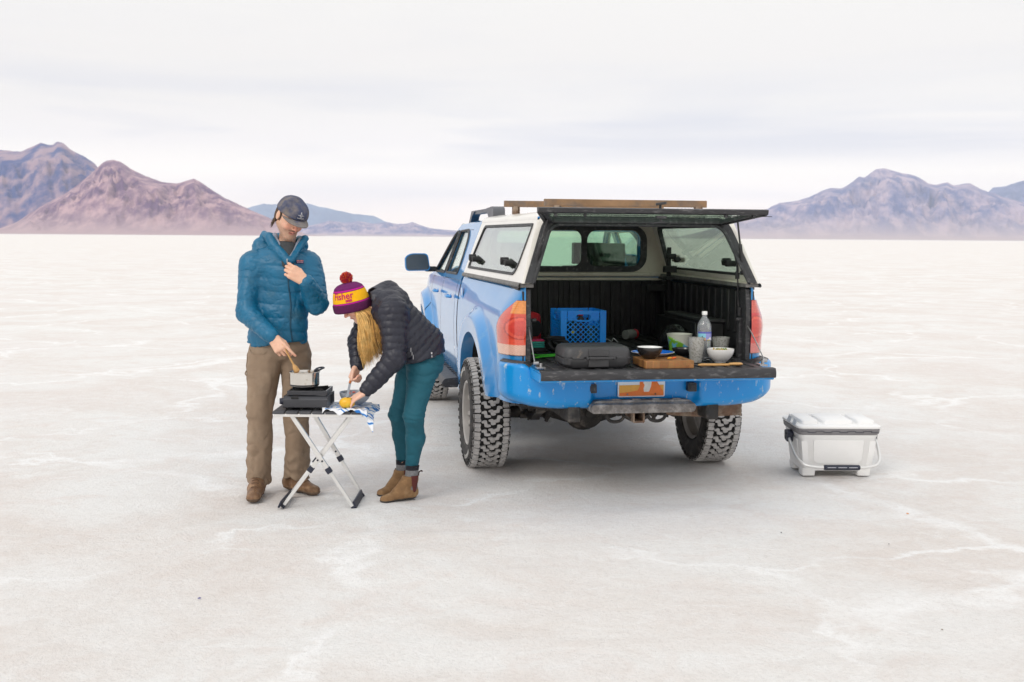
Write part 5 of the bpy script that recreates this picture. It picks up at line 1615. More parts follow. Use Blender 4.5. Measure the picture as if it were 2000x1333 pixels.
ring_stack(x_, [(0.280, 0.262, 0.182), (0.290, 0.268, 0.188), (0.316, 0.272, 0.191), (0.320, 0.268, 0.188)], 0.035)
g_ = x_.build('gasket_band', M_coolg, ck, bevel=0.002)
x_ = MB()
for k in range(10):
    x_.box((-0.235 + k * 0.052, -0.1905, 0.298 if k % 2 else 0.307), (0.045, 0.004, 0.0025))
    if k < 9: x_.box((-0.209 + k * 0.052, -0.1905, 0.3025), (0.0025, 0.004, 0.011))
x_.build('seam_line', M_navy, g_)
x_ = MB()
ring_stack(x_, [(0.320, 0.270, 0.190), (0.326, 0.277, 0.196), (0.338, 0.277, 0.196), (0.346, 0.262, 0.182)], 0.04)
for cx, cy, a, b in ((-0.185, -0.02, 0.058, 0.135), (0.0, -0.02, 0.102, 0.135), (0.185, -0.02, 0.060, 0.135)):
    ring_stack(x_, [(0.345, a, b), (0.366, a * 0.96, b * 0.97), (0.372, a * 0.86, b * 0.92)], 0.022, (cx, cy))
x_.box((0, 0.165, 0.352), (0.46, 0.025, 0.018))
x_.build('cooler_lid', M_cool, ck, bevel=0.003)
x_ = MB()
for z_, q_ in ((0.356, -.10), (0.356, 0.02)): x_.prism(rrect(-0.035, -0.022, 0.035, 0.022, 0.006), 0, 0.004, lambda a, b, c: (-0.2565 - 0.012 - c + b * .35, q_ + a, z_ + b * .9 - 0.005))
x_.build('lid_label', mat('pale_grey_label', (0.52, 0.55, 0.58), 0.4), ck)
hd = MB(); dz = 0.075
L_ = [(-0.287, -0.02, 0.245), (-0.284, -0.10, 0.185), (-0.27, -0.175, 0.125), (-0.235, -0.222, 0.092), (-0.17, -0.240, 0.080), (-0.10, -0.245, 0.078)]
full = L_ + [(-x, y, z) for x, y, z in reversed(L_)]
hd.tube(bez(full, 6), 0.0105, 12)
hd = hd.build('handle_tube', M_alu, ck)
x_ = MB(); x_.tube([(-0.118, -0.246, 0.078), (-0.112, -0.246, 0.078), (0.112, -0.246, 0.078), (0.118, -0.246, 0.078)], [0.012, 0.0175, 0.0175, 0.012], 14)
x_.build('grip', M_navy, hd)
x_ = MB()
for k in (-0.07, 0.0, 0.07): x_.box((k, -0.2635, 0.081), (0.055, 0.002, 0.0035))
x_.build('grip_stripe', mat('grip_pale', (0.55, 0.57, 0.62), 0.5), hd)
for s in (-1, 1):
    x_ = MB(); x_.prism(rpoly([(-0.045, 0.205), (0.02, 0.215), (0.03, 0.275), (0.0, 0.285), (-0.05, 0.27)], 0.01), 0.262, 0.300, lambda a, b, c: (s * c, a, b))
    for zz in (0.232, 0.258): x_.cyl((s * 0.299, -0.012, zz), (s * 0.304, -0.012, zz), 0.007, n=10)
    x_.build('handle_pivot', M_navy, ck, bevel=0.003)

# ------------------------------------------------------------------ folding table, stove and what stands on it
TX0, TX1, TY0, TY1, TZ = -1.425, -0.875, 6.775, 7.185, 0.600
tbl = thing('folding_table', 'folding camp table with black slat top and crossed aluminium legs', 'table', ((TX0 + TX1) / 2, (TY0 + TY1) / 2, 0), 0)
hw, hd_ = (TX1 - TX0) / 2, (TY1 - TY0) / 2
M_slat = mat('slat_charcoal', (0.055, 0.058, 0.068), 0.5, var=.1, col2=(.12, .12, .13), cf=(.5, .8))
NS = 7; sw = 2 * hw / NS
for k in range(NS):
    MB().box((-hw + sw * (k + 0.5), 0, TZ - 0.009), (sw - 0.009, 2 * hd_, 0.016)).build('slat', M_slat, tbl, bevel=0.003)
x_ = MB()
for s in (-1, 1): x_.box((0, s * (hd_ - 0.02), TZ - 0.026), (2 * hw - 0.02, 0.022, 0.018))
x_.build('top_rail', M_alu, tbl, bevel=0.002)
def leg(name, a, b, sleeve_t, w=0.026):
    a, b = Vector(a), Vector(b)
    m_ = a.lerp(b, sleeve_t)
    l_ = MB(); l_.bar(a, m_, w, 0.019, up=(0, 1, 0)); l_.bar(m_, b, w * 0.78, 0.013, up=(0, 1, 0))
    l_ = l_.build(name, M_alu, tbl, bevel=0.002)
    d_ = (b - a).normalized()
    MB().bar(m_ - d_ * 0.018, m_ + d_ * 0.018, w + 0.008, 0.026, up=(0, 1, 0)).build('leg_sleeve', M_navy, l_, bevel=0.003)
    MB().bar(b - d_ * 0.014, b + d_ * 0.006, w * 0.9 + 0.004, 0.02, up=(0, 1, 0)).build('foot_cap', M_navy, l_, bevel=0.003)
    c_ = a.lerp(b, 0.5); MB().cyl(c_ + Vector((0, -0.013, 0)), c_ + Vector((0, 0.013, 0)), 0.006, n=10).build('pivot_bolt', M_navy, l_)
yf, yb = -hd_ + 0.045, hd_ - 0.045
leg('leg', (-0.170, yf, TZ - 0.02), (0.205, yf + 0.02 - .02, 0.008), 0.60)
leg('leg', (0.200, yf + 0.03, TZ - 0.02), (-0.230, yf + 0.03, 0.008), 0.60)
leg('leg', (-0.115, yb, TZ - 0.02), (0.215, yb, 0.008), 0.58)
leg('leg', (0.190, yb - 0.03, TZ - 0.02), (-0.245, yb - 0.03, 0.008), 0.60)
for x, a in ((0.210, -20), (-0.240, 24)):
    MB().box((x, 0, 0.028), (0.012, 2 * yb + .02, 0.045), R=rot('Y', a)).build('foot_bar', M_navy, tbl, bevel=0.003)

ST = (-1.225, 6.955, TZ)
st = thing('camp_stove', 'black portable gas stove standing on the folding table', 'stove', ST, math.radians(0))
M_stv = mat('stove_black', (0.040, 0.042, 0.050), 0.38, 0.2, var=.1, vs=8, coat=.2, rvar=.08)
x_ = MB()
x_.prism(rpoly([(-0.135, 0.014), (-0.135, 0.066), (-0.115, 0.084), (0.135, 0.084), (0.135, 0.014)], 0.006), -0.140, 0.125, lambda a, b, c: (c, a, b))
x_.build('stove_body', M_stv, st, bevel=0.003)
x_ = MB()
for s in (-1, 1):
    for q in (-1, 1): x_.box((s * 0.10 - .01, q * 0.10, 0.007), (0.04, 0.03, 0.014))
x_.build('foot', M_dark, st, bevel=0.002)
x_ = MB()
x_.prism([(-0.118, 0.088), (-0.100, 0.086), (-0.092, 0.113), (-0.122, 0.115)], -0.118, 0.118, lambda a, b, c: (c, a, b))
x_.prism([(0.118, 0.088), (0.100, 0.086), (0.092, 0.113), (0.122, 0.115)], -0.118, 0.118, lambda a, b, c: (c, a, b))
for s in (-1, 1): x_.bar((s * 0.112, -0.118, 0.100), (s * 0.112, 0.118, 0.100), 0.010, 0.028)
x_.build('wind_shield', M_stv, st, bevel=0.002)
x_ = MB()
x_.lathe([(0, 0.084), (0.045, 0.085), (0.04, 0.105), (0, 0.108)], n=20)
for k in range(4):
    a = PI / 4 + k * PI / 2
    x_.bar((0.03 * math.cos(a), 0.03 * math.sin(a), 0.117), (0.13 * math.cos(a), 0.13 * math.sin(a), 0.117), 0.006, 0.010)
x_.build('burner_grate', M_dark, st)
x_ = MB(); x_.cyl((-0.140, -0.07, 0.045), (-0.165, -0.07, 0.045), 0.020); x_.box((-0.168, -0.07, 0.045), (0.012, 0.010, 0.036))
x_.build('gas_knob', M_navy, st, bevel=0.003)
x_ = MB(); x_.box((0.126, 0.04, 0.05), (0.006, 0.10, 0.05)); x_.box((-0.07, -0.1365, 0.075), (0.045, 0.004, 0.012))
x_.build('canister_door', M_dark, st, bevel=.002)

PT = (-1.262, 6.965, TZ + 0.1225)
pt = thing('cooking_pot', 'stainless steel saucepan with folded handle standing on the stove', 'pot', PT)
M_pot = mat('stainless', (0.70, 0.68, 0.64), 0.16, 1.0, var=.05, vs=10, col2=(0.42, 0.33, 0.22), cf=(0.60, 0.72), cs=16)
x_ = MB()
x_.lathe([(0, 0), (0.075, 0.0), (0.088, 0.012), (0.090, 0.020)], n=48, m=1)
x_.lathe([(0.090, 0.020), (0.090, 0.088), (0.095, 0.0905), (0.095, 0.094), (0.088, 0.094), (0.087, 0.09), (0.087, 0.01), (0, 0.008)], n=48, m=0)
pot = x_.build('pot_body', [M_pot, mat('sooty_steel', (0.05, 0.055, 0.07), 0.35, 0.6, var=.3, vs=20)], pt, smooth=35)
x_ = MB(); x_.grid(lambda u, v: (0.086 * u * math.cos(2 * PI * v), 0.086 * u * math.sin(2 * PI * v), 0.072 + 0.004 * math.sin(u * 14) * math.cos(v * 25)), 8, 30)
x_.build('food', mat('creamy_pasta', (0.60, 0.46, 0.32), 0.6, bump=.6, bs=60, col2=(.7, .6, .5), cf=(.45, .55), cs=30), pt)
x_ = MB(); x_.tube(bez([(0.055, 0.075, 0.094), (0.058, 0.10, 0.101), (0.078, 0.140, 0.104), (0.095, 0.145, 0.101), (0.088, 0.115, 0.099), (0.075, 0.085, 0.092)], 6), 0.0055, 8)
x_.box((0.062, 0.072, 0.085), (0.03, 0.012, 0.03), rz=.6)
x_.build('pot_handle', M_navy, pt)
# grey mixing bowl
def on_ground(name, label, cat, x, y, z, rz=0, group=None): return thing(name, label, cat, (x, y, z), math.radians(rz), group)
M_gb = mat('grey_enamel', (0.36, 0.39, 0.44), 0.3, coat=.3)
def salad(o):
    q = MB()
    for k, (a, r_, zz) in enumerate(((0.3, .045, .078), (2.0, .03, .076), (4.0, .05, .077))):
        q.lathe([(0, -0.008), (0.014, 0), (0, 0.008)], (r_ * math.cos(a), r_ * math.sin(a), zz), 8)
    q.tube([(-0.03, 0, 0.07), (-0.034, -0.005, 0.105)], 0.0015, 5)
    q.build('chopped_food', mat('red_food', (0.65, 0.12, 0.09), 0.5), o)
bowl('bowl', 'grey mixing bowl standing on the towel beside the stove', -0.958, 7.00, TZ + 0.007, 0.097, 0.082, None, base=0.36, mats=[M_gb, M_gb], parent_fn=on_ground, filling=salad)

# towel: folded flat on the table end, one corner hanging over the front edge
tw = thing('towel', 'blue and white patterned towel draped over the table end', 'towel', (-0.975, 6.94, TZ))
def towel(u, v):
    # u along x (-0.14..0.17), v front to back
    x = -0.160 + 0.345 * u; y = -0.20 + 0.36 * v
    x += 0.012 * math.sin(v * 9 + 1); y += 0.010 * math.sin(u * 13)
    z = 0.006 + 0.006 * abs(math.sin(u * 8 + v * 6)) + 0.010 * abs(math.sin(u * 21 + v * 4)) * (1 - v) ** 2
    over = max(0.0, x - 0.105)
    if over > 0:    # past the table end it falls
        z -= over * 0.8 * (0.25 + 0.75 * (1 - v)) ; x -= over * 0.35
    fr = max(0.0, -0.165 - y)
    if fr > 0: z -= fr * (0.45 + 0.75 * sstep(0.55, 0.95, u) - .4 * math.sin(u * 17)); y += fr * 0.75
    k = sstep(0.62, 0.95, u) * sstep(0.55, 0.0, v)
    z -= 0.045 * k * (0.6 + 0.4 * math.sin(u * 30)); x += 0.012 * math.sin(u * 40 + 3) * k; y -= 0.014 * abs(math.sin(u * 26)) * k
    return (x, y, z)
mt2 = bpy.data.materials.new('towel_print'); mt2.use_nodes = True; t_ = mt2.node_tree; b_ = t_.nodes['Principled BSDF']; b_.inputs['Roughness'].default_value = 0.9
tcx = t_.nodes.new('ShaderNodeTexCoord'); wv = t_.nodes.new('ShaderNodeTexWave'); wv.inputs['Scale'].default_value = 5.5; wv.inputs['Distortion'].default_value = 22; wv.inputs['Detail'].default_value = 3; wv.bands_direction = 'DIAGONAL'
rr_ = t_.nodes.new('ShaderNodeValToRGB'); e_ = rr_.color_ramp.elements; e_[0].position = 0.05; e_[0].color = (0.02, 0.16, 0.50, 1); e_[1].position = 0.42; e_[1].color = (0.78, 0.80, 0.84, 1); q_ = e_.new(0.2); q_.color = (0.35, 0.55, 0.80, 1)
t_.links.new(tcx.outputs['Object'], wv.inputs['Vector']); t_.links.new(wv.outputs['Color'], rr_.inputs['Fac']); t_.links.new(rr_.outputs[0], b_.inputs['Base Color'])
MB().grid(towel, 70, 60).build('cloth', mt2, tw, solid=0.003, smooth=180)
# mango
fr_ = thing('mango', 'yellow mango being cut on the towel', 'fruit', (-0.985, 6.835, TZ + 0.012))
x_ = MB(); x_.lathe([(0, -0.046)] + [(0.034 * math.sin(a) ** 0.9, -0.047 * math.cos(a)) for a in np.linspace(0.2, PI - 0.2, 12)] + [(0, 0.046)], (0, 0, 0.033), 24, R=Matrix(((0, 0, 1), (1, 0, 0), (0, 1, 0))))
x_.build('fruit_skin', mat('mango_skin', (0.80, 0.44, 0.02), 0.35, var=.08, vs=30, col2=(0.70, 0.55, 0.05), cf=(.5, .65), cs=16), fr_)
x_ = MB(); x_.box((0.006, -0.006, 0.067), (0.012, 0.004, 0.002)); x_.box((0.002, -0.012, 0.066), (0.003, 0.010, 0.002)); x_.build('stem_mark', M_dark, fr_)
# pebbles and scraps on the salt
R3 = random.Random(3)
for lab, (x, y), c, s_ in (('tiny dark blue scrap on the salt left of centre', (-1.41, 5.10), (0.06, 0.06, 0.25), .009), ('small black pebble on the salt in front of the truck', (1.52, 6.35), (0.05, 0.05, 0.06), .007), ('dark pebble on the salt below the cooler', (2.05, 6.12), (0.08, 0.07, 0.06), .006), ('thin orange scrap on the salt below the cooler', (2.39, 6.82), (0.70, 0.30, 0.10), .009), ('brown pebble near the lower right of the salt', (1.83, 4.75), (0.20, 0.15, 0.10), .006)):
    o = thing('pebble', lab, 'pebble' if 'pebble' in lab else 'scrap', (x, y, -0.004), R3.random() * 3, 'pebbles and scraps on the salt')
    q = MB(); q.lathe([(0, 0), (s_, 0.002), (s_ * .8, s_ * .5), (0, s_ * .7)], n=7)
    q.v = [(a * (1.4 if 'orange' in lab else 1), b * .7, c_) for a, b, c_ in q.v]
    q.build('stone', mat('pebble_' + str(c[0]), c, .8), o, smooth=0)
# ------------------------------------------------------------------ people
V3 = lambda *a: np.array(a, float)
def nrm(v): v = np.array(v, float); return v / np.linalg.norm(v)


def frame_head(yaw, pitch, roll):
    """columns: the person's right, forward, up; yaw 0 looks at the camera, + turns to image right"""
    y, p, r = map(math.radians, (yaw, pitch, roll))
    f = V3(math.sin(y) * math.cos(p), -math.cos(y) * math.cos(p), -math.sin(p))
    u = V3(math.sin(y) * math.sin(p), -math.cos(y) * math.sin(p), math.cos(p))
    x = np.cross(f, u)
    x2 = x * math.cos(r) + u * math.sin(r); u2 = u * math.cos(r) - x * math.sin(r)
    return np.stack([x2, f, u2], 1)


def head_prims(O, B, s=1.0, jaw=1.0, fem=False):
    w = lambda x, y, z: O + B @ (V3(x, y, z) * s)
    E = lambda c, r, k: el(w(*c), V3(*r) * s, k * s, B)
    C = lambda a, b, ra, rb, k, **q: rc(w(*a), w(*b), ra * s, rb * s, k * s, **q)
    P = [E((0, -0.015, 0.035), (0.076, 0.095, 0.085), 0.01), E((0, 0.022, -0.028), (0.063, 0.070, 0.085), 0.03),
         C((0, 0.03, -0.06), (0, 0.064, -0.094), 0.044 * jaw, 0.029 * jaw, 0.02)]
    for q in (-1, 1):
        P += [C((q * 0.050 * jaw, -0.005, -0.052), (q * 0.014, 0.062, -0.098), 0.020, 0.015, 0.02),
              E((q * 0.036, 0.066, -0.026), (0.024, 0.020, 0.022), 0.015),
              E((q * 0.079, -0.010, 0.0), (0.009, 0.020, 0.033), 0.006)]
    P += [C((-0.036, 0.080, 0.029), (0.036, 0.080, 0.029), 0.011, 0.011, 0.012)]
    for q in (-1, 1): P += [('cut', (lambda X, c=w(q * 0.032, 0.100, 0.010), r=0.013 * s: np.linalg.norm(X - c, axis=1) - r), 0.008 * s), E((q * 0.031, 0.078, 0.009), (0.0135, 0.012, 0.0125), 0.002)]
    P += [C((0, 0.086, 0.014), (0, 0.110, -0.020), 0.0065, 0.0105, 0.008), E((-0.011, 0.098, -0.025), (0.008, 0.009, 0.007), 0.005), E((0.011, 0.098, -0.025), (0.008, 0.009, 0.007), 0.005)]
    P += [C((-0.024, 0.078, -0.053), (0, 0.090, -0.054), 0.005, 0.0065, 0.005), C((0.024, 0.078, -0.053), (0, 0.090, -0.054), 0.005, 0.0065, 0.005),
          C((-0.018, 0.079, -0.064), (0.018, 0.079, -0.064), 0.0065, 0.0065, 0.005), ('cut', (lambda X, a=w(-0.022, 0.092, -0.0585), b=w(0.022, 0.092, -0.0585): sdf([rc(a, b, 0.0022 * s, 0.0022 * s)], X)), 0.003 * s)]
    return P


FL = [(0.040, 0.026, 0.020), (0.044, 0.029, 0.021), (0.041, 0.027, 0.020), (0.032, 0.021, 0.018)]
def hand_prims(wr, d, n, lat, curls, thumb, s=1.0, spread=3.0):
    """wr wrist, d finger direction, n out of the palm, lat towards the thumb; curls = per finger (knuckle, middle, tip) degrees"""
    d = nrm(d); n = nrm(np.array(n) - d * np.dot(n, d)); l = nrm(np.cross(n, d)); l = l if np.dot(l, lat) > 0 else -l
    wr = np.array(wr, float)
    P = [rc(wr - d * 0.03 * s, wr + d * 0.012 * s, 0.027 * s, 0.026 * s, 0.01, sq=(n, 0.72))]
    tips = []
    for i in range(4):
        off = (0.030 - 0.020 * i) * s
        kn = wr + d * (0.092 - 0.003 * abs(i - 1) ** 1.6) * s + l * off * 1.02
        P.append(rc(wr + d * 0.012 * s + l * off * 0.62, kn, 0.0155 * s, 0.0112 * s, 0.010, sq=None))
        a = 0; p = kn; sp = math.radians(spread * (1.5 - i))
        dd = nrm(d * math.cos(sp) + l * math.sin(sp))
        for j in range(3):
            a += math.radians(curls[i][j])
            v = dd * math.cos(a) + n * math.sin(a)
            q = p + v * FL[i][j] * s
            r0 = (0.0098, 0.0088, 0.0080)[j] * (0.9 if i == 3 else 1) * s
            P.append(rc(p, q, r0, r0 * 0.90, 0.003 if j else 0.006))
            p = q
        tips.append(p)
    P.append(rc(wr + d * 0.03 * s + l * 0.012 * s, wr + d * 0.075 * s - l * 0.005 * s, 0.019 * s, 0.015 * s, 0.01, sq=(n, 0.75)))
    p = wr + d * 0.020 * s + l * 0.020 * s + n * 0.006 * s
    for j, (L_, r0, r1) in enumerate(((0.046, 0.0155, 0.0120), (0.032, 0.0115, 0.0100), (0.026, 0.0102, 0.0085))):
        a_, b_, c_ = thumb[j]
        v = nrm(d * a_ + l * b_ + n * c_); q = p + v * L_ * s
        P.append(rc(p, q, r0 * s, r1 * s, 0.008 if j == 0 else 0.004)); p = q
    return P, tips


def to_surface(fn, p, d, tmax=0.6):
    """march from p along d until the surface"""
    p = np.array(p, float); d = nrm(d); t = 0
    for _ in range(90):
        v = float(fn((p + d * t)[None])[0])
        if abs(v) < 0.0008 or t > tmax: break
        t += max(v * 0.7, 0.0005)
    return p + d * t


def surf_normal(fn, p, e=0.004):
    g = [float(fn((p + V3(*q))[None])[0] - fn((p - V3(*q))[None])[0]) for q in ((e, 0, 0), (0, e, 0), (0, 0, e))]
    return nrm(g)


def sfn(prims, warp=0.0, wf=8.0, wr=None):
    def f(P):
        X = P
        if warp:
            X = P + warp * np.stack([vnoise(P * wf), vnoise(P * wf + 31.7), vnoise(P * wf + 77.1)], 1)
        d = sdf(prims, X)
        if wr: d = d + wr(P)
        return d
    return f


def crease(P, fr, amp, seed=0.0, st=(1, 1, 1)):
    """soft inward folds"""
    n = vnoise(P * (np.array(st) * fr) + seed) + 0.45 * vnoise(P * (np.array(st) * fr * 2.1) + seed + 9)
    return amp * (1 - np.clip(np.abs(n) * 3.2, 0, 1)) ** 1.6


def skin_mat(name, c):
    return mat(name, c, 0.48, sss=0.12, attr='tint', var=0.07, vs=60, bump=0.08, bs=400, bdist=0.002)


def skin_tint(O, B, s, base, lip, stubble, hands):
    def f(V):
        L_ = ((V - O) @ B) / s
        C = np.tile(np.array(base, float), (len(V), 1))
        x, y, z = L_[:, 0], L_[:, 1], L_[:, 2]
        inh = (np.abs(x) < 0.1) & (y > -0.12) & (np.abs(z) < 0.14)
        def blend(m, c, a=1.0):
            m = (np.clip(m, 0, 1) * a * inh)[:, None]; C[:] = C * (1 - m) + np.array(c) * m
        if stubble: blend(np.clip((-0.030 - z) / 0.02, 0, 1) * (y > -0.01), stubble, 0.52); blend(np.exp(-((z + 0.043) / 0.006) ** 2) * (np.abs(x) < 0.03) * (y > .06), (0.16, 0.09, 0.06), .85)
        blend(np.exp(-(((np.abs(x) - 0.040) / 0.022) ** 2 + ((z + 0.022) / 0.022) ** 2)) * (y > 0.03), (0.72, 0.24, 0.17), 0.5)
        blend(np.exp(-((x / 0.014) ** 2 + ((z + 0.018) / 0.018) ** 2)) * (y > 0.092), (0.74, 0.20, 0.15), 0.6)
        blend((np.abs(z + 0.0585) < 0.0125) * (np.abs(x) < 0.026 - np.abs(z + 0.0585)) * (y > 0.07), lip, 0.9)
        blend((np.abs(z + 0.0585) < 0.0022) * (np.abs(x) < 0.023) * (y > 0.07), (0.10, 0.02, 0.015), 0.9)
        blend((np.abs(z - 0.030 + np.abs(np.abs(x) - 0.03) * 0.15) < 0.0048) * (np.abs(np.abs(x) - 0.032) < 0.020) * (y > 0.06), (0.10, 0.055, 0.03), 0.85)
        blend((np.abs(z - 0.0035) < 0.0022) * (np.abs(np.abs(x) - 0.031) < 0.014) * (y > 0.06), (0.06, 0.03, 0.02), 0.9)
        for h in hands:     # knuckles a little redder
            r = np.linalg.norm(V - h, axis=1)
            m = (np.clip(1 - r / 0.035, 0, 1) * 0.45)[:, None]; C[:] = C * (1 - m) + np.array((0.70, 0.26, 0.18)) * m
        return C
    return f


def strands(name, curves, radii, mats, mi, parent, origin, n=5):
    mb = MB()
    for c, r, m_ in zip(curves, radii, mi):
        P_ = [Vector(p) - Vector(origin) for p in c]
        mb.tube(P_, r, n, True, m_)
    return mb.build(name, mats, parent, smooth=180, fix=False)


# =================================================================== the man
MO = V3(-1.50, 7.26, 0.0)
man = thing('person', 'person in teal quilted jacket and cap stirring a pot with one hand at the zipper', 'person', tuple(MO))
HB = frame_head(35, 33, 9)
HO = V3(-1.380, 7.190, 1.752)
hw_ = lambda x, y, z: HO + HB @ V3(x, y, z)
RW_, LW_ = V3(-1.452, 6.965, 1.022), V3(-1.262, 6.992, 1.368)
hr_, tipR = hand_prims(RW_, (0.62, -0.42, -0.70), (0.25, 0.80, -0.35), (1, 0, 0.3), [(12, 18, 14), (42, 40, 25), (50, 50, 30), (55, 55, 30)], [(0.9, 0.35, 0.5), (1, -0.1, 0.5), (1, -0.25, 0.2)], 1.05)
hl_, tipL = hand_prims(LW_, (-0.80, -0.10, 0.56), (-0.15, 0.95, -0.1), (0.3, 0, 1), [(28, 45, 25), (32, 50, 25), (34, 55, 25), (36, 58, 25)], [(0.8, 0.4, 0.6), (1, 0.0, 0.4), (1, -0.2, 0.2)], 1.05, 1.0)
bp = head_prims(HO, HB, 1.02, 1.08)
bp += [rc((-1.435, 7.24, 1.50), HO + V3(-0.014, 0.035, -0.055), 0.058, 0.050, 0.022), rc((-1.60, 7.24, 1.46), (-1.30, 7.27, 1.46), 0.05, 0.05, 0.04),
       rc((-1.455, 7.26, 1.0), (-1.45, 7.25, 1.42), 0.13, 0.13, 0.04, sq=((0, 1, 0), 0.7)),
       rc((-1.64, 7.22, 1.45), (-1.642, 7.13, 1.165), 0.045, 0.038, 0.02), rc((-1.642, 7.13, 1.165), RW_, 0.038, 0.027, 0.015),
       rc((-1.275, 7.27, 1.45), (-1.195, 7.13, 1.215), 0.045, 0.038, 0.02), rc((-1.195, 7.13, 1.215), LW_, 0.038, 0.027, 0.015),
       rc((-1.56, 7.27, 0.92), (-1.595, 7.23, 0.52), 0.08, 0.055, 0.03), rc((-1.595, 7.23, 0.52), (-1.615, 7.26, 0.08), 0.05, 0.035, 0.02),
       rc((-1.39, 7.30, 0.92), (-1.38, 7.25, 0.50), 0.08, 0.055, 0.03), rc((-1.38, 7.25, 0.50), (-1.395, 7.33, 0.08), 0.05, 0.035, 0.02),
       rc((-1.615, 7.26, 0.05), (-1.59, 7.04, 0.035), 0.03, 0.025, 0.02), rc((-1.43, 7.34, 0.05), (-1.29, 7.22, 0.035), 0.03, 0.025, 0.02)]
bp += hr_ + hl_
man_fn = sfn(bp)
sdf_obj('body', man_fn, (-1.75, 6.83, 0.0), (-1.10, 7.40, 1.88), 0.0032, skin_mat('man_skin', (0.70, 0.42, 0.29)), man, MO,
        col=skin_tint(HO, HB, 1.02, (0.72, 0.43, 0.30), (0.56, 0.22, 0.17), (0.30, 0.18, 0.125), [tipR[0], tipR[1], tipR[2], tipL[0], tipL[1], tipL[2]]))

# jacket
M_jkt = mat('teal_nylon', (0.0, 0.118, 0.235), 0.46, var=0.14, vs=9, bump=0.25, bs=60, bdist=0.005, col2=(0.035, 0.12, 0.17), cf=(0.58, 0.8), cs=5)
TQ = (0.082, 0.0075, 0.013)
jp = [rc((-1.482, 7.265, 0.98), (-1.462, 7.245, 1.40), 0.200, 0.186, 0.03, q=TQ, sq=((0.25, 1, 0), 0.70)),
      rc((-1.595, 7.235, 1.455), (-1.315, 7.275, 1.455), 0.092, 0.090, 0.05),
      rc((-1.632, 7.225, 1.452), (-1.648, 7.135, 1.165), 0.083, 0.068, 0.035, q=(0.062, 0.0036, 0)), rc((-1.648, 7.135, 1.165), (-1.465, 6.975, 1.034), 0.071, 0.047, 0.022, q=(0.05, 0.0034, 0.3)),
      rc((-1.285, 7.270, 1.450), (-1.212, 7.135, 1.215), 0.081, 0.067, 0.035, q=(0.062, 0.0036, 0)), rc((-1.212, 7.135, 1.215), (-1.252, 7.005, 1.352), 0.068, 0.048, 0.018, q=(0.05, 0.0034, 0.3)),
      rc((-1.585, 7.30, 1.570), (-1.345, 7.345, 1.575), 0.058, 0.052, 0.03), el((-1.475, 7.350, 1.560), (0.135, 0.080, 0.100), 0.03),
      rc((-1.560, 7.29, 1.64), (-1.505, 7.210, 1.630), 0.028, 0.020, 0.02), rc((-1.505, 7.210, 1.625), (-1.393, 7.100, 1.475), 0.032, 0.024, 0.022),
      rc((-1.345, 7.31, 1.62), (-1.302, 7.228, 1.625), 0.028, 0.018, 0.02), rc((-1.302, 7.220, 1.622), (-1.372, 7.100, 1.480), 0.024, 0.022, 0.022),
      ('cut', lambda X: sdf([rc((-1.405, 7.185, 1.74), (-1.384, 7.085, 1.525), 0.074, 0.004)], X), 0.012),
      ('cut', lambda X: X[:, 2] - (0.957 + 0.02 * np.sin((X[:, 0] + 1.5) * 9) * (X[:, 1] < 7.2)) + 0.0, 0.012)]
jp[0] = jp[0][:5] + (0.03,) + jp[0][6:]
jk_fn = sfn(jp, 0.012, 6.5, lambda P: crease(P, 13, 0.0045, 5, (1, 1, 1.7)) + crease(P + 0.3 * P[:, [2, 0, 1]], 30, 0.0022, 2, (1, 1, 1.6)) - 0.002 * vnoise(P * 11))
jk = sdf_obj('jacket', jk_fn, (-1.82, 6.90, 0.90), (-1.06, 7.48, 1.72), 0.0048, M_jkt, man, MO)
# zip and hem tape
zp = []
for z in np.linspace(1.485, 0.968, 30):
    x = -1.383 + (1.485 - z) / 0.517 * 0.016 + 0.004 * math.sin(z * 22)
    p = to_surface(jk_fn, (x, 6.93, z), (0, 1, 0)); zp.append(p + V3(0, -0.001, 0) - MO)
MB().tube(zp, 0.0048, 6).build('jacket_zip', mat('zip_dark', (0.006, 0.06, 0.11), 0.5), jk)
p = zp[0] + MO
MB().box(p - MO + V3(0, -0.008, 0.0), (0.007, 0.004, 0.026)).build('zip_pull', M_steel, jk, bevel=.001)
# chest patch with its tiny lettering
c = to_surface(jk_fn, (-1.318, 6.9, 1.478), (0, 1, 0)); nn = surf_normal(jk_fn, c, 0.015)
px_ = nrm(np.cross(V3(0, 0, 1), nn)); pz_ = np.cross(nn, px_)
pf = lambda a, b, t: tuple(c - MO + px_ * a + pz_ * b + nn * (0.006 + t))
MB().prism([(-0.024, -0.011), (0.024, -0.011), (0.024, 0.011), (-0.024, 0.011)], -0.01, 0.0, pf).build('chest_patch', mat('patch_navy', (0.02, 0.03, 0.10), 0.7), jk)
tv, tf = text_mesh('patagonia', 0.0105, 0.0002)
MB().add([pf(a, b - 0.006, 0.0006) for a, b, _ in tv], tf).build('patch_lettering', mat('patch_pink', (0.70, 0.35, 0.38), 0.7), jk, smooth=0, fix=False)
MB().prism([(-0.023, 0.003), (0.023, 0.003), (0.023, 0.006), (0.008, 0.0095), (0.0, 0.006), (-0.010, 0.010), (-0.023, 0.006)], 0.0003, 0.0008, pf).build('patch_peaks', mat('patch_orange', (0.55, 0.18, 0.16), .7), jk, smooth=0)
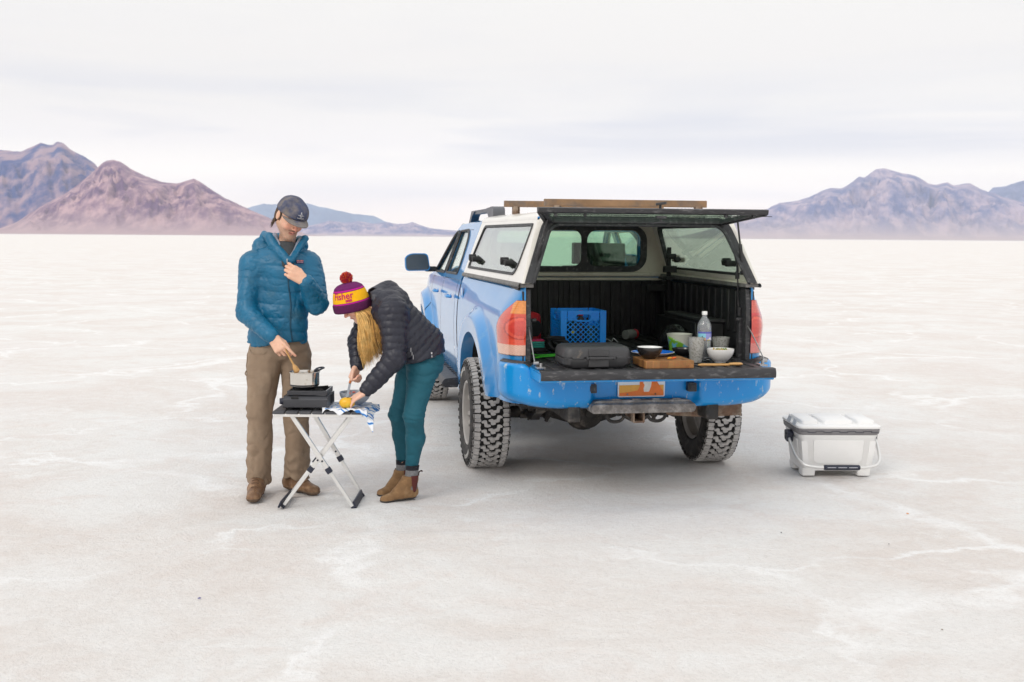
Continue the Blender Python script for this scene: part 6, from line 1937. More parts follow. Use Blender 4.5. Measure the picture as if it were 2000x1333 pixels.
# grey pullover collar and dark shirt inside
ip = [rc((-1.478, 7.203, 1.625), (-1.392, 7.114, 1.500), 0.012, 0.009, 0.01), rc((-1.325, 7.218, 1.620), (-1.374, 7.112, 1.500), 0.011, 0.009, 0.01), rc((-1.50, 7.28, 1.62), (-1.478, 7.200, 1.640), 0.02, 0.018, 0.01)]
sdf_obj('pullover', sfn(ip, 0.004, 20), (-1.56, 7.05, 1.45), (-1.27, 7.33, 1.68), 0.004, mat('grey_fleece', (0.28, 0.31, 0.38), 0.9, var=.1, bump=.2, bs=200), man, MO)
sdf_obj('shirt', sfn([rc((-1.405, 7.20, 1.55), (-1.388, 7.135, 1.47), 0.062, 0.04, 0.01), rc((-1.43, 7.24, 1.56), (-1.40, 7.2, 1.50), 0.068, 0.06, 0.02)]), (-1.52, 7.05, 1.40), (-1.30, 7.33, 1.64), 0.005, mat('shirt_grey', (0.05, 0.055, 0.06), 0.9), man, MO)
# trousers
M_pants = mat('brown_canvas', (0.265, 0.190, 0.130), 0.85, var=0.10, vs=9, bump=0.2, bs=260, bdist=.003, col2=(0.36, 0.275, 0.20), cf=(0.5, 0.8), cs=5)
tp_ = [el((-1.475, 7.275, 0.94), (0.186, 0.125, 0.11), 0.03), rc((-1.560, 7.265, 0.88), (-1.592, 7.215, 0.53), 0.112, 0.080, 0.030), rc((-1.592, 7.215, 0.53), (-1.612, 7.265, 0.06), 0.079, 0.078, 0.02),
       rc((-1.378, 7.295, 0.88), (-1.362, 7.235, 0.52), 0.100, 0.078, 0.010), rc((-1.362, 7.235, 0.52), (-1.385, 7.325, 0.08), 0.078, 0.077, 0.012),
       ('cut', lambda X: X[:, 2] - 0.062 - 0.03 * (X[:, 0] > -1.5) + 0.1 * (X[:, 1] - 7.3) * 0.3, 0.006)]
def pants_wr(P):
    z = P[:, 2]
    leg_ = np.clip((0.36 - z) / 0.3, 0, 1) + 0.5 * np.exp(-((z - 0.52) / 0.08) ** 2) + 0.5 * np.exp(-((z - 0.84) / 0.07) ** 2)
    w = vnoise(P * V3(9, 9, 5) + 3)
    fold = np.abs(np.sin(z * 44 + w * 3.0 + (P[:, 0] + P[:, 1]) * 11))
    return -0.011 * (1 - fold) * leg_ * (0.5 + 0.5 * vnoise(P * 6 + 9)) * 1.6 - 0.006 * vnoise(P * V3(14, 14, 7)) - 0.0015 * vnoise(P * 55)
pn_fn = sfn(tp_, 0.010, 6, lambda P: pants_wr(P) + crease(P, 9, 0.008, 4, (1, 1, 0.75)) * (0.45 + np.clip((0.45 - P[:, 2]) / 0.3, 0, 1)))
pn = sdf_obj('trousers', pn_fn, (-1.78, 7.05, 0.03), (-1.20, 7.50, 1.08), 0.0055, M_pants, man, MO)
mb = MB()   # side seam with hammer loop, pocket seam
pts = [to_surface(pn_fn, (-1.80, 7.24 - (0.94 - z) * .0, z), (1, -0.0, 0)) - MO + V3(-0.001, 0, 0) for z in np.linspace(0.90, 0.10, 30)]
mb.tube(pts, 0.0035, 5)
pts = [to_surface(pn_fn, (x, 6.95, z), (0, 1, 0)) - MO for x, z in ((-1.655, 0.93), (-1.63, 0.905), (-1.59, 0.898), (-1.55, 0.902), (-1.53, 0.92))]
mb.tube(bez(pts, 4), 0.003, 5)
mb.tube(bez([V3(-1.660, 7.24, 0.795) - MO, V3(-1.676, 7.22, 0.785) - MO, V3(-1.678, 7.21, 0.765) - MO, V3(-1.655, 7.21, 0.75) - MO], 4), 0.004, 5)
mb.build('trouser_seam', M_pants, pn)
# boots
M_lth = mat('worn_brown_leather', (0.17, 0.090, 0.045), 0.55, var=0.2, vs=22, bump=0.4, bs=60, col2=(0.36, 0.22, 0.12), cf=(0.46, 0.70), cs=18)
M_sole = mat('brown_rubber_sole', (0.13, 0.085, 0.055), 0.8, var=.2)
def boot(name, heel, toe, ank, top, hgt, w, parent, org, mats, high=0.0, extra=None, lace=True):
    heel, toe, ank = map(lambda a: np.array(a, float), (heel, toe, ank))
    d = nrm(toe - heel); L_ = np.linalg.norm(toe - heel)
    pr = [rc(heel + d * 0.045 + V3(0, 0, 0.050), heel + d * L_ * 0.45 + V3(0, 0, 0.050), w * 0.92, w, 0.01, sq=((0, 0, 1), 0.95)),
          rc(heel + d * L_ * 0.45 + V3(0, 0, 0.050), toe - d * w * 0.86 + V3(0, 0, 0.028), w, w * 0.84, 0.02, sq=((0, 0, 1), 0.74)),
          rc(heel + d * 0.055 + V3(0, 0, 0.06), ank, w * 0.92, top, 0.025), rc(ank + d * 0.01, heel + d * L_ * 0.55 + V3(0, 0, 0.065), top * 0.8, 0.03, 0.03),
          ('cut', lambda X: X[:, 2] - 0.001, 0.003), ('cut', lambda X: -(X[:, 2] - hgt), 0.004)]
    # welt standing a little proud near the ground
    def wl_(P): return -0.0035 * (P[:, 2] < 0.022) - 0.0015 * vnoise(P * 40)
    lo = np.minimum(np.minimum(heel, toe), ank) - w - 0.03; hi = np.maximum(np.maximum(heel, toe), ank) + w + 0.03
    lo[2] = -0.012; hi[2] = hgt + 0.02
    fn = sfn(pr, 0.0, 8, wl_)
    o = sdf_obj(name, fn, lo, hi, 0.0035, mats, parent, org, mi=lambda c_: (c_[:, 2] < 0.023).astype(int))
    if lace:
        mb = MB(); s_ = np.cross(d, V3(0, 0, 1))
        for k in range(4):
            q = heel + d * (L_ * (0.42 + 0.085 * k))
            a = [to_surface(fn, q + s_ * t + V3(0, 0, 0.2), (0, 0, -1), .25) - org for t in (-0.022, -0.008, 0.008, 0.022)]
            mb.tube(a, 0.003, 5)
        mb.build('boot_lace', mat('dark_lace', (0.08, 0.045, 0.03), .9), o)
    return o
boot('boot', (-1.622, 7.300, 0), (-1.588, 6.965, 0), (-1.615, 7.27, 0.12), 0.052, 0.115, 0.052, man, MO, [M_lth, M_sole])
boot('boot', (-1.470, 7.395, 0), (-1.225, 7.185, 0), (-1.405, 7.335, 0.13), 0.052, 0.125, 0.052, man, MO, [M_lth, M_sole])
# hair: brown, ear length, curling out at the nape
M_hairm = mat('brown_hair', (0.060, 0.032, 0.018), 0.5, var=0.35, vs=40)
M_hairm2 = mat('brown_hair_light', (0.13, 0.075, 0.040), 0.5, var=0.3, vs=40)
R4 = random.Random(9)
cs_, rs_, ms_ = [], [], []
for k in range(700):
    sgn = 1 if k % 4 else -1
    a = R4.uniform(-0.25, 1.0) ** 1 * 1.9      # 0 = at the ear, growing to the nape
    X0 = sgn * 0.081 * math.cos(min(a, PI / 2 * 1.0) * 0.95 + (0 if a > 0 else a)); Y0 = -0.012 - 0.098 * math.sin(max(a, -0.45))
    if a < 0.12 and a > -0.12: continue
    z0 = 0.030 + R4.uniform(-0.01, 0.01); ln = 0.05 if a < 0 else 0.100 + 0.03 * R4.random()
    st = [(X0 * 0.96, Y0, z0 + 0.02), (X0 * 1.06, Y0 * 1.05, z0 - ln * 0.35), (X0 * 0.98, Y0 * 0.86, z0 - ln * 0.75), (X0 * (0.96 + 0.10 * R4.random()), Y0 * 0.80 - 0.022 * R4.random(), z0 - ln * (0.95 + 0.15 * R4.random()))]
    cs_.append(bez([hw_(*q) for q in st], 4)); n_ = len(cs_[-1])
    r0 = R4.uniform(0.0012, 0.0026); rs_.append([r0 * (1 - 0.75 * (i / (n_ - 1)) ** 2) for i in range(n_)]); ms_.append(0 if R4.random() < .65 else 1)
strands('hair', cs_, rs_, [M_hairm, M_hairm2], ms_, man, MO)
# cap
M_cap = mat('faded_navy_cap', (0.060, 0.072, 0.130), 0.9, var=0.25, vs=22, bump=0.3, bs=300, bdist=.002, col2=(0.20, 0.175, 0.16), cf=(0.46, 0.68), cs=13)
M_brim = mat('faded_brim', (0.20, 0.18, 0.17), 0.9, var=0.15, vs=25, bump=.2, bs=300, bdist=.002, col2=(0.07, 0.085, 0.17), cf=(0.52, 0.66), cs=14)
def inv(P): return (P - HO) @ HB
def cap_w(P):
    L_ = inv(P); an = np.arctan2(L_[:, 0], L_[:, 1] + 0.012)
    return 0.0012 * (np.abs(np.sin(an * 3)) < 0.045) - 0.003 * vnoise(P * 22)
capO = (0, -0.010, 0.036)
cp = [el(hw_(*capO), (0.0925, 0.112, 0.0985), 0.01, HB), el(hw_(0, 0.030, 0.060), (0.078, 0.070, 0.062), 0.03, HB),
      ('cut', lambda X: inv(X)[:, 2] - (0.034 + 0.05 * inv(X)[:, 1] * (inv(X)[:, 1] > -.2)), 0.002)]
cp_fn = sfn(cp, 0, 8, cap_w)
cap = sdf_obj('cap', cp_fn, HO - 0.17, HO + 0.17, 0.0035, M_cap, man, MO)
def brim(u, v):
    a = math.radians(-68 + 136 * u)
    x0, y0 = 0.090 * math.sin(a), -0.010 + 0.110 * math.cos(a)
    ext = 0.070 * (max(0.0, math.cos(a * 1.22)) ** 0.5)
    x = x0 * (1 + 0.02 * v); y = y0 + ext * v
    z = 0.0355 + 0.022 * (1 - (x / 0.09) ** 2) * 0.8 - 0.012 - 0.10 * v * ext
    return tuple(hw_(x, y, z) - MO)
MB().grid(brim, 40, 10).build('cap_brim', M_brim, cap, solid=0.004)
# pale emblem: a drop with a crossing line and a row of tiny letters
lg = MB()
def on_cap(a, b):
    p = to_surface(cp_fn, hw_(-a, 0.22, 0.072 + b), -HB[:, 1], 0.3)
    return tuple(p - MO + HB[:, 1] * 0.0012)
def stroke(pts, w=0.0013): lg.tube([on_cap(*q) for q in pts], w, 5)
stroke([(0, 0.026), (-0.004, 0.012), (-0.006, 0.004), (-0.004, -0.002), (0, -0.004), (0.004, -0.002), (0.006, 0.004), (0.004, 0.012), (0, 0.026)])
stroke([(-0.002, 0.010), (-0.001, 0.003), (0.002, 0.001)]); stroke([(-0.020, 0.008), (-0.008, 0.006)]); stroke([(0.020, 0.008), (0.008, 0.006)])
for k in range(9): stroke([(-0.020 + k * 0.005, -0.010), (-0.0185 + k * 0.005, -0.0135)], 0.0014); stroke([(-0.0175 + k * 0.005, -0.010), (-0.0175 + k * 0.005, -0.0135)], 0.0009)
lg.build('cap_emblem', mat('emblem_pale', (0.62, 0.62, 0.64), .7), cap)
bt_ = hw_(0, -0.005, 0.1355)
MB().lathe([(0, 0.006), (0.008, 0.003), (0.008, 0), (0, 0)], tuple(bt_ - MO), 12, R=Matrix(HB.tolist())).build('cap_button', M_cap, cap)

# spoon in his hand
hc = tipR[1] * 0.4 + tipR[2] * 0.2 + tipR[0] * 0.4
tip_ = V3(-1.300, 6.945, 0.815); top_ = V3(-1.385, 6.925, 0.985)
spn = thing('stirring_spoon', 'wooden stirring spoon held in the pot by the person in teal', 'spoon', tuple(top_))
x_ = MB(); dd = tip_ - top_
x_.tube([V3(0, 0, 0), dd * 0.5, dd * 0.75], [0.006, 0.0055, 0.0065], 10)
x_.tube([dd * 0.72, dd * 0.82, dd * 0.97, dd * 1.02], [0.006, 0.015, 0.019, 0.008], 12)
x_.build('spoon_body', M_wood, spn)

# =================================================================== the woman
WO = V3(-0.66, 7.10, 0.0)
wom = thing('person', 'person in black puffer jacket, teal leggings and knit pom hat bending over to cut fruit', 'person', tuple(WO))
f_ = nrm((-0.70, -0.27, -0.66)); u_ = nrm(V3(-0.62, -0.24, 0.75) - f_ * np.dot(V3(-0.62, -0.24, 0.75), f_))
WB_ = np.stack([np.cross(f_, u_), f_, u_], 1)
WH = V3(-0.948, 6.990, 1.236)
ww = lambda x, y, z: WH + WB_ @ (V3(x, y, z) * 0.94)
FW_, NW_ = V3(-0.947, 7.005, 0.846), V3(-0.866, 6.832, 0.718)
hf_, tipF = hand_prims(FW_, (-0.25, -0.42, -0.87), (0.75, -0.55, -0.1), (-0.3, -1, 0.2), [(55, 65, 45), (68, 80, 50), (72, 80, 50), (74, 80, 50)], [(0.9, 0.5, 0.3), (1, 0.1, 0.25), (1, 0.0, 0.15)], 0.93)
hn_, tipN = hand_prims(NW_, (-0.84, -0.05, -0.50), (-0.35, 0.15, -0.90), (0, 1, 0.2), [(6, 18, 12), (8, 20, 14), (10, 22, 14), (12, 24, 14)], [(0.8, 0.6, 0.2), (1, 0.3, 0.2), (1, 0.1, 0.2)], 0.93, 5.0)
A_ = nrm((-0.20, -0.10, 0.975)); HC = V3(-0.970, 7.020, 1.190)
Rx = nrm(np.cross(A_, (0, 1, 0))) ; Rx = Rx if Rx[0] > 0 else -Rx
Ry = nrm(np.cross(A_, Rx))     # points away from the camera
HBm = np.stack([Rx, Ry, A_], 1)
if np.linalg.det(HBm) < 0: Ry = -Ry; HBm = np.stack([Rx, Ry, A_], 1)
away = 1 if Ry[1] > 0 else -1
hprof = [(0.100, 0.002), (0.110, 0.0), (0.1165, 0.006), (0.118, 0.028), (0.1165, 0.050), (0.112, 0.0535), (0.110, 0.070), (0.104, 0.100), (0.095, 0.128), (0.083, 0.148), (0.060, 0.163), (0.030, 0.171), (0.0, 0.172)]
HZ = [0, 0.005, 0.03, 0.057, 0.060, 0.068, 0.075, 0.079, 0.122, 0.126, 0.133, 0.172]
def hat_r(z): return float(np.interp(z, [p[1] for p in hprof][1:], [p[0] for p in hprof][1:]))
wp = head_prims(WH, WB_, 0.94, 0.88, True)
wp += [rc((-0.80, 7.05, 1.24), WH + V3(0.03, 0.02, -0.02), 0.052, 0.050, 0.03), rc((-0.76, 6.98, 1.19), (-0.84, 7.13, 1.19), 0.05, 0.05, 0.03),
       rc((-0.56, 7.10, 0.90), (-0.77, 7.05, 1.18), 0.10, 0.10, 0.04),
       rc((-0.72, 6.93, 1.18), (-0.705, 6.86, 0.915), 0.04, 0.034, 0.02), rc((-0.705, 6.86, 0.915), NW_, 0.034, 0.024, 0.015),
       rc((-0.87, 7.16, 1.18), (-0.965, 7.13, 0.99), 0.04, 0.032, 0.02), rc((-0.965, 7.13, 0.99), FW_, 0.032, 0.024, 0.015),
       rc((-0.545, 7.02, 0.86), (-0.60, 6.975, 0.545), 0.065, 0.042, 0.03), rc((-0.60, 6.975, 0.545), (-0.596, 7.030, 0.40), 0.040, 0.036, 0.02), rc((-0.596, 7.030, 0.40), (-0.622, 7.07, 0.12), 0.036, 0.024, 0.02),
       rc((-0.62, 7.18, 0.86), (-0.71, 7.135, 0.53), 0.065, 0.042, 0.03), rc((-0.71, 7.135, 0.53), (-0.690, 7.197, 0.39), 0.040, 0.036, 0.02), rc((-0.690, 7.197, 0.39), (-0.694, 7.25, 0.12), 0.036, 0.024, 0.02),
       rc((-0.62, 7.08, 0.05), (-0.74, 6.99, 0.035), 0.026, 0.022, 0.02), rc((-0.70, 7.28, 0.05), (-0.78, 7.18, 0.035), 0.026, 0.022, 0.02)]
def under_hat(X):
    q = (X - HC) @ HBm
    r = np.hypot(q[:, 0], q[:, 1]); lim = np.interp(q[:, 2], [p_[1] for p_ in hprof][1:], [p_[0] for p_ in hprof][1:]) - 0.012
    return np.where((q[:, 2] > 0.004) & (q[:, 2] < 0.30) & (r < 0.2), lim - r, 0.05)
wp.append(('cut', under_hat, 0.004))
wp += hf_ + hn_
sdf_obj('body', sfn(wp), (-1.08, 6.74, 0.0), (-0.42, 7.36, 1.36), 0.0032, skin_mat('woman_skin', (0.62, 0.35, 0.24)), wom, WO,
        col=skin_tint(WH, WB_, 0.94, (0.76, 0.47, 0.35), (0.62, 0.2, 0.17), None, [tipF[0], tipN[0], tipN[1], tipN[2], tipN[3]]))
MB().tube([tuple(NW_ + nrm((-0.84, -0.05, -0.5)) * 0.105 + V3(0.0, 0.0 + 0.011 * math.cos(a) - .005, 0.011 * math.sin(a)) - WO) for a in np.linspace(0, 2 * PI, 13)[:-1]], 0.0012, 5, closed=True).build('ring', M_steel, wom)
# puffer jacket
M_puf = mat('black_puffer', (0.0125, 0.0140, 0.027), 0.45, var=0.12, vs=9, bump=0.5, bs=40, bdist=0.005)
a0, a1 = V3(-0.525, 7.095, 0.86), V3(-0.760, 7.045, 1.185)
sp_ = nrm(a1 - a0); thn = nrm(V3(0.77, -0.05, 0.61))
up_ = [rc(a0, a0 * 0.45 + a1 * 0.55, 0.178, 0.172, 0.03, q=(0.040, 0.0085, 0.0), sq=(thn, 0.72)), rc(a0 * 0.45 + a1 * 0.55, a1, 0.172, 0.150, 0.03, q=(0.040, 0.0085, 0.011), sq=(thn, 0.78)),
       rc((-0.715, 7.07, 1.155), (-0.545, 7.105, 0.985), 0.128, 0.128, 0.05, q=(0.040, 0.0075, 0.01)),
       rc((-0.725, 6.935, 1.185), (-0.865, 7.155, 1.190), 0.088, 0.082, 0.05, q=(0.045, 0.006, 0)),
       rc((-0.715, 6.925, 1.185), (-0.700, 6.855, 0.915), 0.092, 0.066, 0.030, q=(0.042, 0.0075, 0.01)), rc((-0.700, 6.855, 0.915), (-0.862, 6.836, 0.728), 0.066, 0.043, 0.020, q=(0.046, 0.007, 0.02)),
       rc((-0.87, 7.165, 1.185), (-0.965, 7.13, 0.99), 0.078, 0.060, 0.03, q=(0.05, 0.009, 0)), rc((-0.965, 7.13, 0.99), (-0.948, 7.015, 0.862), 0.060, 0.044, 0.02, q=(0.045, 0.008, 0)),
       rc((-0.870, 7.015, 1.275), (-0.770, 7.12, 1.305), 0.052, 0.062, 0.03), rc((-0.770, 7.12, 1.300), (-0.700, 7.05, 1.255), 0.064, 0.07, 0.04, q=(0.05, 0.008, 0)), rc((-0.835, 6.985, 1.265), (-0.735, 6.985, 1.255), 0.046, 0.060, 0.03),
       ('cut', lambda X: (X - V3(-0.714, 7, 0.838)) @ nrm((-0.283, 0.0, 0.959)) + 100 * ((X[:, 0] < -0.80) | ((X[:, 1] < 6.93) & (X[:, 0] < -0.655))), 0.010),
       ('cut', lambda X: sdf([rc(WH + V3(0.03, 0.0, -0.02), V3(-0.86, 7.02, 1.28), 0.085, 0.05)], X), 0.012)]
pj_fn = sfn(up_, 0.009, 8, lambda P: crease(P, 26, 0.0035, 5) - 0.002 * vnoise(P * 30))
pj = sdf_obj('puffer_jacket', pj_fn, (-1.10, 6.70, 0.66), (-0.28, 7.38, 1.42), 0.0046, M_puf, wom, WO)
mb = MB()
for p0 in ((-0.668, 0.990), (-0.662, 0.968), (-0.655, 0.945)):
    q = to_surface(pj_fn, (p0[0] + 0.06, 6.6, p0[1] - 0.03), (0, 1, 0)); mb.box(q - WO, (0.003, 0.006, 0.026))
for p0 in ((-0.487, 0.935), (-0.487, 0.915), (-0.489, 0.895)):
    q = to_surface(pj_fn, (p0[0], 6.6, p0[1]), (0, 1, 0)); mb.box(q - WO, (0.008, 0.004, 0.012))
mb.build('jacket_mark', mat('pale_print', (0.55, 0.55, 0.58), .5), pj)
# leggings
M_leg = mat('teal_leggings', (0.004, 0.093, 0.135), 0.75, var=0.06, vs=12, bump=0.1, bs=200, bdist=.002)
lp = [el((-0.540, 7.11, 0.865), (0.118, 0.150, 0.115), 0.03), rc((-0.545, 7.03, 0.83), (-0.598, 6.968, 0.550), 0.094, 0.058, 0.03), rc((-0.598, 6.968, 0.550), (-0.594, 7.035, 0.40), 0.057, 0.058, 0.03), rc((-0.594, 7.035, 0.40), (-0.622, 7.07, 0.19), 0.057, 0.037, 0.03),
      rc((-0.62, 7.18, 0.83), (-0.708, 7.135, 0.53), 0.092, 0.056, 0.012), rc((-0.708, 7.135, 0.53), (-0.690, 7.20, 0.39), 0.055, 0.055, 0.03), rc((-0.690, 7.20, 0.39), (-0.694, 7.25, 0.19), 0.055, 0.036, 0.03),
      ('cut', lambda X: X[:, 2] - 0.207, 0.002)]
def leg_wr(P):
    z = P[:, 2]; w = vnoise(P * 10)
    return -0.0045 * (np.abs(np.sin(z * 60 + w * 3 + P[:, 0] * 20))) * (0.25 + np.exp(-((z - 0.54) / 0.06) ** 2) + np.clip((z - 0.72) / 0.06, 0, 1) * 1.5) + crease(P, 16, 0.003, 3, (1, 1, 1.5)) - 0.001 * vnoise(P * 30)
sdf_obj('leggings', sfn(lp, 0.004, 8, leg_wr), (-0.82, 6.84, 0.17), (-0.38, 7.34, 1.0), 0.0048, M_leg, wom, WO)
# socks and pull-on boots
M_sock = mat('grey_ragg_sock', (0.19, 0.19, 0.20), 0.95, var=0.35, vs=160, bump=.4, bs=300, bdist=.003)
M_sockb = mat('black_sock_cuff', (0.012, 0.012, 0.018), 0.9)
M_sued = mat('brown_suede', (0.225, 0.125, 0.055), 0.85, var=0.18, vs=25, bump=0.25, bs=120, bdist=.004, col2=(0.32, 0.20, 0.10), cf=(.5, .75), cs=12)
M_solw = mat('dark_sole', (0.045, 0.040, 0.036), 0.7)
M_elas = mat('maroon_elastic', (0.095, 0.018, 0.016), 0.85, bump=.5, bs=300)
for ax_, ay_, heel, toe in ((-0.622, 7.07, (-0.580, 7.105, 0), (-0.800, 6.955, 0)), (-0.694, 7.25, (-0.655, 7.31, 0), (-0.835, 7.125, 0))):
    sdf_obj('sock', sfn([rc((ax_, ay_, 0.08), (ax_, ay_, 0.14), 0.040, 0.039, 0.01), rc((ax_, ay_, 0.14), (ax_ + (0.014 if ax_ > -.66 else 0.002), ay_ - (0.020 if ax_ > -.66 else 0.026), 0.25), 0.039, 0.042, 0.01), ('cut', lambda X: -(X[:, 2] - 0.226), 0.004)], 0, 8, lambda P: -0.0012 * np.sin(P[:, 2] * 600)), (ax_ - 0.06, ay_ - 0.06, 0.06), (ax_ + 0.06, ay_ + 0.06, 0.25), 0.0032, [M_sock, M_sockb], wom, WO, mi=lambda c_: (c_[:, 2] > 0.196).astype(int))
    bo = boot('boot', heel, toe, (ax_, ay_, 0.15), 0.046, 0.158, 0.041, wom, WO, [M_sued, M_solw], lace=False)
    d = nrm(np.array(toe, float) - np.array(heel)); s_ = np.cross(d, V3(0, 0, 1)); s_ = s_ if s_[1] < 0 else -s_
    c0 = V3(ax_, ay_, 0) + d * 0.000
    def ela(u, v, sg):
        half = 0.025 * (0.30 + 0.70 * v ** 0.6); a = (u - .5) * 2
        p = c0 + d * a * half + V3(0, 0, 0.062 + 0.100 * v)
        out = s_ * sg * (0.0478 - 0.004 * a * a + 0.001 * v)
        return tuple(p + out - WO)
    for sg in (1, -1):
        MB().grid(lambda u, v: ela(u, v, sg), 8, 8).build('elastic_gusset', M_elas, bo, solid=0.003)
    tb2 = MB()
    b0 = c0 - d * 0.052 + V3(0, 0, 0.150)
    tb2.tube(bez([b0 - WO, b0 + V3(0, 0, 0.022) - d * 0.004 - WO, b0 - d * 0.022 + V3(0, 0, 0.030) - WO, b0 - d * 0.026 + V3(0, 0, 0.022) - WO], 4), 0.0042, 6)
    tb2.build('pull_tab', mat('dark_brown_webbing', (0.05, 0.02, 0.015), .9), bo)
# knit hat
hv, hf, hm_ = [], [], []
zs = sorted(set([0.0, 0.004, 0.012, 0.02, 0.03, 0.04, 0.050, 0.0535, 0.0590, 0.0605, 0.0627, 0.0645] + list(np.linspace(0.07, 0.125, 10)) + [0.128, 0.1290, 0.1303, 0.1345, 0.1365] + list(np.linspace(0.140, 0.1715, 10))))
NA = 120
for z in zs:
    for k in range(NA):
        a = 2 * PI * k / NA; r = hat_r(z) * (1 + 0.006 * math.sin(k * PI)) + (0.0012 * math.cos(a * 60) if z < .058 else 0.0008 * math.cos(a * 60))
        if z > 0.128: r += 0.004 * math.cos(a * 10) * (z - .128) / .04
        p = HC - WO + HBm @ V3(r * math.cos(a), r * 1.03 * math.sin(a), z)
        hv.append(tuple(p))
for i in range(len(zs) - 1):
    zm = (zs[i] + zs[i + 1]) / 2
    m_ = 0 if zm < 0.052 else 1 if zm < 0.060 else 2 if zm < 0.0635 else 3 if zm < 0.1265 else 2 if zm < 0.1295 else 1 if zm < 0.136 else 4
    for k in range(NA):
        hf.append((i * NA + k, i * NA + (k + 1) % NA, (i + 1) * NA + (k + 1) % NA, (i + 1) * NA + k)); hm_.append(m_)
hf.append(tuple((len(zs) - 1) * NA + k for k in range(NA))); hm_.append(4)
kn = dict(bump=0.5, bs=220, bdist=.004)
HM = [mat('knit_plum', (0.085, 0.004, 0.060), 0.9, var=.12, vs=60, **kn), mat('knit_magenta', (0.50, 0.002, 0.27), 0.9, **kn), mat('knit_dark', (0.10, 0.004, 0.05), .9), mat('knit_yellow', (0.88, 0.46, 0.0), 0.9, var=.06, vs=60, **kn), mat('knit_purple', (0.13, 0.005, 0.105), .9, var=.12, vs=60, **kn)]
me = mesh_from('knit_hat', hv, hf, HM, hm_, 60)
hat = link('knit_hat', me, wom)
def on_hat(ang, z, off): # ang 0 faces the camera, + to image right
    a = math.radians(-90 * away) + ang * away
    r = hat_r(z) + off
    return tuple(HC - WO + HBm @ V3(r * math.cos(a), r * 1.03 * math.sin(a), z))
for txt, size, z0, a0_, nm in (('Fisher', 0.056, 0.0875, -0.30, 'hat_lettering'), ('BEER', 0.0185, 0.0690, 0.03, 'hat_lettering')):
    tv, tf = text_mesh(txt, size, 0.0011)
    # cut long edges so the letters follow the curve
    b = bmesh.new(); m2 = bpy.data.meshes.new('t'); m2.from_pydata(tv.tolist(), [], tf); b.from_mesh(m2)
    bmesh.ops.triangulate(b, faces=b.faces)
    for _ in range(2): bmesh.ops.subdivide_edges(b, edges=[e_ for e_ in b.edges if e_.calc_length() > 0.006], cuts=1)
    tvv = [v.co.copy() for v in b.verts]; b.verts.index_update(); tff = [tuple(v.index for v in f.verts) for f in b.faces]; b.free(); bpy.data.meshes.remove(m2)
    MB().add([on_hat(a0_ + v.x / 0.107, z0 + v.y, 0.0022) for v in tvv], tff).build(nm, mat('knit_red', (0.52, 0.010, 0.10), .9), hat, smooth=0, fix=False)
pc = HC - WO + HBm @ V3(0.0, 0.012, 0.198)
pm = MB(); R5 = random.Random(4)
for k in range(1100):
    z = R5.uniform(-1, 1); a = R5.uniform(0, 2 * PI); q = math.sqrt(1 - z * z)
    v = V3(q * math.cos(a), q * math.sin(a), z); r1 = R5.uniform(0.034, 0.041); j = V3(R5.uniform(-1, 1), R5.uniform(-1, 1), R5.uniform(-1, 1)) * .003
    pm.tube([pc + v * 0.012, pc + v * r1 * 0.8 + j * .5, pc + v * r1 + j], [0.0016, 0.0022, 0.0013], 4, True, k % 7 if k % 7 < 3 else 0)
pm.build('pom', [mat('yarn_red', (0.55, 0.02, 0.035), .9), mat('yarn_orange', (0.80, 0.25, 0.03), .9), mat('yarn_plum', (0.20, 0.004, 0.10), .9)], hat, smooth=0, fix=False)
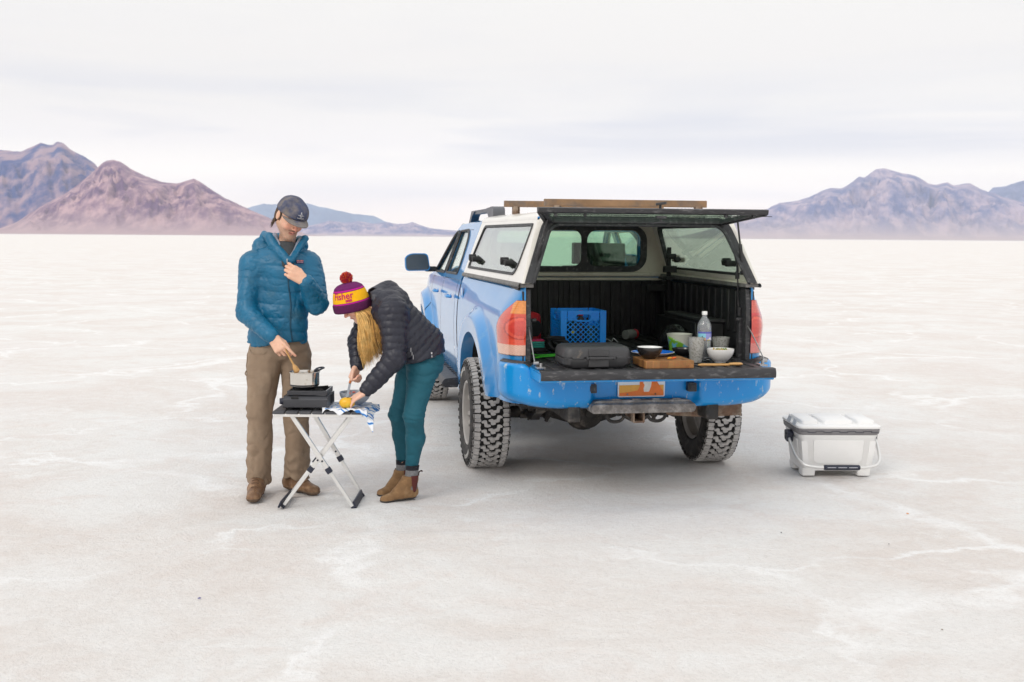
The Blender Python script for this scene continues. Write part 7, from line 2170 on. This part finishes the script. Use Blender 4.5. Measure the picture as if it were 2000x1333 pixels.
# long fair hair hanging from under the hat
R6 = random.Random(12)
cs_, rs_, ms_ = [], [], []
for k in range(2400):
    t = R6.random()                     # 0 = in front of the ear, 1 = nape
    dep = R6.random()
    st = HC + HBm @ V3((0.026 + 0.074 * t), -away * (0.100 - 0.045 * t - 0.030 * dep) + 0.0 * away, 0.006)
    ex = -0.905 + 0.150 * t + R6.gauss(0, 0.007); ey = 6.925 + 0.05 * dep + 0.02 * t
    ez = 0.875 + 0.08 * t + R6.uniform(-0.03, 0.10) * (1 if R6.random() < .6 else 2)
    ph = t * 8 + R6.gauss(0, 0.2); wv_ = 0.010
    P1 = st * 0.70 + V3(ex, ey, ez) * 0.30 + V3(0.022 * (0.4 + t), -0.020, 0.0)
    P2 = st * 0.35 + V3(ex, ey, ez) * 0.65 + V3(0.016 * (0.3 + t) + wv_ * math.sin(ph), -0.020, -0.01)
    P3 = V3(ex + wv_ * math.sin(ph + 1.5), ey, ez)
    if t < 0.12 and R6.random() < 0.4: P2[0] -= 0.016
    if k % 40 == 0: P3 = P3 + V3(R6.gauss(0, 0.030), 0, 0.02); P2 = P2 + V3(R6.gauss(0, 0.018), 0, 0)
    c_ = bez([st + V3(0, 0, 0.02), st, P1, P2, P3], 5); n_ = len(c_)
    cs_.append(c_); r0 = R6.uniform(0.0010, 0.0021); rs_.append([r0 * (1 - 0.85 * (i / (n_ - 1)) ** 2.5) for i in range(n_)])
    q = R6.random() * 0.6 + 0.25 * math.sin(t * 47) + 0.2 + (t - 0.45) * 0.9
    ms_.append(1 if q < 0.35 else 0 if q < 0.85 else 2)  # fair strands carry painted highlights, brown ones shade, besides the natural mix
for k in range(60):     # the dense fall beneath the loose strands
    t = k / 59
    st = HC + HBm @ V3((0.026 + 0.074 * t), -away * (0.082 - 0.045 * t), 0.006)
    ex, ey, ez = -0.905 + 0.150 * t, 6.955 + 0.02 * t, 0.93 + 0.08 * t
    P1 = st * 0.70 + V3(ex, ey, ez) * 0.30 + V3(0.022 * (0.4 + t), -0.012, 0.0)
    P2 = st * 0.35 + V3(ex, ey, ez) * 0.65 + V3(0.016 * (0.3 + t) + 0.010 * math.sin(t * 8), -0.012, -0.01)
    c_ = bez([st + V3(0, 0, 0.02), st, P1, P2, V3(ex + 0.010 * math.sin(t * 8 + 1.5), ey, ez)], 5); n_ = len(c_)
    cs_.append(c_); rs_.append([0.011 * (1 - 0.9 * (i / (n_ - 1)) ** 3) for i in range(n_)]); ms_.append(0)
strands('hair', cs_, rs_, [mat('golden_hair', (0.60, 0.34, 0.095), 0.55, var=.3, vs=30), mat('fair_hair', (0.86, 0.58, 0.22), 0.5, var=.25, vs=30), mat('brown_hair_shade', (0.27, 0.135, 0.04), .5, var=.3, vs=30)], ms_, wom, WO)

# knife in her right hand
ktip = V3(-0.992, 6.845, 0.655); kmid = V3(-0.979, 6.915, 0.752); kend = V3(-0.962, 6.965, 0.822)
kn_ = thing('kitchen_knife', 'small kitchen knife with orange handle held point down into the mango', 'knife', tuple(kmid))
MB().tube([kmid - kmid, (kend - kmid)], [0.008, 0.0085], 10).build('knife_handle', mat('orange_handle', (0.55, 0.18, 0.05), 0.5), kn_, bevel=.001)
b_ = ktip - kmid; sd = nrm(np.cross(b_, V3(0, 1, 0)))
MB().prism([(0, -0.006), (0, 0.008), (0.72, 0.009), (1.0, 0.0), (0.8, -0.006)], -0.0009, 0.0009, lambda a, c_, t: tuple(b_ * a + sd * c_ + nrm(np.cross(b_, sd)) * t)).build('knife_blade', mat('blade_steel', (0.30, 0.32, 0.35), 0.3, 1.0), kn_, smooth=0)
